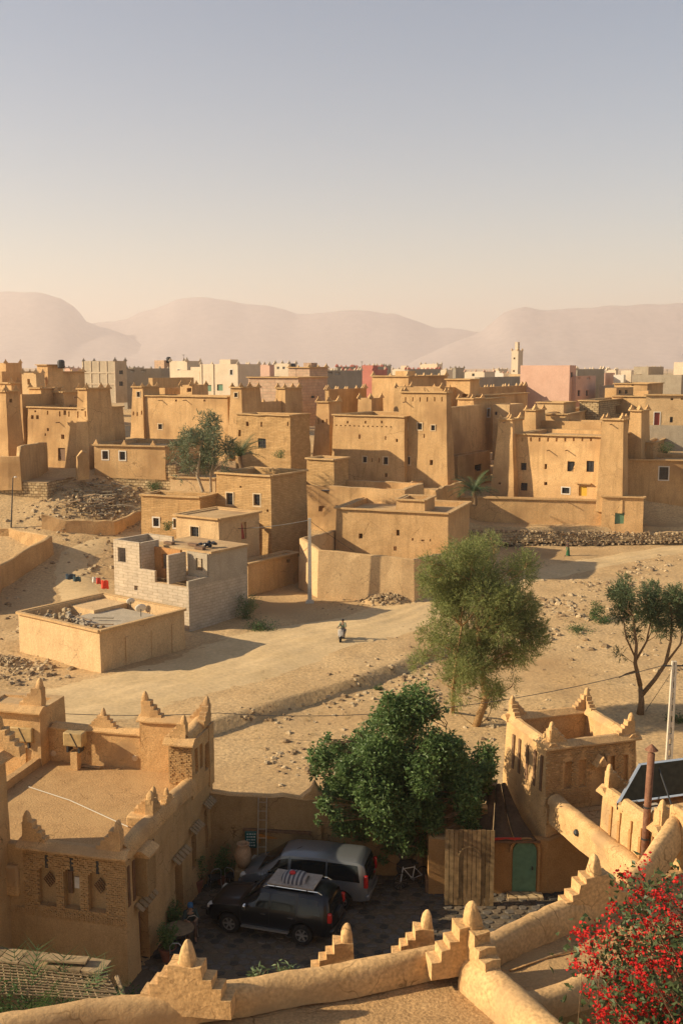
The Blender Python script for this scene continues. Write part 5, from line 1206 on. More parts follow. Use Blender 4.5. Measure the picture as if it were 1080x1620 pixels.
# striped bundle
bd = thing('striped_bundle', 'grey striped cloth bundle tied on the black car roof', 'bundle', tuple(SW((-.85, 0, 2.0))), math.atan2(hd.y, hd.x))
m = MB(); V = []; Fs = []; n1, n2 = 24, 10
for i in range(n1 + 1):
    x = lerp(-.46, .46, i/n1); e = math.sqrt(max(0, 1 - (x/.5)**4))
    for j in range(n2 + 1):
        t = math.pi*j/n2; V.append(SW((-.85 + x, .44*math.cos(t)*e*(1 + .05*math.sin(i*2.1)), 2.005 + .27*math.sin(t)*e*(1 + .08*noise.noise(Vector((i*.4, j*.4, 0)))))))
for i in range(n1):
    for j in range(n2): Fs.append((i*(n2+1)+j, (i+1)*(n2+1)+j, (i+1)*(n2+1)+j+1, i*(n2+1)+j+1))
m.add(V, Fs); m.m = [(i//2) % 2 for i in range(n1) for j in range(n2)]
m.build('cloth', [plain('stripe_pale', (.30, .28, .26), .9), plain('stripe_dark', (.07, .07, .08), .9)], bd, smooth=True)
m = MB(); m.lathe(SW((-.78, .1, 2.27)), [(.05, -.04), (.12, 0), (.10, .06), (.02, .09)], 10); m.build('red_cloth', plain('red_cloth', (.5, .03, .03), .8), bd, smooth=True)
van_spec = dict(cat='van', hw=.95, hr=.74, sill=.40, r=.345, axles=(-1.6, 1.6), belt=1.08, x0=-2.58, x1=2.50,
    top=[(-2.58, .9), (-2.56, 1.1), (-2.46, 1.66), (-2.36, 1.84), (-2.15, 1.92), (-.5, 1.95), (.55, 1.90), (.85, 1.82), (1.75, 1.17), (1.95, 1.10), (2.3, .98), (2.44, .86), (2.50, .7)],
    side_glass=[(1.50, .55, .92, .52), (.42, -.95, .42, -.95), (-1.02, -2.30, -1.02, -2.18)], handles=(.65, .2), mirror=1.35, tail=(.95, 1.42), head=.86, seams=(1.6, .48, -.98),
    screen=(1.74, .88, .80, .66), back=(-2.56, -2.42, .70, .64))
rw = atz(541, 1439, 0); hv_ = Vector((-.972, .235, 0)); pv = Vector((.235, .972, 0)); vc = rw + hv_*1.6 + pv*.82
van, MV, VW, _ = vehicle('minivan', 'silver grey minivan parked behind the black off road car', (vc.x, vc.y, .045), math.atan2(hv_.y, hv_.x), van_spec, van_paint)
m = MB(); m.tube([VW((.3, .3, 1.96)), VW((.1, .3, 2.06))], .012, 5); m.build('aerial', trim_m, van)
m = MB(); m.bar(VW((-2.47, -.35, 1.06)), VW((-2.47, .35, 1.06)), .36, .06); m.build('tailgate_trim', chrome, van)
# ------------------------------------------------------------------ trees and plants
bark = surf('brown_bark', (.15, .095, .05), (.24, .155, .085), 5, .8, 18, bd=.04)
palebark = surf('pale_bark', (.36, .28, .18), (.46, .37, .25), 4, .4, 18)
def leaf_quad(m, p, L, wd, rnd, fold=.25, mi=0, upb=.4):
    d = Vector((rnd.gauss(0, 1), rnd.gauss(0, 1), rnd.gauss(0, .7) + upb*.0)).normalized()
    u = d.cross(Vector((rnd.gauss(0, 1), rnd.gauss(0, 1), rnd.gauss(0, 1)))).normalized(); w_ = d.cross(u)
    b = len(m.v); m.v += [tuple(p), tuple(p + d*L*.5 + u*wd*.5 + w_*fold*wd), tuple(p + d*L), tuple(p + d*L*.5 - u*wd*.5 + w_*fold*wd)]; m.f.append((b, b+1, b+2, b+3)); m.m.append(mi)
def leaf_sprig(m, p, d, L, n, lw, ll, rnd, mi=0):
    for k in range(n):
        q = p + d*L*(k/n) + Vector((rnd.gauss(0, 1), rnd.gauss(0, 1), rnd.gauss(0, 1)))*L*.07
        e = (d + Vector((rnd.gauss(0, .6), rnd.gauss(0, .6), rnd.gauss(0, .6)))).normalized(); s_ = e.cross(Vector((rnd.gauss(0, 1), rnd.gauss(0, 1), rnd.gauss(0, 1)))).normalized()
        b = len(m.v); m.v += [tuple(q - s_*lw/2), tuple(q + s_*lw/2), tuple(q + e*ll + s_*lw*.3), tuple(q + e*ll - s_*lw*.3)]; m.f.append((b, b+1, b+2, b+3)); m.m.append(mi)
def limb(m, a, b, r0, r1, rnd, bend=.12, n=7):
    a, b = Vector(a), Vector(b); L = (b - a).length; P = []; k1 = Vector((rnd.gauss(0, 1), rnd.gauss(0, 1), rnd.gauss(0, .4)))*L*bend; k2 = Vector((rnd.gauss(0, 1), rnd.gauss(0, 1), rnd.gauss(0, .4)))*L*bend*.5
    for i in range(n + 1):
        t = i/n; P.append(a.lerp(b, t) + k1*math.sin(math.pi*t) + k2*math.sin(2*math.pi*t))
    m.tube(P, [lerp(r0, r1, (i/n)**.8) for i in range(n + 1)], 7); return P
def tree(name, label, base, trunk, blobs, mats, barkm, seed, nleaf, leaf, rtrunk=.2, cat='tree', sprig=False, group=None, twigs=3, extra=()):
    """trunk points, foliage clumps (centre, radius) fed by limbs; leaves are separate small faces through each clump"""
    rnd = random.Random(seed); th = thing(name, label, cat, tuple(base), 0, group)
    m = MB(); T = [Vector(p) for p in trunk]; n = len(T)
    m.tube(T, [lerp(rtrunk, rtrunk*.5, i/(n-1)) for i in range(n)], 9)
    for e in extra: m.tube([Vector(p) for p in e[0]], e[1], 7)
    lv = MB()
    cand = T + [Vector(p) for e in extra for p in e[0][1:]]
    for c, r in blobs:
        c = Vector(c); low = [t for t in cand if t.z < c.z - .2*r] or T[:1]
        a = min(low, key=lambda t: (t - c).length*1.0 + (0 if t != T[0] else 1.0)); P = limb(m, a, c, max(.02, rtrunk*.28*min(1, r)), .012, rnd, .10)
        for _ in range(twigs):
            q = c + Vector((rnd.gauss(0, 1), rnd.gauss(0, 1), rnd.gauss(0, .8))).normalized()*r*.9; limb(m, P[-3], q, .018, .005, rnd, .12, 4)
        k = int(nleaf*r*r*rnd.uniform(.75, 1.2))
        for _ in range(k):
            d = Vector((rnd.gauss(0, 1), rnd.gauss(0, 1), rnd.gauss(0, 1))).normalized(); p = c + d*r*(rnd.random()**.45)*Vector((1, 1, 1)).length/1.732*rnd.uniform(.85, 1.15)
            p.z -= .12*r*rnd.random()
            if sprig: leaf_sprig(lv, p, (d + Vector((0, 0, rnd.uniform(-.2, .7)))).normalized(), leaf[2], leaf[3], leaf[1], leaf[0], rnd)
            else: leaf_quad(lv, p, leaf[0]*rnd.uniform(.5, 1.35), leaf[1]*rnd.uniform(.6, 1.3), rnd)
    m.build('trunk', barkm, th, smooth=True); lv.build('crown', mats, th)
    return th
def ellip_blobs(rnd, n, c, rad, rr, shell=.35, squash=None):
    out = []
    for _ in range(n):
        d = Vector((rnd.gauss(0, 1), rnd.gauss(0, 1), rnd.gauss(0, 1))).normalized(); k = (shell + (1 - shell)*rnd.random())
        p = Vector(c) + Vector((d.x*rad[0], d.y*rad[1], d.z*rad[2]))*k
        if squash and squash(p): continue
        out.append((p, rnd.uniform(*rr)))
    return out
def px_blobs(rnd, spots, Y, dep):
    """clumps read off the photograph: (px, py, radius px, count) at about a distance"""
    out = []
    for px, py, rp, n in spots:
        for _ in range(n):
            y = Y + rnd.uniform(-dep, dep); s_ = rnd.uniform(0, 1)**.5; t = rnd.uniform(0, 6.28)
            c = aty(px + rp*.75*s_*math.cos(t), py + rp*.75*s_*math.sin(t), y); out.append((c, rp/F_PX*y*rnd.uniform(.44, .68)))
            if rnd.random() < .45: t = rnd.uniform(0, 6.28); out.append((aty(px + rp*1.02*math.cos(t), py + rp*1.0*math.sin(t), y), rp/F_PX*y*rnd.uniform(.14, .26)))
    return out
rnd = random.Random(4)
# dense green tree in the court
leaf_dark = leafmat('broad_leaf', (.065, .12, .035), (.17, .25, .08), .36, .45)
tb_ = Vector((3.2, 39.6, 0))
spots = [(640, 1130, 55, 5), (570, 1165, 50, 4), (700, 1160, 50, 4), (535, 1205, 42, 4), (600, 1215, 58, 6), (680, 1215, 60, 6), (745, 1200, 40, 4), (560, 1255, 52, 5), (640, 1265, 55, 6), (715, 1250, 50, 5), (600, 1300, 45, 4), (640, 1320, 34, 3), (760, 1225, 25, 2), (620, 1105, 24, 2), (520, 1240, 26, 2), (680, 1130, 30, 2), (590, 1130, 26, 2), (700, 1280, 36, 3), (527, 1175, 16, 1), (760, 1180, 18, 1), (655, 1335, 18, 1), (570, 1295, 30, 3), (620, 1325, 26, 2), (520, 1270, 22, 2), (650, 1230, 40, 4), (500, 1215, 14, 1), (610, 1175, 40, 4), (690, 1185, 40, 4), (580, 1225, 36, 3), (740, 1235, 34, 3), (650, 1290, 36, 3), (735, 1265, 26, 2)]
tree('green_tree', 'dense dark green leafy tree in the courtyard corner', tb_, [tb_, tb_ + Vector((-.1, 0, 1.2)), tb_ + Vector((-.4, .1, 2.4)), tb_ + Vector((-.7, .1, 3.6)), tb_ + Vector((-.8, .1, 4.8))], px_blobs(rnd, [(640 + (a_ - 640)*1.03, b_ + 14, c_, d_) for a_, b_, c_, d_ in spots], 39.7, 1.9), leaf_dark, bark, 7, 1900, (.19, .09), .16)
# feathery tamarisk on the bank
leaf_feath = leafmat('feathery_leaf', (.14, .175, .05), (.32, .34, .12), .45, .7)
tb_ = on_ground(752, 1150); Yt = tb_.y
spots = [(760, 885, 38, 4), (715, 900, 34, 3), (805, 900, 34, 3), (685, 925, 30, 3), (740, 930, 46, 5), (800, 945, 46, 5), (835, 975, 30, 3), (700, 970, 40, 4), (760, 985, 46, 5), (820, 1010, 36, 4), (690, 1020, 32, 3), (745, 1035, 44, 5), (795, 1050, 34, 3), (730, 1080, 30, 3), (770, 1085, 26, 2), (655, 1035, 20, 2), (670, 895, 20, 2), (845, 1000, 16, 1), (715, 1110, 18, 1), (790, 1085, 18, 1)]
tr = [tb_, aty(768, 1105, Yt), aty(762, 1060, Yt), aty(756, 1000, Yt), aty(752, 930, Yt)]
tree('tamarisk_tree', 'large feathery olive green tree beside the road', tb_, tr, px_blobs(rnd, spots, Yt, 1.9), leaf_feath, surf('tamarisk_bark', (.28, .17, .075), (.38, .24, .11), 5, .7, 18), 9, 430, (.15, .030, .42, 7), .24, sprig=True,
     extra=[([on_ground(716, 1128), aty(716, 1090, Yt), aty(722, 1040, Yt), aty(730, 990, Yt)], [.13, .11, .09, .05])])
# sparse tree on the right
tb_ = on_ground(1012, 1130); Yt = tb_.y
spots = [(1000, 940, 28, 3), (1035, 935, 24, 3), (1020, 965, 28, 3), (985, 975, 22, 2), (1060, 955, 28, 3), (1075, 985, 24, 2), (1045, 990, 20, 2), (1005, 1000, 16, 1), (978, 1027, 9, 1), (1085, 940, 24, 2), (1095, 970, 22, 2)]
ex = [([aty(1012, 1085, Yt), aty(1004, 1050, Yt), aty(1006, 1020, Yt), aty(1000, 975, Yt)], [.15, .12, .09, .05]), ([aty(1014, 1100, Yt), aty(1035, 1075, Yt), aty(1052, 1050, Yt), aty(1060, 1015, Yt), aty(1062, 970, Yt)], [.15, .13, .11, .08, .04]),
      ([aty(1004, 1062, Yt), aty(990, 1066, Yt), aty(978, 1072, Yt)], [.06, .05, .03]), ([aty(1005, 1045, Yt), aty(1022, 1015, Yt), aty(1030, 975, Yt)], [.08, .06, .03]), ([aty(1052, 1050, Yt), aty(1075, 1020, Yt), aty(1085, 985, Yt)], [.08, .06, .03]), ([aty(1004, 1040, Yt), aty(990, 1010, Yt), aty(985, 980, Yt)], [.06, .05, .03])]
tree('thorn_tree', 'half bare forked tree with a thin crown on the right', tb_, [tb_, aty(1014, 1110, Yt), aty(1012, 1085, Yt)], px_blobs(rnd, spots, Yt, 1.4), leafmat('grey_green_leaf', (.06, .09, .04), (.14, .18, .08), .3, .6), bark, 12, 520, (.15, .038, .34, 7), .24, sprig=True, extra=ex)
# eucalyptus in the village
Yt = 106.0; tb_ = aty(330, 806, Yt)
spots = [(325, 672, 18, 3), (345, 690, 20, 3), (300, 690, 18, 3), (285, 710, 17, 3), (320, 710, 22, 3), (350, 715, 20, 3), (330, 735, 18, 2), (300, 730, 15, 2), (275, 725, 10, 1), (362, 705, 10, 2), (355, 738, 10, 1), (280, 752, 8, 1)]
tree('eucalyptus_tree', 'tall slim eucalyptus with pale trunks among the village houses', tb_, [tb_, aty(324, 785, Yt), aty(312, 752, Yt), aty(318, 715, Yt), aty(322, 690, Yt)], px_blobs(rnd, spots, Yt, 2.0), leafmat('eucalyptus_leaf', (.10, .13, .07), (.21, .24, .13), .25, .6), palebark, 15, 190, (.22, .06, .5, 6), .2, sprig=True,
     extra=[([tb_ + Vector((.25, 0, 0)), aty(334, 780, Yt), aty(333, 748, Yt), aty(342, 715, Yt)], [.17, .14, .11, .05])])
# palms
palm_m = leafmat('palm_leaf', (.045, .075, .025), (.11, .15, .06), .2, .5)
def palm(label, base, h, nf, L, seed, rt=.22):
    rnd = random.Random(seed); th = thing('palm_tree', label, 'palm', tuple(base), 0, 'date palms'); m = MB(); base = Vector(base)
    pts = [base + Vector((.1*math.sin(k), 0, h*k/5)) for k in range(6)]; m.tube(pts, [rt*1.2, rt, rt, rt*.95, rt, rt*1.1], 9); m.build('trunk', bark, th)
    top = pts[-1]
    for k in range(nf):
        az = 2*math.pi*k/nf + rnd.uniform(-.2, .2); el = rnd.uniform(.1, 1.25); f = MB(); d0 = Vector((math.cos(az)*math.cos(el), math.sin(az)*math.cos(el), math.sin(el))); P = []
        p = top.copy(); d = d0.copy(); n = 9
        for i in range(n + 1):
            P.append(p.copy()); p = p + d*L/n; d = (d + Vector((0, 0, -.13))).normalized()
        f.tube(P, [lerp(.03, .006, i/n) for i in range(n + 1)], 4)
        for i in range(1, n*4):
            t = i/(n*4); q = P[int(t*n)].lerp(P[min(n, int(t*n) + 1)], t*n - int(t*n)); dd = (P[min(n, int(t*n) + 1)] - P[int(t*n)]).normalized(); sd = dd.cross(Vector((0, 0, 1))).normalized()
            ll = L*.26*math.sin(math.pi*(.15 + .8*t))
            for s_ in (-1, 1):
                e = (sd*s_*.8 + dd*.6 + Vector((0, 0, rnd.uniform(0, .35)))).normalized(); b = len(f.v); u = dd*.022; f.v += [tuple(q - u), tuple(q + u), tuple(q + e*ll)]; f.f.append((b, b+1, b+2)); f.m.append(0)
        f.build('frond', palm_m, th)
palm('date palm with drooping fronds beside the rough stone house', aty(381, 750, 113), aty(381, 722, 113).z - aty(381, 750, 113).z, 30, 3.2, 3, .26)
palm('date palm with upright fronds below the right kasbah', aty(750, 800, 118.8), aty(750, 777, 118.8).z - aty(750, 800, 118.8).z, 30, 3.2, 5)
# shrubs and weeds
green_m = leafmat('weed_leaf', (.035, .075, .02), (.09, .16, .045), .3, .6)
def shrub(name, label, base, r, h, n, mat, seed, leaf=(.16, .06), cat='shrub', group=None):
    rnd = random.Random(seed); th = thing(name, label, cat, tuple(base), 0, group); base = Vector(base); m = MB(); lv = MB()
    for k in range(max(4, int(r*7))):
        q = base + Vector((rnd.gauss(0, .45)*r, rnd.gauss(0, .45)*r, h*rnd.uniform(.35, .95))); P = limb(m, base + Vector((rnd.gauss(0, .1), rnd.gauss(0, .1), -.05)), q, .025, .006, rnd, .12, 5)
        for _ in range(int(n/max(4, int(r*7)))):
            t = rnd.random()**.5; p = P[int(t*4.99)] + Vector((rnd.gauss(0, 1), rnd.gauss(0, 1), rnd.gauss(0, .7)))*r*.22; p.z = max(p.z, base.z); leaf_quad(lv, p, leaf[0]*rnd.uniform(.6, 1.2), leaf[1]*rnd.uniform(.7, 1.2), rnd)
    m.build('stem', bark, th); lv.build('foliage', mat, th); return th
def gp(px, py, dz=0): return on_ground(px, py) + Vector((0, 0, dz))
shrub('shrub', 'dark green bush in the shade beside the grey block house', gp(390, 978), 1.3, 2.4, 1500, leaf_dark, 1)
shrub('ground_cover_plant', 'bright green weeds below the bush by the grey block house', gp(410, 996), 1.5, .7, 1100, green_m, 2, cat='plant')
shrub('ground_cover_plant', 'low green weeds at the foot of the pale buttressed wall', gp(530, 940), 1.1, .5, 700, green_m, 3, cat='plant')
shrub('shrub', 'round green bush against the stone base of the long low house', aty(245, 776, 114.3), 1.0, 1.3, 700, green_m, 4)
shrub('shrub', 'small bush beside the window of the rough brick cottage', aty(266, 838, 97), .7, 1.0, 400, green_m, 5)
shrub('shrub', 'tall bright green shrub on the slope left of the half bare tree', gp(940, 980), .9, 2.4, 1100, green_m, 6)
shrub('ground_cover_plant', 'green weeds spreading on the slope below the tall bright shrub', gp(912, 1000), 1.4, .45, 800, green_m, 7, cat='plant')
shrub('ground_cover_plant', 'green weeds between the tall shrub and the half bare tree', gp(955, 985), 1.4, .45, 700, green_m, 8, cat='plant')
shrub('shrub', 'green plant spilling over the shaded yard wall on the right', aty(1053, 716, 129.5), 1.3, 1.6, 900, green_m, 9)
shrub('ground_cover_plant', 'small weeds in the rubble left of the feathery tree', gp(600, 1092), .5, .35, 200, green_m, 10, cat='plant')
shrub('ground_cover_plant', 'low weeds near the concrete pole on the right', gp(1070, 1140), .9, .5, 350, green_m, 11, cat='plant')
shrub('shrub', 'dark bush on the roof yard beside the rough stone house', aty(444, 724, 119), .9, 1.0, 450, leaf_dark, 12)
# plants near the foreground
spear_m = leafmat('spear_leaf', (.06, .10, .04), (.15, .20, .09), .25, .5)
def spear_plant(label, base, h, n, seed, name='spiky_plant'):
    rnd = random.Random(seed); th = thing(name, label, 'plant', tuple(base), 0); base = Vector(base); m = MB(); lv = MB()
    for k in range(n):
        q = base + Vector((rnd.gauss(0, .13)*h, rnd.gauss(0, .13)*h, h*rnd.uniform(.6, 1))); P = limb(m, base, q, .012, .004, rnd, .06, 6)
        for i in range(28): p = P[rnd.randrange(1, 7)]; leaf_quad(lv, p + Vector((rnd.gauss(0, .03), rnd.gauss(0, .03), rnd.gauss(0, .03))), .11, .03, rnd)
    m.build('stem', bark, th); lv.build('foliage', spear_m, th)
spear_plant('grey green bushy plant just behind the near parapet', aty(406, 1575, 12.9) + Vector((0, 0, -.15)), .55, 10, 3); spear_plant('upright grey green plant right of the bushy one behind the parapet', aty(456, 1570, 12.9) + Vector((0, 0, -.2)), .68, 7, 5)
shrub('shrub', 'green bush at the foot of the ornate house behind the parapet', Vector((atz(215, 1575, 0).x - .1, 30.6, 0)), .7, 1.2, 700, green_m, 21, (.14, .06))
palm_b = atz(70, 1600, .3)
def fan_plant(label, base, n, L, seed):
    rnd = random.Random(seed); th = thing('fan_palm', label, 'plant', tuple(base), 0); base = Vector(base)
    for k in range(n):
        az = rnd.uniform(0, 6.28); el = rnd.uniform(.4, 1.4); d = Vector((math.cos(az)*math.cos(el), math.sin(az)*math.cos(el), math.sin(el))); f = MB(); p = base.copy(); P = []
        for i in range(8): P.append(p.copy()); p = p + d*L/7; d = (d + Vector((0, 0, -.10))).normalized()
        f.tube(P, .01, 4)
        for i in range(2, 8):
            dd = (P[min(7, i+1)] - P[i-1]).normalized(); sd = dd.cross(Vector((0, 0, 1))).normalized()
            for s_ in (-1, 1):
                for q_ in range(3):
                    q = P[i-1].lerp(P[i], q_/3); e = (sd*s_ + dd*.8).normalized(); b = len(f.v); f.v += [tuple(q - dd*.02), tuple(q + dd*.02), tuple(q + e*L*.22)]; f.f.append((b, b+1, b+2)); f.m.append(0)
        f.build('frond', green_m, th)
fan_plant('feathery green palm under the reed lattice at the bottom left', Vector((atz(75, 1590, .5).x, 28.0, .2)), 26, 3.4, 4); fan_plant('second green palm beside the reed lattice posts', Vector((atz(128, 1590, .5).x, 28.2, .2)), 18, 3.0, 6)
shrub('flower_bush', 'green bush with small pink flowers at the bottom left corner', Vector((atz(15, 1590, .5).x, 27.8, 0)), 1.3, 3.3, 2400, green_m, 31, (.15, .06), cat='bush')
# bougainvillea
bo = thing('bougainvillea', 'red flowering bougainvillea at the bottom right corner', 'shrub', (6.6, 9.3, 9.6)); rnd = random.Random(8); m = MB(); lv = MB(); fl = MB()
broot = Vector((6.2, 8.3, 9.6))
bm = leafmat('red_bract', (.40, .010, .012), (.68, .026, .02), .25, .7); bl = leafmat('bougainvillea_leaf', (.04, .065, .02), (.10, .13, .05), .25, .5)
tips = []
for px, py, n in ((985, 1400, 3), (1020, 1420, 5), (1055, 1405, 4), (1010, 1455, 6), (1050, 1460, 7), (965, 1480, 4), (1000, 1500, 7), (1040, 1510, 8), (1075, 1490, 6), (955, 1530, 5), (990, 1550, 8), (1030, 1560, 9), (1070, 1555, 8), (930, 1510, 3), (970, 1590, 6), (1010, 1600, 8), (1050, 1605, 8), (940, 1560, 3), (1085, 1440, 5), (1090, 1600, 6), (1000, 1640, 6), (1060, 1650, 6), (915, 1500, 1), (975, 1400, 1), (1085, 1395, 2)):
    for _ in range(n):
        Yb = rnd.uniform(9.4, 10.6) - (py - 1400)*.004; q = aty(px + rnd.gauss(0, 16), py + rnd.gauss(0, 14), Yb); tips.append(q)
for q in tips:
    P = limb(m, broot + Vector((rnd.gauss(0, .25), rnd.gauss(0, .2), rnd.uniform(0, .6))), q, .012, .003, rnd, .08, 7)
    for _ in range(70): k = rnd.randrange(2, 8); leaf_quad(lv, P[k] + Vector((rnd.gauss(0, 1), rnd.gauss(0, 1), rnd.gauss(0, 1)))*.11, .085*rnd.uniform(.6, 1.2), .05, rnd)
    for c in range(rnd.choice((1, 1, 2, 2))):
        cc = q + Vector((rnd.gauss(0, 1), rnd.gauss(0, 1), rnd.gauss(0, 1)))*.09
        for _ in range(20): leaf_quad(fl, cc + Vector((rnd.gauss(0, 1), rnd.gauss(0, 1), rnd.gauss(0, 1)))*.038, .036*rnd.uniform(.7, 1.2), .032, rnd)
m.build('stem', bark, bo); lv.build('foliage', bl, bo); fl.build('flowers', bm, bo)
# ------------------------------------------------------------------ poles and wires
pole_m = surf('concrete_pole', (.50, .44, .34), (.58, .51, .40), 3, .2, 20); wire_m = plain('cable', (.03, .028, .025), .6)
pth = thing('utility_pole', 'pale square concrete pole standing beside the road', 'pole', tuple(gp(490, 953))); b_ = gp(490, 953); t_ = aty(490, 820, b_.y); t_.x = b_.x
m = MB(); m.box((b_ + t_)/2, (.34, .34, (t_ - b_).length), taper=.75); m.build('shaft', pole_m, pth)
m = MB(); m.box(b_ + Vector((0, -.1, .06)), (.8, .7, .3), taper=.8); m.build('footing', pole_m, pth)
m = MB(); m.lathe(t_ + Vector((0, 0, -.1)), [(.05, -.08), (.07, 0), (.05, .1)], 8); m.build('insulator', white, pth)
def wire(label, a, b, sag, r=.022):
    a, b = Vector(a), Vector(b); m = MB(); m.tube([a.lerp(b, k/16) - Vector((0, 0, sag*4*(k/16)*(1 - k/16))) for k in range(17)], r, 5); return tag(m.build('cable', wire_m), label, 'cable')
wire('thin cable from the concrete pole to the brick house', t_ + Vector((0, 0, -.15)), aty(345, 836, 97), .25, .03); wire('stay wire from the concrete pole down into the walled yard', t_ + Vector((0, 0, -.2)), aty(560, 872, 99), .05, .02)
b_ = gp(1057, 1212); b_.y = 53.5; b_.x = aty(1058, 1180, 53.5).x; b_.z = H(b_.x, b_.y); t_ = aty(1066, 1046, 53.5); t_.x = b_.x + .05
pth = thing('utility_pole', 'slotted concrete pole behind the tilted panel on the right', 'pole', tuple(b_))
m = MB(); L_ = t_ - b_
for s_ in (-1, 1): m.bar(b_ + Vector((s_*.13, 0, 0)), t_ + Vector((s_*.07, 0, 0)), .10, .2, up=Vector((0, 1, 0)))
for k in range(9): p = b_.lerp(t_, (k + .5)/9); m.box(p, (lerp(.24, .14, k/9), .16, .28))
m.build('shaft', pole_m, pth)
m = MB(); m.bar(t_ + Vector((-.5, 0, -.25)), t_ + Vector((.5, 0, -.25)), .07, .07); m.build('cross_arm', iron, pth)
wire('long dark cable sagging across the dry field', t_ + Vector((-.45, 0, -.2)), aty(345, 1128, 57) , 1.1, .02); wire('cable crossing behind the ornate roof terrace', aty(345, 1128, 57), aty(-40, 1118, 57), .3, .02)
wire('cable leaving the slotted pole at the right edge', t_ + Vector((.45, 0, -.2)), aty(1140, 1020, 60), .2, .02); wire('stay wire from the slotted pole to the field', t_ + Vector((0, 0, -.4)), gp(1020, 1125), .02, .015)
b_ = gp(18, 836); t_ = aty(21, 756, b_.y); lp = thing('street_lamp', 'slim dark street lamp on the slope at the left edge', 'street lamp', tuple(b_)); m = MB(); m.tube([b_, t_], [.08, .05], 7); m.build('post', iron, lp)
m = MB(); m.tube([t_, t_ + Vector((.15, -.1, .15)), t_ + Vector((.3, -.25, .12))], .03, 5); m.build('arm', iron, lp); m = MB(); m.lathe(t_ + Vector((.35, -.3, .1)), [(.06, -.06), (.16, -.02), (.14, .06), (.03, .1)], 10); m.build('lamp_head', white, lp)

# ------------------------------------------------------------------ stones and rubble
rockm = surf('field_rock', (.38, .28, .16), (.52, .39, .23), 2.5, .4, 12); darkrock = surf('dark_rock', (.22, .15, .085), (.32, .22, .12), 2.5, .4, 12)
def rock(m, p, r, rnd, mi=0):
    V = []
    for z, k in ((-.6, 1.0), (.25, .95), (.75, .55)):
        for i in range(5):
            t = 2*math.pi*(i + rnd.uniform(-.3, .3))/5; V.append(Vector(p) + Vector((math.cos(t)*k*rnd.uniform(.75, 1.2), math.sin(t)*k*rnd.uniform(.75, 1.2), z*rnd.uniform(.8, 1.2)*.75))*r)
    m.add(V, [(i, (i+1) % 5, 5+(i+1) % 5, 5+i) for i in range(5)] + [(5+i, 5+(i+1) % 5, 10+(i+1) % 5, 10+i) for i in range(5)] + [(10, 11, 12, 13, 14)], mi)
def scatter(name, label, spots, n, rr, seed, spread=None, kind='stuff', cat=None, heap=0, mats=None):
    """stones on the ground round spots (px, py, radius px x, radius px y, weight)"""
    rnd = random.Random(seed); m = MB(); tot = sum(s_[4] for s_ in spots)
    for px, py, rx_, ry_, wt in spots:
        for _ in range(int(n*wt/tot)):
            a, b = rnd.gauss(0, .5), rnd.gauss(0, .5); p = on_ground(px + a*rx_, py + b*ry_)
            r = rr[0]*(rr[1]/rr[0])**(rnd.random()**2.2); k = math.exp(-(a*a + b*b)*2.2)
            rock(m, p + Vector((0, 0, r*.12 + heap*k*rnd.random())), r, rnd, rnd.randrange(2))
    o = m.build(name, mats or [rockm, darkrock]); return tag(o, label, cat, kind=kind)
scatter('rubble', 'loose stones scattered over the dry wash below the road', [(480, 1150, 120, 30, 3), (620, 1075, 90, 24, 4), (700, 1060, 60, 40, 4), (450, 1200, 60, 35, 2), (850, 1130, 90, 30, 1), (900, 1060, 120, 40, 1), (560, 1110, 100, 22, 3), (500, 1215, 30, 12, 3), (690, 1110, 50, 30, 3), (780, 1160, 50, 30, 2), (430, 1190, 30, 25, 1)], 1100, (.04, .26), 1)
scatter('rubble', 'stones littering the slope between the tamarisk and the path', [(900, 970, 70, 18, 4), (880, 955, 40, 10, 3), (950, 925, 70, 16, 3), (1030, 900, 50, 18, 3), (1060, 1050, 60, 40, 1), (920, 1020, 90, 25, 1), (860, 1000, 30, 20, 2), (1000, 945, 80, 20, 2)], 750, (.06, .38), 2)
scatter('rubble', 'broken stones on the left slope below the old walls', [(60, 830, 70, 20, 2), (150, 870, 50, 25, 3), (190, 800, 50, 30, 4), (60, 800, 50, 20, 2), (200, 850, 25, 12, 2), (120, 900, 40, 20, 2), (30, 985, 30, 50, 2), (60, 1060, 60, 18, 4), (20, 1070, 30, 14, 3), (320, 770, 30, 10, 1)], 900, (.06, .34), 3)
scatter('rubble', 'small stones along the edges of the dirt road', [(300, 1060, 120, 30, 1), (480, 1030, 60, 12, 1), (640, 1000, 30, 30, 2), (560, 960, 40, 12, 2), (400, 1130, 60, 10, 2), (700, 930, 30, 10, 1), (400, 1046, 20, 5, 1)], 420, (.03, .16), 4)
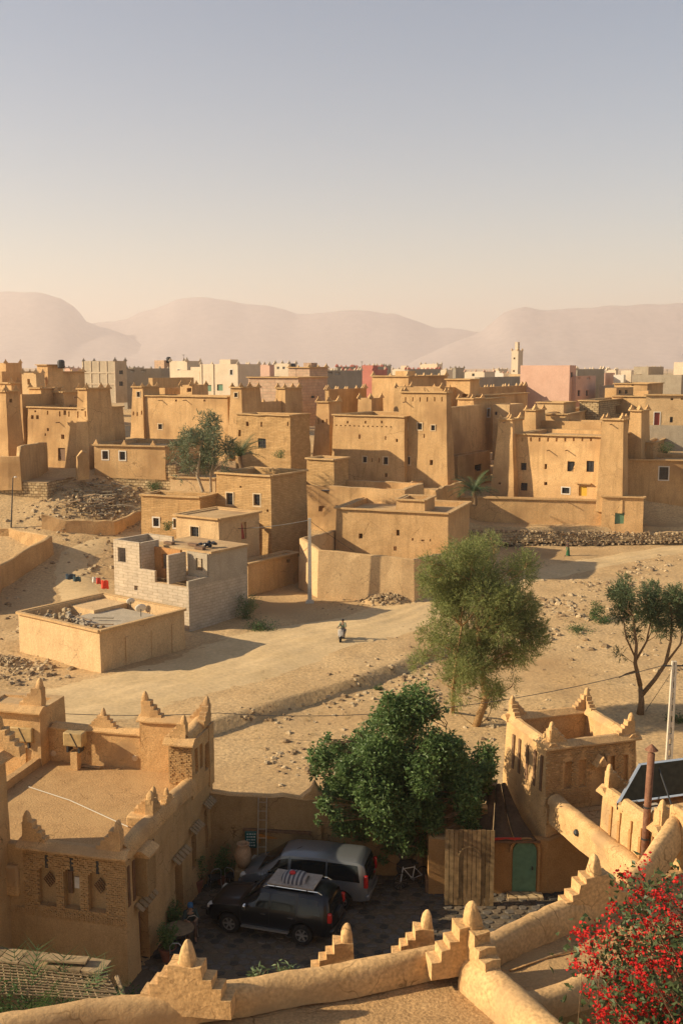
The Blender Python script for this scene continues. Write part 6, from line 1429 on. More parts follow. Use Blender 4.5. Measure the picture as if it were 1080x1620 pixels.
def pile(name, label, px, py, rx_, ry_, hgt, n, rr, seed, cat='stone pile', mats=None):
    rnd = random.Random(seed); c = on_ground(px, py); th = thing(name, label, cat, tuple(c)); small = MB(); k = 0
    R_ = [(c.x + rnd.gauss(0, .42)*rx_, c.y + rnd.gauss(0, .42)*ry_, rr[0]*(rr[1]/rr[0])**(rnd.random()**1.5)) for _ in range(n)]
    for x, y, r in sorted(R_, key=lambda q: -q[2]):
        d = ((x - c.x)/rx_)**2 + ((y - c.y)/ry_)**2; z = H(x, y) + hgt*max(0, 1 - d)*rnd.uniform(.75, 1.0)
        if k < 60:
            m = MB(); rock(m, (x, y, z), r, rnd); m.build('stone', rnd.choice(mats or [rockm, darkrock]), th)
        else: rock(small, (x, y, z), r, rnd, rnd.randrange(2))
        k += 1
    # the mound under the loose stones
    m = MB(); V = []; n_ = 16
    for i in range(6):
        for j in range(n_):
            t = 2*math.pi*j/n_; q = i/5; x = c.x + math.cos(t)*rx_*q; y = c.y + math.sin(t)*ry_*q; V.append((x, y, H(x, y) - .03 + hgt*.8*(1 - q*q)))
    m.add(V, [(i*n_+j, i*n_+(j+1) % n_, (i+1)*n_+(j+1) % n_, (i+1)*n_+j) for i in range(5) for j in range(n_)]); m.build('mound', ground_m, th, smooth=True)
    o = small.build('small_stones', mats or [rockm, darkrock], th); o['kind'] = 'stuff'
pile('stone_pile', 'heap of broken stones beside the dirt road below the pale wall', 612, 952, 2.5, 1.6, .75, 420, (.07, .24), 5)
pile('stone_pile', 'grey stone heap at the left edge below the box house', 12, 1052, 1.6, 1.3, .5, 160, (.06, .2), 6)
# dry scrub on the slopes
rnd = random.Random(77); m = MB()
for _ in range(420):
    px, py = rnd.choice(((rnd.uniform(400, 700), rnd.uniform(1060, 1230)), (rnd.uniform(820, 1080), rnd.uniform(900, 1140)), (rnd.uniform(0, 250), rnd.uniform(800, 920)), (rnd.uniform(500, 660), rnd.uniform(930, 960)), (rnd.uniform(0, 110), rnd.uniform(1000, 1090))))
    p = on_ground(px, py); h_ = rnd.uniform(.08, .32)
    for _k in range(12):
        d = Vector((rnd.gauss(0, .5), rnd.gauss(0, .5), 1)).normalized(); q = p + Vector((rnd.gauss(0, .09), rnd.gauss(0, .09), -.02)); s_ = Vector((rnd.gauss(0, 1), rnd.gauss(0, 1), 0)).normalized()*.012; b = len(m.v); m.v += [tuple(q - s_), tuple(q + s_), tuple(q + d*h_)]; m.f.append((b, b+1, b+2)); m.m.append(0)
tag(m.build('dry_grass', leafmat('dry_straw', (.26, .20, .09), (.40, .32, .16), .3, .8)), 'dry grass tufts dotted over the earth slopes', kind='stuff')
# heap of old timber and rubble on the left
rnd = random.Random(21); c = on_ground(160, 812); hp_ = thing('timber_heap', 'heap of collapsed timber and rubble on the left slope', 'debris', tuple(c)); sm = MB()
timb = [plain('old_timber', (.30, .20, .11), .9, var=.3), plain('grey_timber', (.26, .21, .14), .9, var=.3)]
for k in range(95):
    px, py = 155 + rnd.gauss(0, 26), 796 + rnd.gauss(0, 16); p = on_ground(px, py) + Vector((0, 0, rnd.uniform(.1, .7))); t = rnd.uniform(-.6, .9); L = rnd.uniform(.6, 2.6); d = Vector((math.cos(t), math.sin(t)*.8, rnd.gauss(0, .12)))
    m = MB(); m.tube([p - d*L/2, p + d*L/2], rnd.uniform(.03, .08), 5); m.build('log', rnd.choice(timb), hp_)
for k in range(500):
    px, py = 155 + rnd.gauss(0, 34), 800 + rnd.gauss(0, 18); rock(sm, on_ground(px, py) + Vector((0, 0, rnd.uniform(0, .5))), rnd.uniform(.07, .26), rnd, rnd.randrange(2))
o = sm.build('rubble', [rockm, darkrock], hp_); o['kind'] = 'stuff'
# stones of the retaining wall foot, built large enough to catch the light
rnd = random.Random(31); rwt = bpy.data.objects['retaining_wall']; small = MB(); k = 0
RS = MB(); rock(RS, (0, 0, 0), 1, rnd); RS2 = MB(); rock(RS2, (0, 0, 0), 1, rnd); rsm = [RS.mesh('wall_stone', rockm), RS2.mesh('wall_stone', darkrock), RS.mesh('wall_stone', darkrock)]
for _ in range(900):
    px = rnd.uniform(735, 1075); yt_, yb_ = lerp(838, 843, (px - 735)/340), lerp(868, 858, (px - 735)/340); py = rnd.uniform(yt_, yb_); Yw = 118.5 + .004*(px - 725) - .62 - .35*(py - yt_)/(yb_ - yt_)
    p = aty(px, py, Yw); r = rnd.uniform(.13, .27)
    if k < 300: inst('wall_stone', rnd.choice(rsm), Matrix.Translation(p) @ Matrix.Rotation(rnd.uniform(0, 6), 4, 'Z') @ Matrix.Rotation(rnd.uniform(-.5, .5), 4, 'X') @ Matrix.Diagonal((r*1.2, r, r*.9, 1)), rwt)
    else: rock(small, p, r, rnd, rnd.randrange(2))
    k += 1
o = small.build('small_wall_stones', [rockm, darkrock], rwt); o['kind'] = 'stuff'

# ------------------------------------------------------------------ roofs: clutter, dishes, laundry
rnd = random.Random(41); f = box_f
for k, (u, v) in enumerate(((.10, .12), (.22, .10), (.34, .14), (.48, .10), (.62, .12), (.2, .3), (.76, .1), (.4, .26))):
    m = MB(); p = f.p(f.W*u, f.D*v + .3, f.z1 - .35)
    for _ in range(10): rock(m, p + Vector((rnd.gauss(0, .35), rnd.gauss(0, .3), rnd.uniform(-.2, .25))), rnd.uniform(.1, .26), rnd)
    where = ('at its left corner', 'next to the left corner', 'a third along its front', 'half along its front', 'near its front corner', 'behind the left heap', 'right at its front corner', 'behind the middle heap')[k]
    tag(m.build('scrap_heap', [(darkrock, cement, rockm)[k % 3]]), 'scrap and stones on the boxy house roof ' + where, 'scrap')
for k, (u, v) in enumerate(((.45, .3), (.6, .42), (.75, .25))):
    m = MB(); p = f.p(f.W*u, f.D*v, f.z1 - .28); d = f.ex*rnd.uniform(.6, 1.4) + f.ey*rnd.uniform(-.6, .6); m.bar(p - d, p + d, .16, .06); tag(m.build('roof_plank', timb[k % 2]), ('left', 'middle', 'right')[k] + ' of the loose planks lying on the boxy house roof', 'plank')
def dish(label, p, r, az=200):
    th = thing('satellite_dish', label, 'satellite dish', tuple(p)); M = Matrix.Rotation(R(az), 3, 'Z') @ Matrix.Rotation(R(55), 3, 'X'); m = MB(); c = Vector(p) + Vector((0, 0, r*1.3))
    V = []; n = 14
    for i in range(5):
        q = i/4
        for j in range(n): t = 2*math.pi*j/n; V.append(c + M @ Vector((math.cos(t)*r*q, math.sin(t)*r*q, r*.3*q*q)))
    m.add(V, [(i*n+j, i*n+(j+1) % n, (i+1)*n+(j+1) % n, (i+1)*n+j) for i in range(4) for j in range(n)]); o = m.build('reflector', white, th, smooth=True); md = o.modifiers.new('s', 'SOLIDIFY'); md.thickness = .02
    m = MB(); m.tube([p, c - M @ Vector((0, 0, .02))], .03, 6); m.tube([c + M @ Vector((0, -r*.9, r*.25)), c + M @ Vector((0, 0, r*.9))], .012, 5); m.build('mount', iron, th)
dish('satellite dish on the boxy house roof near the grey block house', f.p(f.W*.75, f.D*.72, f.z1 - .45), .42); dish('smaller satellite dish at the back of the boxy house roof', f.p(f.W*.5, f.D*.85, f.z1 - .3), .33)
q = aty(300, 862, 90); 
m = MB(); p = f1.p(f1.W*.86, f1.D*.55, f1.z1 + 2.52)
for _ in range(14): rock(m, p + Vector((rnd.gauss(0, .3), rnd.gauss(0, .25), rnd.uniform(.1, .5))), rnd.uniform(.12, .25), rnd)
tag(m.build('black_bags', plain('black_plastic', (.02, .02, .022), .35)), 'black plastic bags piled on the grey block house roof', 'bags')
# laundry on a line left of the grey block house
a, b = aty(100, 905, 90), aty(182, 916, 88); wire('washing line left of the grey block house', a, b, .15, .015)
cl = [(aty(112, 908, 89.7), .9, .5, (.03, .05, .07), 'dark blue'), (aty(122, 912, 89.4), .7, .45, (.04, .07, .08), 'dark teal'), (aty(150, 913, 88.8), .45, .5, (.65, .6, .52), 'white'), (aty(156, 914, 88.6), .4, .55, (.5, .05, .03), 'dark red'), (aty(166, 918, 88.4), .65, .75, (.62, .05, .02), 'bright red')]
for p, wd, ht, c, nm in cl:
    m = MB(); V = []; n = 6
    for i in range(n + 1):
        for j in range(5): V.append(p + Vector((wd*(i/n - .5), .06*math.sin(i*1.9 + j*.5), -ht*j/4 + .03*math.sin(i*2))))
    m.add(V, [(i*5+j, (i+1)*5+j, (i+1)*5+j+1, i*5+j+1) for i in range(n) for j in range(4)]); o = m.build('hanging_laundry', plain('laundry_' + nm.replace(' ', '_'), c, .9), smooth=True); tag(o, nm + ' laundry hanging left of the grey block house', 'laundry', 'laundry on the line'); md = o.modifiers.new('s', 'SOLIDIFY'); md.thickness = .01
# blue tarpaulin on the wall in the middle
p = aty(536, 777, 112.5); m = MB(); n = 8; V = []
for i in range(n + 1):
    for j in range(n + 1): V.append(p + Vector((lerp(-1.9, 1.9, i/n), lerp(-1.2, 1.2, j/n), .18*noise.noise(Vector((i*.8, j*.8, 2))) + .25)))
m.add(V, [(i*(n+1)+j, (i+1)*(n+1)+j, (i+1)*(n+1)+j+1, i*(n+1)+j+1) for i in range(n) for j in range(n)]); o = m.build('tarpaulin', plain('blue_tarp', (.10, .14, .20), .6, var=.3)); tag(o, 'crumpled blue tarpaulin on the wall top beside the storehouse', 'tarpaulin'); md = o.modifiers.new('s', 'SOLIDIFY'); md.thickness = .04
# far rooftops: water tanks and dishes
for px, py, Y, nm in ((267, 566, 241, 'dark round tank on the roof of the pinkish cube house'), (463, 577, 216, 'round tank on the roof above the pinkish block house'), (97, 573, 169, 'dark tank on the tall square earth house')):
    p = aty(px, py + 4, Y); m = MB(); m.lathe(p, [(.5, -.6), (.6, -.4), (.6, .5), (.4, .75), (.1, .8)], 10); tag(m.build('water_tank', iron), nm, 'tank')

# ------------------------------------------------------------------ courtyard and roof things
# lattice of reeds at the bottom left
lt = thing('reed_lattice', 'lattice of tied reeds shading the garden at the bottom left', 'pergola', tuple(atz(90, 1545, 2.2)))
z = 2.3; A0, A1, B0, B1 = atz(-60, 1512, z), atz(168, 1540, z), atz(-60, 1572, z), atz(192, 1584, z)
reed = [plain('reed_pale', (.30, .21, .11), .8, var=.25), plain('reed_brown', (.21, .145, .075), .8, var=.25)]
for k in range(22):
    t = k/21; m = MB(); m.tube([A0.lerp(A1, t) + Vector((0, 0, random.uniform(-.03, .03))), B0.lerp(B1, t) + Vector((0, 0, random.uniform(-.03, .03)))], .022, 5); m.build('reed', random.choice(reed), lt)
for k in range(13):
    t = k/12; m = MB(); a_, b_ = A0.lerp(B0, t), A1.lerp(B1, t); m.tube([a_ + Vector((0, 0, .04 + random.uniform(-.02, .02))), a_.lerp(b_, .5) + Vector((0, .03, .05)), b_ + Vector((0, 0, .04 + random.uniform(-.04, .03)))], .022, 5); m.build('reed', random.choice(reed), lt)
for k in range(7):
    m = MB(); c_ = A0.lerp(A1, (k + .5)/7) + Vector((0, .12, .12)); m.box(c_, ((A1 - A0).length/7 - .03, .7, .06), Matrix.Rotation(R(random.uniform(-4, 4)) + math.atan2((A1 - A0).y, (A1 - A0).x), 3, 'Z')); m.build('reed_mat', reed[k % 2], lt)
m = MB(); m.tube([atz(185, 1545, z), atz(200, 1590, z - .3)], .07, 6); m.build('end_pole', reed[0], lt)
for q in (A0, A1, B0, B1): m = MB(); m.tube([(q.x, q.y, -.1), (q.x, q.y, z)], .06, 6); m.build('post', timb[0], lt)
m = MB(); c_ = atz(101, 1517, z + .3); m.box(c_, (1.5, .34, .06), Matrix.Rotation(R(-6), 3, 'Z')); tag(m.build('loose_board', reed[0]), 'pale board lying on the reed lattice against the ornate house', 'board')
# wrapped boxes on the back wall of the terrace
wrap = plain('yellowed_tarp', (.40, .27, .11), .7, var=.2)
for (px, py, w_, h_), nm in zip(((38, 1160, 1.0, .62), (119, 1168, .85, .58)), ('left of two wrapped boxes on the terrace wall, tied with a strap', 'right of two wrapped boxes on the terrace wall, yellowish')):
    vv = LD - .95; c_ = atplane(px, py, lf.p(0, vv, 0), -lf.ey); th = thing('wrapped_unit', nm, 'box', tuple(c_), -A_, 'wrapped boxes on the terrace wall')
    m = MB(); m.box(c_, (w_, .45, h_), Matrix.Rotation(-A_, 3, 'Z')); o = m.build('cover', wrap, th); soft(o, .05, 3)
    m = MB(); m.bar(c_ + lf.ex*(-.1) - lf.ey*.235 + Vector((0, 0, h_/2)), c_ + lf.ex*.2 - lf.ey*.235 + Vector((0, 0, -h_/2)), .03, .015, up=lf.ey); m.build('strap', iron, th)
    for s_ in (-.3, .3): m = MB(); q = c_ + lf.ex*s_*w_; m.box(q + Vector((0, 0, -h_/2 - .12)), (.08, .4, .26), Matrix.Rotation(-A_, 3, 'Z')); m.build('bracket', iron, th)
    m = MB(); m.bar(c_ + Vector((0, 0, -h_/2 - .25)), Vector((c_.x, c_.y, 4.2)), .3, .35, up=lf.ey); m.build('plinth', fore, th)
m = MB(); a_, b_ = lf.p(LW - 6.5, 5.2, 4.26), lf.p(LW - 1.2, 2.8, 4.26); m.tube([a_, a_.lerp(b_, .4) + Vector((.1, .15, .0)), b_], .018, 5); tag(m.build('hose', plain('pale_hose', (.5, .45, .36), .6)), 'thin pale hose lying across the roof terrace floor', 'hose')
m = MB(); m.box(lf.p(LW - 5.1, LD - .75, 4.27), (.9, .12, .06), Matrix.Rotation(-A_, 3, 'Z')); tag(m.build('loose_board', reed[0]), 'pale strip of wood on the terrace floor below the wrapped boxes', 'board')
for px, nm in ((85, 'small drain hole with pale rim left on the terrace back wall'), (214, 'small drain hole with pale rim right on the terrace back wall')):
    c_ = atplane(px, 1192 + (px - 85)*.06, lf.p(0, LD - .42, 0), -lf.ey); m = MB(); m.lathe(c_, [(.07, -.1), (.14, -.08), (.12, .02), (.07, .03)], 10, M=Matrix.Rotation(R(90), 3, 'X')); tag(m.build('roof_drain', pale), nm, 'drain')
# solar water panel on the stair tower
sp_t = thing('solar_panel', 'large tilted panel with silver frame on the small stair tower', 'solar panel', tuple(stf.p(1, 2, 5.4)), -A3)
c00 = aty(976, 1271, 34.6); ux = Vector((math.cos(R(17)), math.sin(R(17)), 0)); uz = Vector((math.sin(R(17))*-.0 + .25, .62, .78)).normalized()
q2 = aty(1011, 1209, 35.3); uz = (q2 - c00); hgt = uz.length; uz.normalize(); wdt = 3.4
m = MB(); nrm = ux.cross(uz); V = [c00, c00 + ux*wdt, c00 + ux*wdt + uz*hgt, c00 + uz*hgt]; m.prism(V, nrm*.04); m.build('panel', plain('panel_back', (.06, .055, .035), .75, spec=.15, var=.2), sp_t)
for a_, b_ in ((V[0], V[1]), (V[1], V[2]), (V[2], V[3]), (V[3], V[0])): m = MB(); m.bar(a_ + nrm*.02, b_ + nrm*.02, .07, .09, up=nrm); m.build('frame_rail', chrome, sp_t)
for u in (.9, 2.4):
    a_ = V[3] + ux*u - uz*hgt*.15; b_ = Vector((a_.x, a_.y, 5.3)) - rtf.ey*.9; m = MB(); m.tube([a_, b_], .03, 6); m.build('strut', iron, sp_t)
m = MB(); m.tube([c00 + Vector((0, 0, 0)), Vector((c00.x, c00.y, 5.2))], .03, 6); m.build('strut', iron, sp_t)
m = MB(); m.box(stf.p(.75, 1.3, 5.45), (.5, .9, .25), Matrix.Rotation(-A3, 3, 'Z')); tag(m.build('junction_box', cement), 'small pale box beside the tilted panel on the stair tower', 'box')
# stove pipe
rust = surf('rusty_iron', (.16, .07, .04), (.26, .13, .075), 6, .3, 30, rough=.8)
pb = aty(1016, 1378, 33.0); pt_ = aty(1029, 1192, 33.0); pt_.x = pb.x + .12; pt_.y = pb.y
cp_ = thing('stove_pipe', 'tall rusty stove pipe with a cap in front of the stair tower', 'chimney', tuple(pb)); m = MB(); m.tube([pb + Vector((0, 0, -.3)), pb.lerp(pt_, .5), pt_], .12, 14); m.build('pipe', rust, cp_, smooth=True)
m = MB(); m.lathe(pt_ + Vector((0, 0, .12)), [(.06, -.12), (.06, .0), (.22, .0), (.02, .2)], 12); m.build('cap', rust, cp_)
for t in (.28, .55):
    p = pb.lerp(pt_, t); m = MB(); m.lathe(p, [(.135, -.03), (.135, .03)], 14); m.bar(p, p + rtf.ex*.55, .04, .04); m.build('bracket', iron, cp_)
# ladder, sign, jars in the back left corner
wy2 = wy - .35
ld = thing('ladder', 'thin metal ladder leaning on the courtyard back wall', 'ladder', tuple(aty(412, 1388, wy - 1.0)))
for px in (409, 422): m = MB(); m.tube([aty(px - 2, 1390, wy - .95), aty(px, 1262, wy - .22)], .022, 6); m.build('stile', cement, ld)
for k in range(9): t = (k + .5)/9; m = MB(); m.tube([aty(407, 1390, wy - .95).lerp(aty(409, 1262, wy - .22), t), aty(420, 1390, wy - .95).lerp(aty(422, 1262, wy - .22), t)], .014, 5); m.build('rung', cement, ld)
sg = thing('sign_board', 'green sign board with pale lettering on the back wall', 'sign', tuple(aty(397, 1328, wy2))); c_ = aty(397, 1328, wy2)
m = MB(); m.box(c_, (.48, .05, .72)); o = m.build('board', plain('sign_green', (.015, .10, .085), .5), sg); soft(o, .04, 3)
m = MB()
for r_ in range(5):
    x = -.17
    while x < .15: w_ = random.uniform(.03, .09); m.box(c_ + Vector((x + w_/2, -.03, .24 - r_*.12)), (w_, .01, random.uniform(.03, .06))); x += w_ + .03
o = m.build('lettering', plain('sign_pale', (.5, .55, .5), .6), sg); o['kind'] = 'stuff'
m = MB(); a_ = aty(410, 1326, wy2); m.prism([a_ + Vector(v) for v in ((-.2, 0, -.18), (.05, 0, -.2), (.05, 0, -.02), (.75, 0, -.02), (.05, 0, .18), (-.2, 0, .2))], (0, .03, 0)); tag(m.build('arrow_sign', plain('arrow_orange', (.45, .18, .03), .6)), 'orange arrow shaped sign right of the green board', 'sign')
clay = surf('fired_clay', (.36, .22, .12), (.46, .30, .17), 4, .2, 20, rough=.8)
jz = thing('clay_jar', 'tall clay jar on a stone base in the back left corner', 'jar', tuple(atz(385, 1392, 0))); jb = Vector((aty(385, 1380, 38.9).x, 38.9, 0))
m = MB(); m.box(jb + Vector((0, 0, .45)), (.7, .7, .9), taper=.9); soft(m.build('stone_base', foreshade, jz), .04)
m = MB(); m.lathe(jb + Vector((0, 0, .9)), [(.16, 0), (.30, .25), (.34, .5), (.28, .78), (.20, .9), (.25, .97), (.25, 1.0), (.18, 1.0), (.17, .9), (.05, .7)], 20); m.build('jar_body', clay, jz, smooth=True)
def pot_plant(label, p, r, h, seed, mt=clay, n=500):
    th = thing('potted_plant', label, 'potted plant', tuple(p), 0); rnd = random.Random(seed); m = MB(); m.lathe(p, [(r*.65, 0), (r, r*1.5), (r*1.08, r*1.55), (r*1.08, r*1.75), (r*.9, r*1.75), (r*.85, r*1.5)], 16); m.build('pot', mt, th, smooth=True, sharp=40)
    m = MB(); lv = MB(); b_ = Vector(p) + Vector((0, 0, r*1.5))
    for k in range(9):
        P = limb(m, b_, b_ + Vector((rnd.gauss(0, .35)*h*.5, rnd.gauss(0, .35)*h*.5, h*rnd.uniform(.5, 1))), .015, .005, rnd, .1, 5)
        for _ in range(n//9): leaf_quad(lv, P[rnd.randrange(1, 6)] + Vector((rnd.gauss(0, 1), rnd.gauss(0, 1), rnd.gauss(0, 1)))*.09, .13, .05, rnd)
    m.build('stem', bark, th); lv.build('foliage', leaf_dark, th)
redpot = plain('red_clay_pot', (.22, .085, .05), .7, var=.15)
pot_plant('red clay pot with a leafy plant by the ornate house corner', atz(309, 1412, 0), .34, 1.0, 1, redpot); pot_plant('dark potted shrub in the back left court corner', atz(352, 1398, 0), .26, 1.1, 2, redpot, 700); pot_plant('potted plant beside the doorway of the ornate house', atz(288, 1420, 0), .22, .8, 3, redpot)
pot_plant('flowering pot plants beside the round table', atz(275, 1480, 0), .28, .8, 4, redpot); pot_plant('dark potted bush at the foot of the ornate house door', atz(266, 1520, 0), .3, .9, 5, redpot, 700)
# garden chairs by the wall (pale tubes in the dark corner)
def chair(label, p, rz):
    th = thing('garden_chair', label, 'chair', tuple(p), rz, 'garden chairs in the court'); Mx = wm(th)
    def q(x, y, z_): return Mx @ Vector((x, y, z_))
    m = MB(); m.box(q(0, 0, .45), (.45, .45, .04), Mx.to_3x3()); m.build('seat', iron, th)
    m = MB(); m.tube([q(-.21, .2, .45), q(-.2, .28, .8), q(-.1, .3, .92), q(.1, .3, .92), q(.2, .28, .8), q(.21, .2, .45)], .018, 6); m.build('backrest', rim_m, th)
    for sx in (-1, 1):
        for sy in (-1, 1): m = MB(); m.tube([q(sx*.2, sy*.2, .45), q(sx*.23, sy*.23, .03)], .015, 5); m.build('leg', rim_m, th)
chair('metal garden chair in the dark corner below the clay jar', atz(368, 1402, 0.04), R(160)); chair('metal garden chair left of the clay jar base', atz(340, 1404, 0.04), R(200)); chair('metal garden chair pushed under the near side of the round table', Vector((atz(288, 1500, 0).x, 33.6, 0.04)), R(180))
# round table with seated man
tb2 = Vector((atz(290, 1480, 0).x, 34.6, 0)); tt2 = thing('round_table', 'dark round garden table beside the ornate house', 'table', tuple(tb2))
m = MB(); m.lathe(tb2 + Vector((0, 0, .74)), [(.5, -.02), (.52, 0), (.5, .02)], 28); m.build('table_top', plain('table_green', (.025, .035, .028), .4), tt2); m = MB(); m.lathe(tb2 + Vector((0, 0, .78)), [(.47, -.02), (.53, -.01), (.53, .0), (.47, .01)], 28); m.build('rim', reed[1], tt2)
for k in range(3): t = 2.1*k; m = MB(); m.tube([tb2 + Vector((math.cos(t)*.35, math.sin(t)*.35, .72)), tb2 + Vector((math.cos(t)*.08, math.sin(t)*.08, .4)), tb2 + Vector((math.cos(t)*.38, math.sin(t)*.38, .03))], .018, 6); m.build('leg', iron, tt2)

# ------------------------------------------------------------------ people
skin_m = plain('skin', (.30, .17, .10), .6); hair_m = plain('dark_hair', (.02, .015, .012), .7)
def skin_obj(name, V, E, rad, mat, parent, sub=2):
    inv = wm(parent).inverted(); me = bpy.data.meshes.new(name); me.from_pydata([tuple(inv @ Vector(v)) for v in V], E, []); me.materials.append(mat)
    o = bpy.data.objects.new(name, me); COL.objects.link(o); o.parent = parent; WM[o.name] = wm(parent)
    sk = o.modifiers.new('skin', 'SKIN'); sk.use_smooth_shade = True
    for i, d in enumerate(me.skin_vertices[0].data): r = rad[i] if hasattr(rad[i], '__len__') else (rad[i], rad[i]); d.radius = r; d.use_root = (i == 0)
    sb = o.modifiers.new('sub', 'SUBSURF'); sb.levels = sub; sb.render_levels = sub
    return o
def person(label, loc, rz, J, shirt, trouser, hair='hair', headc=None, s=1.0, robe=False, group=None):
    """J: joints in local metres, x right, y forward: pelvis, chest, neck, head, shoulders, elbows, wrists, hips, knees, ankles, toes"""
    th = thing('person', label, 'person', tuple(loc), rz, group); Mx = wm(th) @ Matrix.Scale(s, 4)
    def w(k): return Mx @ Vector(J[k])
    names = ['pelvis', 'chest', 'neck', 'head', 'crown']; names += [a + b for b in 'LR' for a in ('sho', 'elb', 'wri', 'hip', 'kne', 'ank', 'toe')]
    V = []; rad = []; idx = {}; rr = {'pelvis': (.13, .11), 'chest': (.15, .11), 'neck': .055, 'head': (.085, .10), 'crown': (.06, .07), 'sho': .062, 'elb': .042, 'wri': .030, 'hip': .085, 'kne': .058, 'ank': .04, 'toe': .03}
    for n in names: idx[n] = len(V); V.append(w(n)); r = rr.get(n, rr.get(n[:3])); rad.append(r if not hasattr(r, '__len__') else r)
    E = [('pelvis', 'chest'), ('chest', 'neck'), ('neck', 'head'), ('head', 'crown')]
    for b in 'LR': E += [('chest', 'sho' + b), ('sho' + b, 'elb' + b), ('elb' + b, 'wri' + b), ('pelvis', 'hip' + b), ('hip' + b, 'kne' + b), ('kne' + b, 'ank' + b), ('ank' + b, 'toe' + b)]
    # hands: palm and five fingers as chains rooted in the wrist
    for b in 'LR':
        wv = Vector(J['wri' + b]); dv = (wv - Vector(J['elb' + b])).normalized(); sd = dv.cross(Vector((0, 0, 1)))
        sd = sd.normalized() if sd.length > .1 else Vector((1, 0, 0)); up_ = sd.cross(dv); pk = 'palm' + b; idx[pk] = len(V); V.append(Mx @ (wv + dv*.06)); rad.append((.036, .02)); E.append(('wri' + b, pk))
        for k in range(4):
            a1, a2 = 'f%d%s' % (k, b), 'g%d%s' % (k, b); o_ = sd*(k - 1.5)*.02; L = (.07, .085, .08, .06)[k]
            idx[a1] = len(V); V.append(Mx @ (wv + dv*(.085 + L*.5) + o_ - up_*.008)); rad.append(.009); idx[a2] = len(V); V.append(Mx @ (wv + dv*(.085 + L*.9) + o_ - up_*.035)); rad.append(.008); E += [(pk, a1), (a1, a2)]
        idx['t' + b] = len(V); V.append(Mx @ (wv + dv*.07 - sd*.05 - up_*.015)); rad.append(.011); idx['u' + b] = len(V); V.append(Mx @ (wv + dv*.10 - sd*.058 - up_*.03)); rad.append(.009); E += [('wri' + b, 't' + b), ('t' + b, 'u' + b)]
    skin_obj('body', V, [(idx[a], idx[b]) for a, b in E], rad, skin_m, th)
    # face: nose, eyes, mouth, ears
    hc = Vector(J['head']); fw = (Vector(J.get('look', (0, 1, 0)))).normalized(); rt_ = fw.cross(Vector((0, 0, 1))).normalized(); m = MB()
    m.box(Mx @ (hc + fw*.105 + Vector((0, 0, -.005))), (.024, .03, .045)); m.build('nose', skin_m, th)
    for s_ in (-1, 1):
        m = MB(); m.lathe(Mx @ (hc + fw*.092 + rt_*s_*.033 + Vector((0, 0, .02))), [(.004, -.012), (.013, 0), (.004, .012)], 8); m.build('eye', hair_m, th); m = MB(); m.box(Mx @ (hc + rt_*s_*.09), (.02, .03, .055)); m.build('ear', skin_m, th)
    m = MB(); m.box(Mx @ (hc + fw*.092 + Vector((0, 0, -.05))), (.045, .014, .01)); m.build('mouth', plain('lips', (.22, .08, .06), .6) if 'lips' not in MATS else MATS['lips'], th)
    V = [w('pelvis') + Vector((0, 0, .02)), w('chest'), w('chest').lerp(w('neck'), .55)]; rad = [(.155, .125), (.175, .135), (.10, .085)]; E = [(0, 1), (1, 2)]
    for b in 'LR':
        k = len(V); V += [w('sho' + b), w('elb' + b), w('elb' + b).lerp(w('wri' + b), .3)]; rad += [.082, .06, .055]; E += [(1, k), (k, k+1), (k+1, k+2)]
    skin_obj('shirt', V, E, rad, shirt, th)
    if robe:
        m = MB(); p_, a_ = w('pelvis'), (w('ankL') + w('ankR'))/2; n = 12; V = []
        for i in range(7):
            q = i/6; c_ = p_.lerp(a_, q) + Vector((0, 0, .12*(1 - q))); r = lerp(.165, .25, q)
            V += [c_ + Vector((math.cos(2*math.pi*j/n)*r*(1 + .08*math.sin(j*2.5)*q), math.sin(2*math.pi*j/n)*r*.85, 0)) for j in range(n)]
        m.add(V, [(i*n+j, i*n+(j+1) % n, (i+1)*n+(j+1) % n, (i+1)*n+j) for i in range(6) for j in range(n)]); m.build('robe', trouser, th, smooth=True)
    else:
        V = [w('pelvis')]; rad = [(.15, .125)]; E = []
        for b in 'LR': k = len(V); V += [w('hip' + b), w('kne' + b), w('ank' + b) + (w('kne' + b) - w('ank' + b))*.12]; rad += [.10, .075, .06]; E += [(0, k), (k, k+1), (k+1, k+2)]
        skin_obj('trousers', V, E, rad, trouser, th)
    for b in 'LR':
        m = MB(); a_, t_2 = w('ank' + b), w('toe' + b); m.bar(a_ + Vector((0, 0, -.045)) - (t_2 - a_)*.3, t_2 + Vector((0, 0, -.03)), .095, .07); soft(m.build('shoe', iron, th), .02)
    m = MB(); c_ = Mx @ (hc + Vector((0, 0, .045)) - fw*.015); hm_ = headc or hair_m
    m.lathe(c_, [(.108, -.05), (.112, .0), (.10, .055), (.06, .09), (.01, .1)], 14); o = m.build(hair, hm_, th, smooth=True)
    if hair == 'cap': m = MB(); m.box(Mx @ (hc + fw*.14 + Vector((0, 0, .05))), (.16, .13, .015), Matrix.Rotation(rz, 3, 'Z')); m.build('cap_peak', hm_, th)
    return th
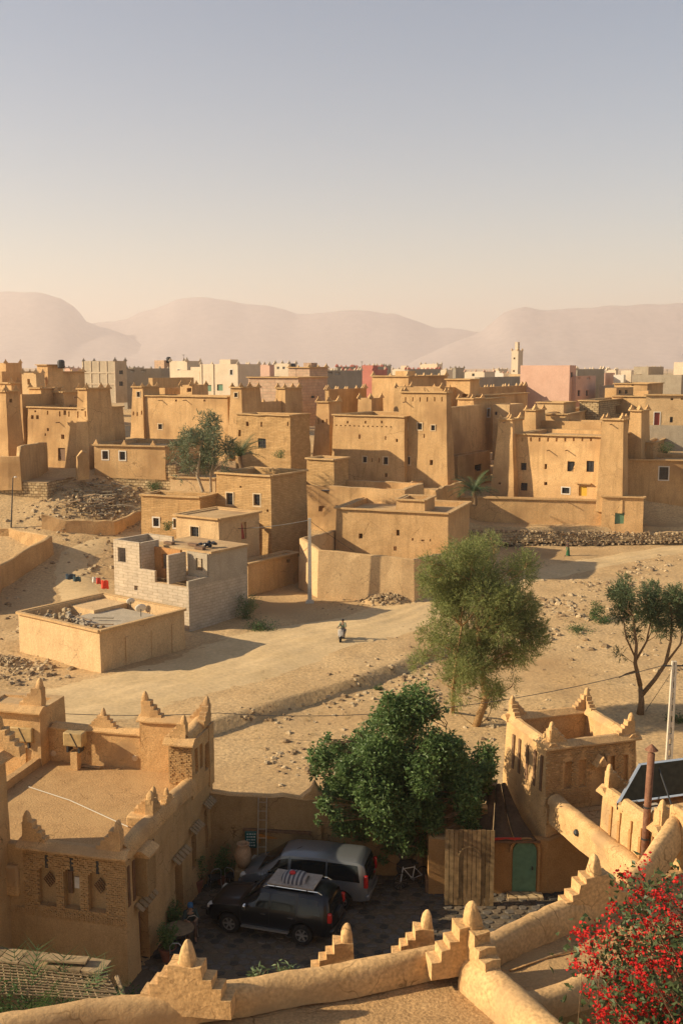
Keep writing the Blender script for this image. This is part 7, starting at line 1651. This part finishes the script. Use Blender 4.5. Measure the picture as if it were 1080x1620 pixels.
def seated(lean=.1, arms=((-.2, .3, .72), (.2, .3, .72)), seat=.5, kfw=.42, foot=.08, ankx=.12):
    h = seat; return dict(pelvis=(0, 0, h), chest=(0, lean*.7, h + .36), neck=(0, lean, h + .54), head=(0, lean + .03, h + .66), crown=(0, lean + .02, h + .74), shoL=(-.19, lean*.9, h + .45), shoR=(.19, lean*.9, h + .45),
        elbL=(-.25, lean + .16, h + .24), elbR=(.25, lean + .16, h + .24), wriL=arms[0], wriR=arms[1], hipL=(-.09, .02, h - .02), hipR=(.09, .02, h - .02), kneL=(-.13, kfw, h), kneR=(.13, kfw, h), ankL=(-ankx, kfw - .02, foot), ankR=(ankx, kfw - .02, foot), toeL=(-ankx, kfw + .14, foot - .04), toeR=(ankx, kfw + .14, foot - .04))
dark_cloth = plain('dark_green_shirt', (.03, .05, .045), .9); jean = plain('brown_trousers', (.10, .06, .04), .9)
# man at the table
pm = tb2 + Vector((.28, .78, 0)); chair('metal garden chair under the seated person in the cap', pm + Vector((0, .0, .04)), R(200)); person('person in a dark shirt and blue cap seated at the round table', pm + Vector((0, 0, .04)), R(196), seated(.05, ((-.16, .38, .80), (.16, .38, .80)), .52), dark_cloth, jean, 'cap', plain('blue_cap', (.02, .10, .20), .6))
# walker on the path
wl = on_ground(897, 880); Jw = dict(pelvis=(0, 0, .92), chest=(0, .02, 1.28), neck=(0, .03, 1.45), head=(0, .05, 1.57), crown=(0, .04, 1.66), shoL=(-.19, .02, 1.38), shoR=(.19, .02, 1.38), elbL=(-.24, -.06, 1.12), elbR=(.24, .1, 1.12), wriL=(-.24, -.02, .88), wriR=(.23, .24, .92), hipL=(-.09, 0, .88), hipR=(.09, 0, .88), kneL=(-.10, .14, .5), kneR=(.10, -.03, .5), ankL=(-.10, .2, .09), ankR=(.10, -.25, .12), toeL=(-.10, .36, .05), toeR=(.10, -.12, .04))
person('person in a green wrap over dark clothes walking along the path', wl, R(70), Jw, plain('dark_red_brown_cloth', (.10, .05, .035), .9), plain('green_cloth', (.03, .13, .05), .9), 'headscarf', plain('dark_scarf', (.06, .035, .03), .9), robe=True)
# scooter and rider
so = on_ground(541, 1014); sa = R(168); sct = thing('motor_scooter', 'small white fronted scooter ridden down the dirt road', 'scooter', tuple(so), sa); Mx = wm(sct)
def q(x, y, z_): return Mx @ Vector((x, y, z_))
for y in (.62, -.60):
    m = MB(); m.lathe((0, 0, 0), [(.15, -.05), (.23, -.05), (.26, -.025), (.26, .025), (.23, .05), (.15, .05)], 20); T = Mx @ Matrix.Translation((0, y, .26)) @ Matrix.Rotation(R(90), 4, 'Y'); m.v = [tuple(T @ Vector(p)) for p in m.v]; wo = m.build('wheel', tyre_m, sct, smooth=True, sharp=40)
    m = MB(); m.lathe((0, 0, 0), [(.14, -.03), (.15, 0), (.14, .03)], 12); m.v = [tuple(T @ Vector(p)) for p in m.v]; m.build('rim', rim_m, wo)
wp_ = plain('scooter_white', (.42, .40, .37), .35, coat=.4); bp_ = plain('scooter_dark', (.03, .03, .035), .4)
m = MB(); m.prism([q(-.2, y, z_) for y, z_ in ((.42, .38), (.60, .55), (.50, .98), (.42, 1.0), (.34, .6))], Mx.to_3x3() @ Vector((.4, 0, 0))); soft(m.build('front_shield', wp_, sct), .04)
m = MB(); m.box(q(0, .1, .33), (.36, .7, .1), Mx.to_3x3()); soft(m.build('footboard', bp_, sct), .02)
m = MB(); m.prism([q(-.17, y, z_) for y, z_ in ((-.15, .38), (-.08, .70), (-.78, .76), (-.86, .6), (-.4, .42))], Mx.to_3x3() @ Vector((.34, 0, 0))); soft(m.build('rear_body', bp_, sct), .05)
m = MB(); m.box(q(0, -.38, .79), (.28, .72, .1), Mx.to_3x3()); soft(m.build('seat', trim_m, sct), .04)
m = MB(); m.tube([q(0, .62, .26), q(0, .45, .95), q(0, .42, 1.06)], .03, 6); m.build('fork', rim_m, sct); m = MB(); m.tube([q(-.33, .34, 1.08), q(-.1, .42, 1.08), q(.1, .42, 1.08), q(.33, .34, 1.08)], .017, 6); m.build('handlebar', trim_m, sct)
m = MB(); m.lathe(q(0, .52, .98), [(.02, -.05), (.085, 0), (.07, .05)], 12, M=(Mx.to_3x3() @ Matrix.Rotation(R(-90), 3, 'X'))); m.build('headlight', clearlens, sct)
m = MB(); m.box(q(0, .64, .54), (.12, .34, .05), Mx.to_3x3()); soft(m.build('front_mudguard', wp_, sct), .02)
person('rider in a pale green top on the white fronted scooter', q(0, -.3, 0), sa, seated(.06, ((-.30, .60, 1.10), (.30, .60, 1.10)), .86, .38, .40, .14), plain('pale_green_shirt', (.20, .22, .14), .9), plain('grey_trousers', (.12, .11, .10), .9))
# bicycle with bags by the gate
bo_ = atz(651, 1402, .03); ba = R(-58 + 180); bk = thing('bicycle', 'dark bicycle with pale frame leaning by the gate pier', 'bicycle', tuple(bo_), ba); Mx = wm(bk) @ Matrix.Rotation(R(6), 4, 'Y')
def q(x, y, z_): return Mx @ Vector((x, y, z_))
for y in (-.52, .52):
    m = MB(); V = [q(0, y + .33*math.cos(t), .33 + .33*math.sin(t)) for t in [2*math.pi*k/24 for k in range(25)]]; m.tube(V, .022, 6); wo = m.build('wheel', tyre_m, bk)
    m = MB(); [m.tube([q(0, y, .33), q(0, y + .31*math.cos(t), .33 + .31*math.sin(t))], .003, 4) for t in [2*math.pi*k/12 for k in range(12)]]; m.build('spokes', rim_m, wo)
m = MB(); [m.tube([q(0, *a), q(0, *b)], .017, 6) for a, b in (((-.05, .30), (.34, .80)), ((-.05, .30), (-.2, .78)), ((-.18, .74), (.34, .80)), ((-.52, .33), (-.05, .30)), ((-.52, .33), (-.18, .72)), ((.52, .33), (.36, .88)))]; m.build('frame', plain('pale_frame', (.55, .55, .52), .3), bk)
m = MB(); m.box(q(0, -.22, .86), (.13, .26, .06), Mx.to_3x3()); soft(m.build('saddle', trim_m, bk), .02)
m = MB(); m.tube([q(-.28, .30, .98), q(-.05, .37, .95), q(.05, .37, .95), q(.28, .30, .98)], .013, 6); m.build('handlebar', trim_m, bk); m = MB(); m.tube([q(-.1, -.05, .3), q(.1, -.05, .3)], .05, 8); m.build('crank', rim_m, bk)
def sack(label, p, r, c, seed, name='bundle'):
    rnd = random.Random(seed); m = MB(); V = []; n = 12
    for i in range(8):
        ph = math.pi*i/7
        for j in range(n): t = 2*math.pi*j/n; d = Vector((math.sin(ph)*math.cos(t), math.sin(ph)*math.sin(t), math.cos(ph)*.8)); V.append(Vector(p) + d*r*(1 + .22*noise.noise(d*2.1 + Vector((seed, 0, 0)))))
    m.add(V, [(i*n+j, i*n+(j+1) % n, (i+1)*n+(j+1) % n, (i+1)*n+j) for i in range(7) for j in range(n)]); return tag(m.build(name, plain('sack_%d' % seed, c, .9, var=.25), smooth=True), label, 'bundle')
sack('pale dusty bundle behind the leaning bicycle', atz(641, 1385, .0) + Vector((0, .1, 1.0)), .42, (.22, .18, .12), 1); sack('dark bundle under the pale one behind the bicycle', atz(642, 1390, 0) + Vector((.05, .15, .42)), .46, (.05, .04, .03), 2); sack('blue plastic bundle on the ground beside the back wall', atz(622, 1378, 0) + Vector((0, 0, .3)), .36, (.05, .09, .16), 3); sack('small red bundle beside the gate pier', atz(664, 1383, 0) + Vector((0, -.1, .75)), .13, (.3, .03, .03), 4)
m = MB(); m.tube([atz(664, 1390, 0), atz(664, 1390, 0) + Vector((0, 0, .65))], .05, 6); tag(m.build('short_post', timb[0]), 'short wooden post carrying the small red bundle', 'post')
m = MB(); m.box(atz(690, 1412, .0) + Vector((0, .1, .3)), (.9, .5, .6)); tag(soft(m.build('dark_crate', brownwood), .03), 'dark crate between the pier and the plank gate', 'crate')
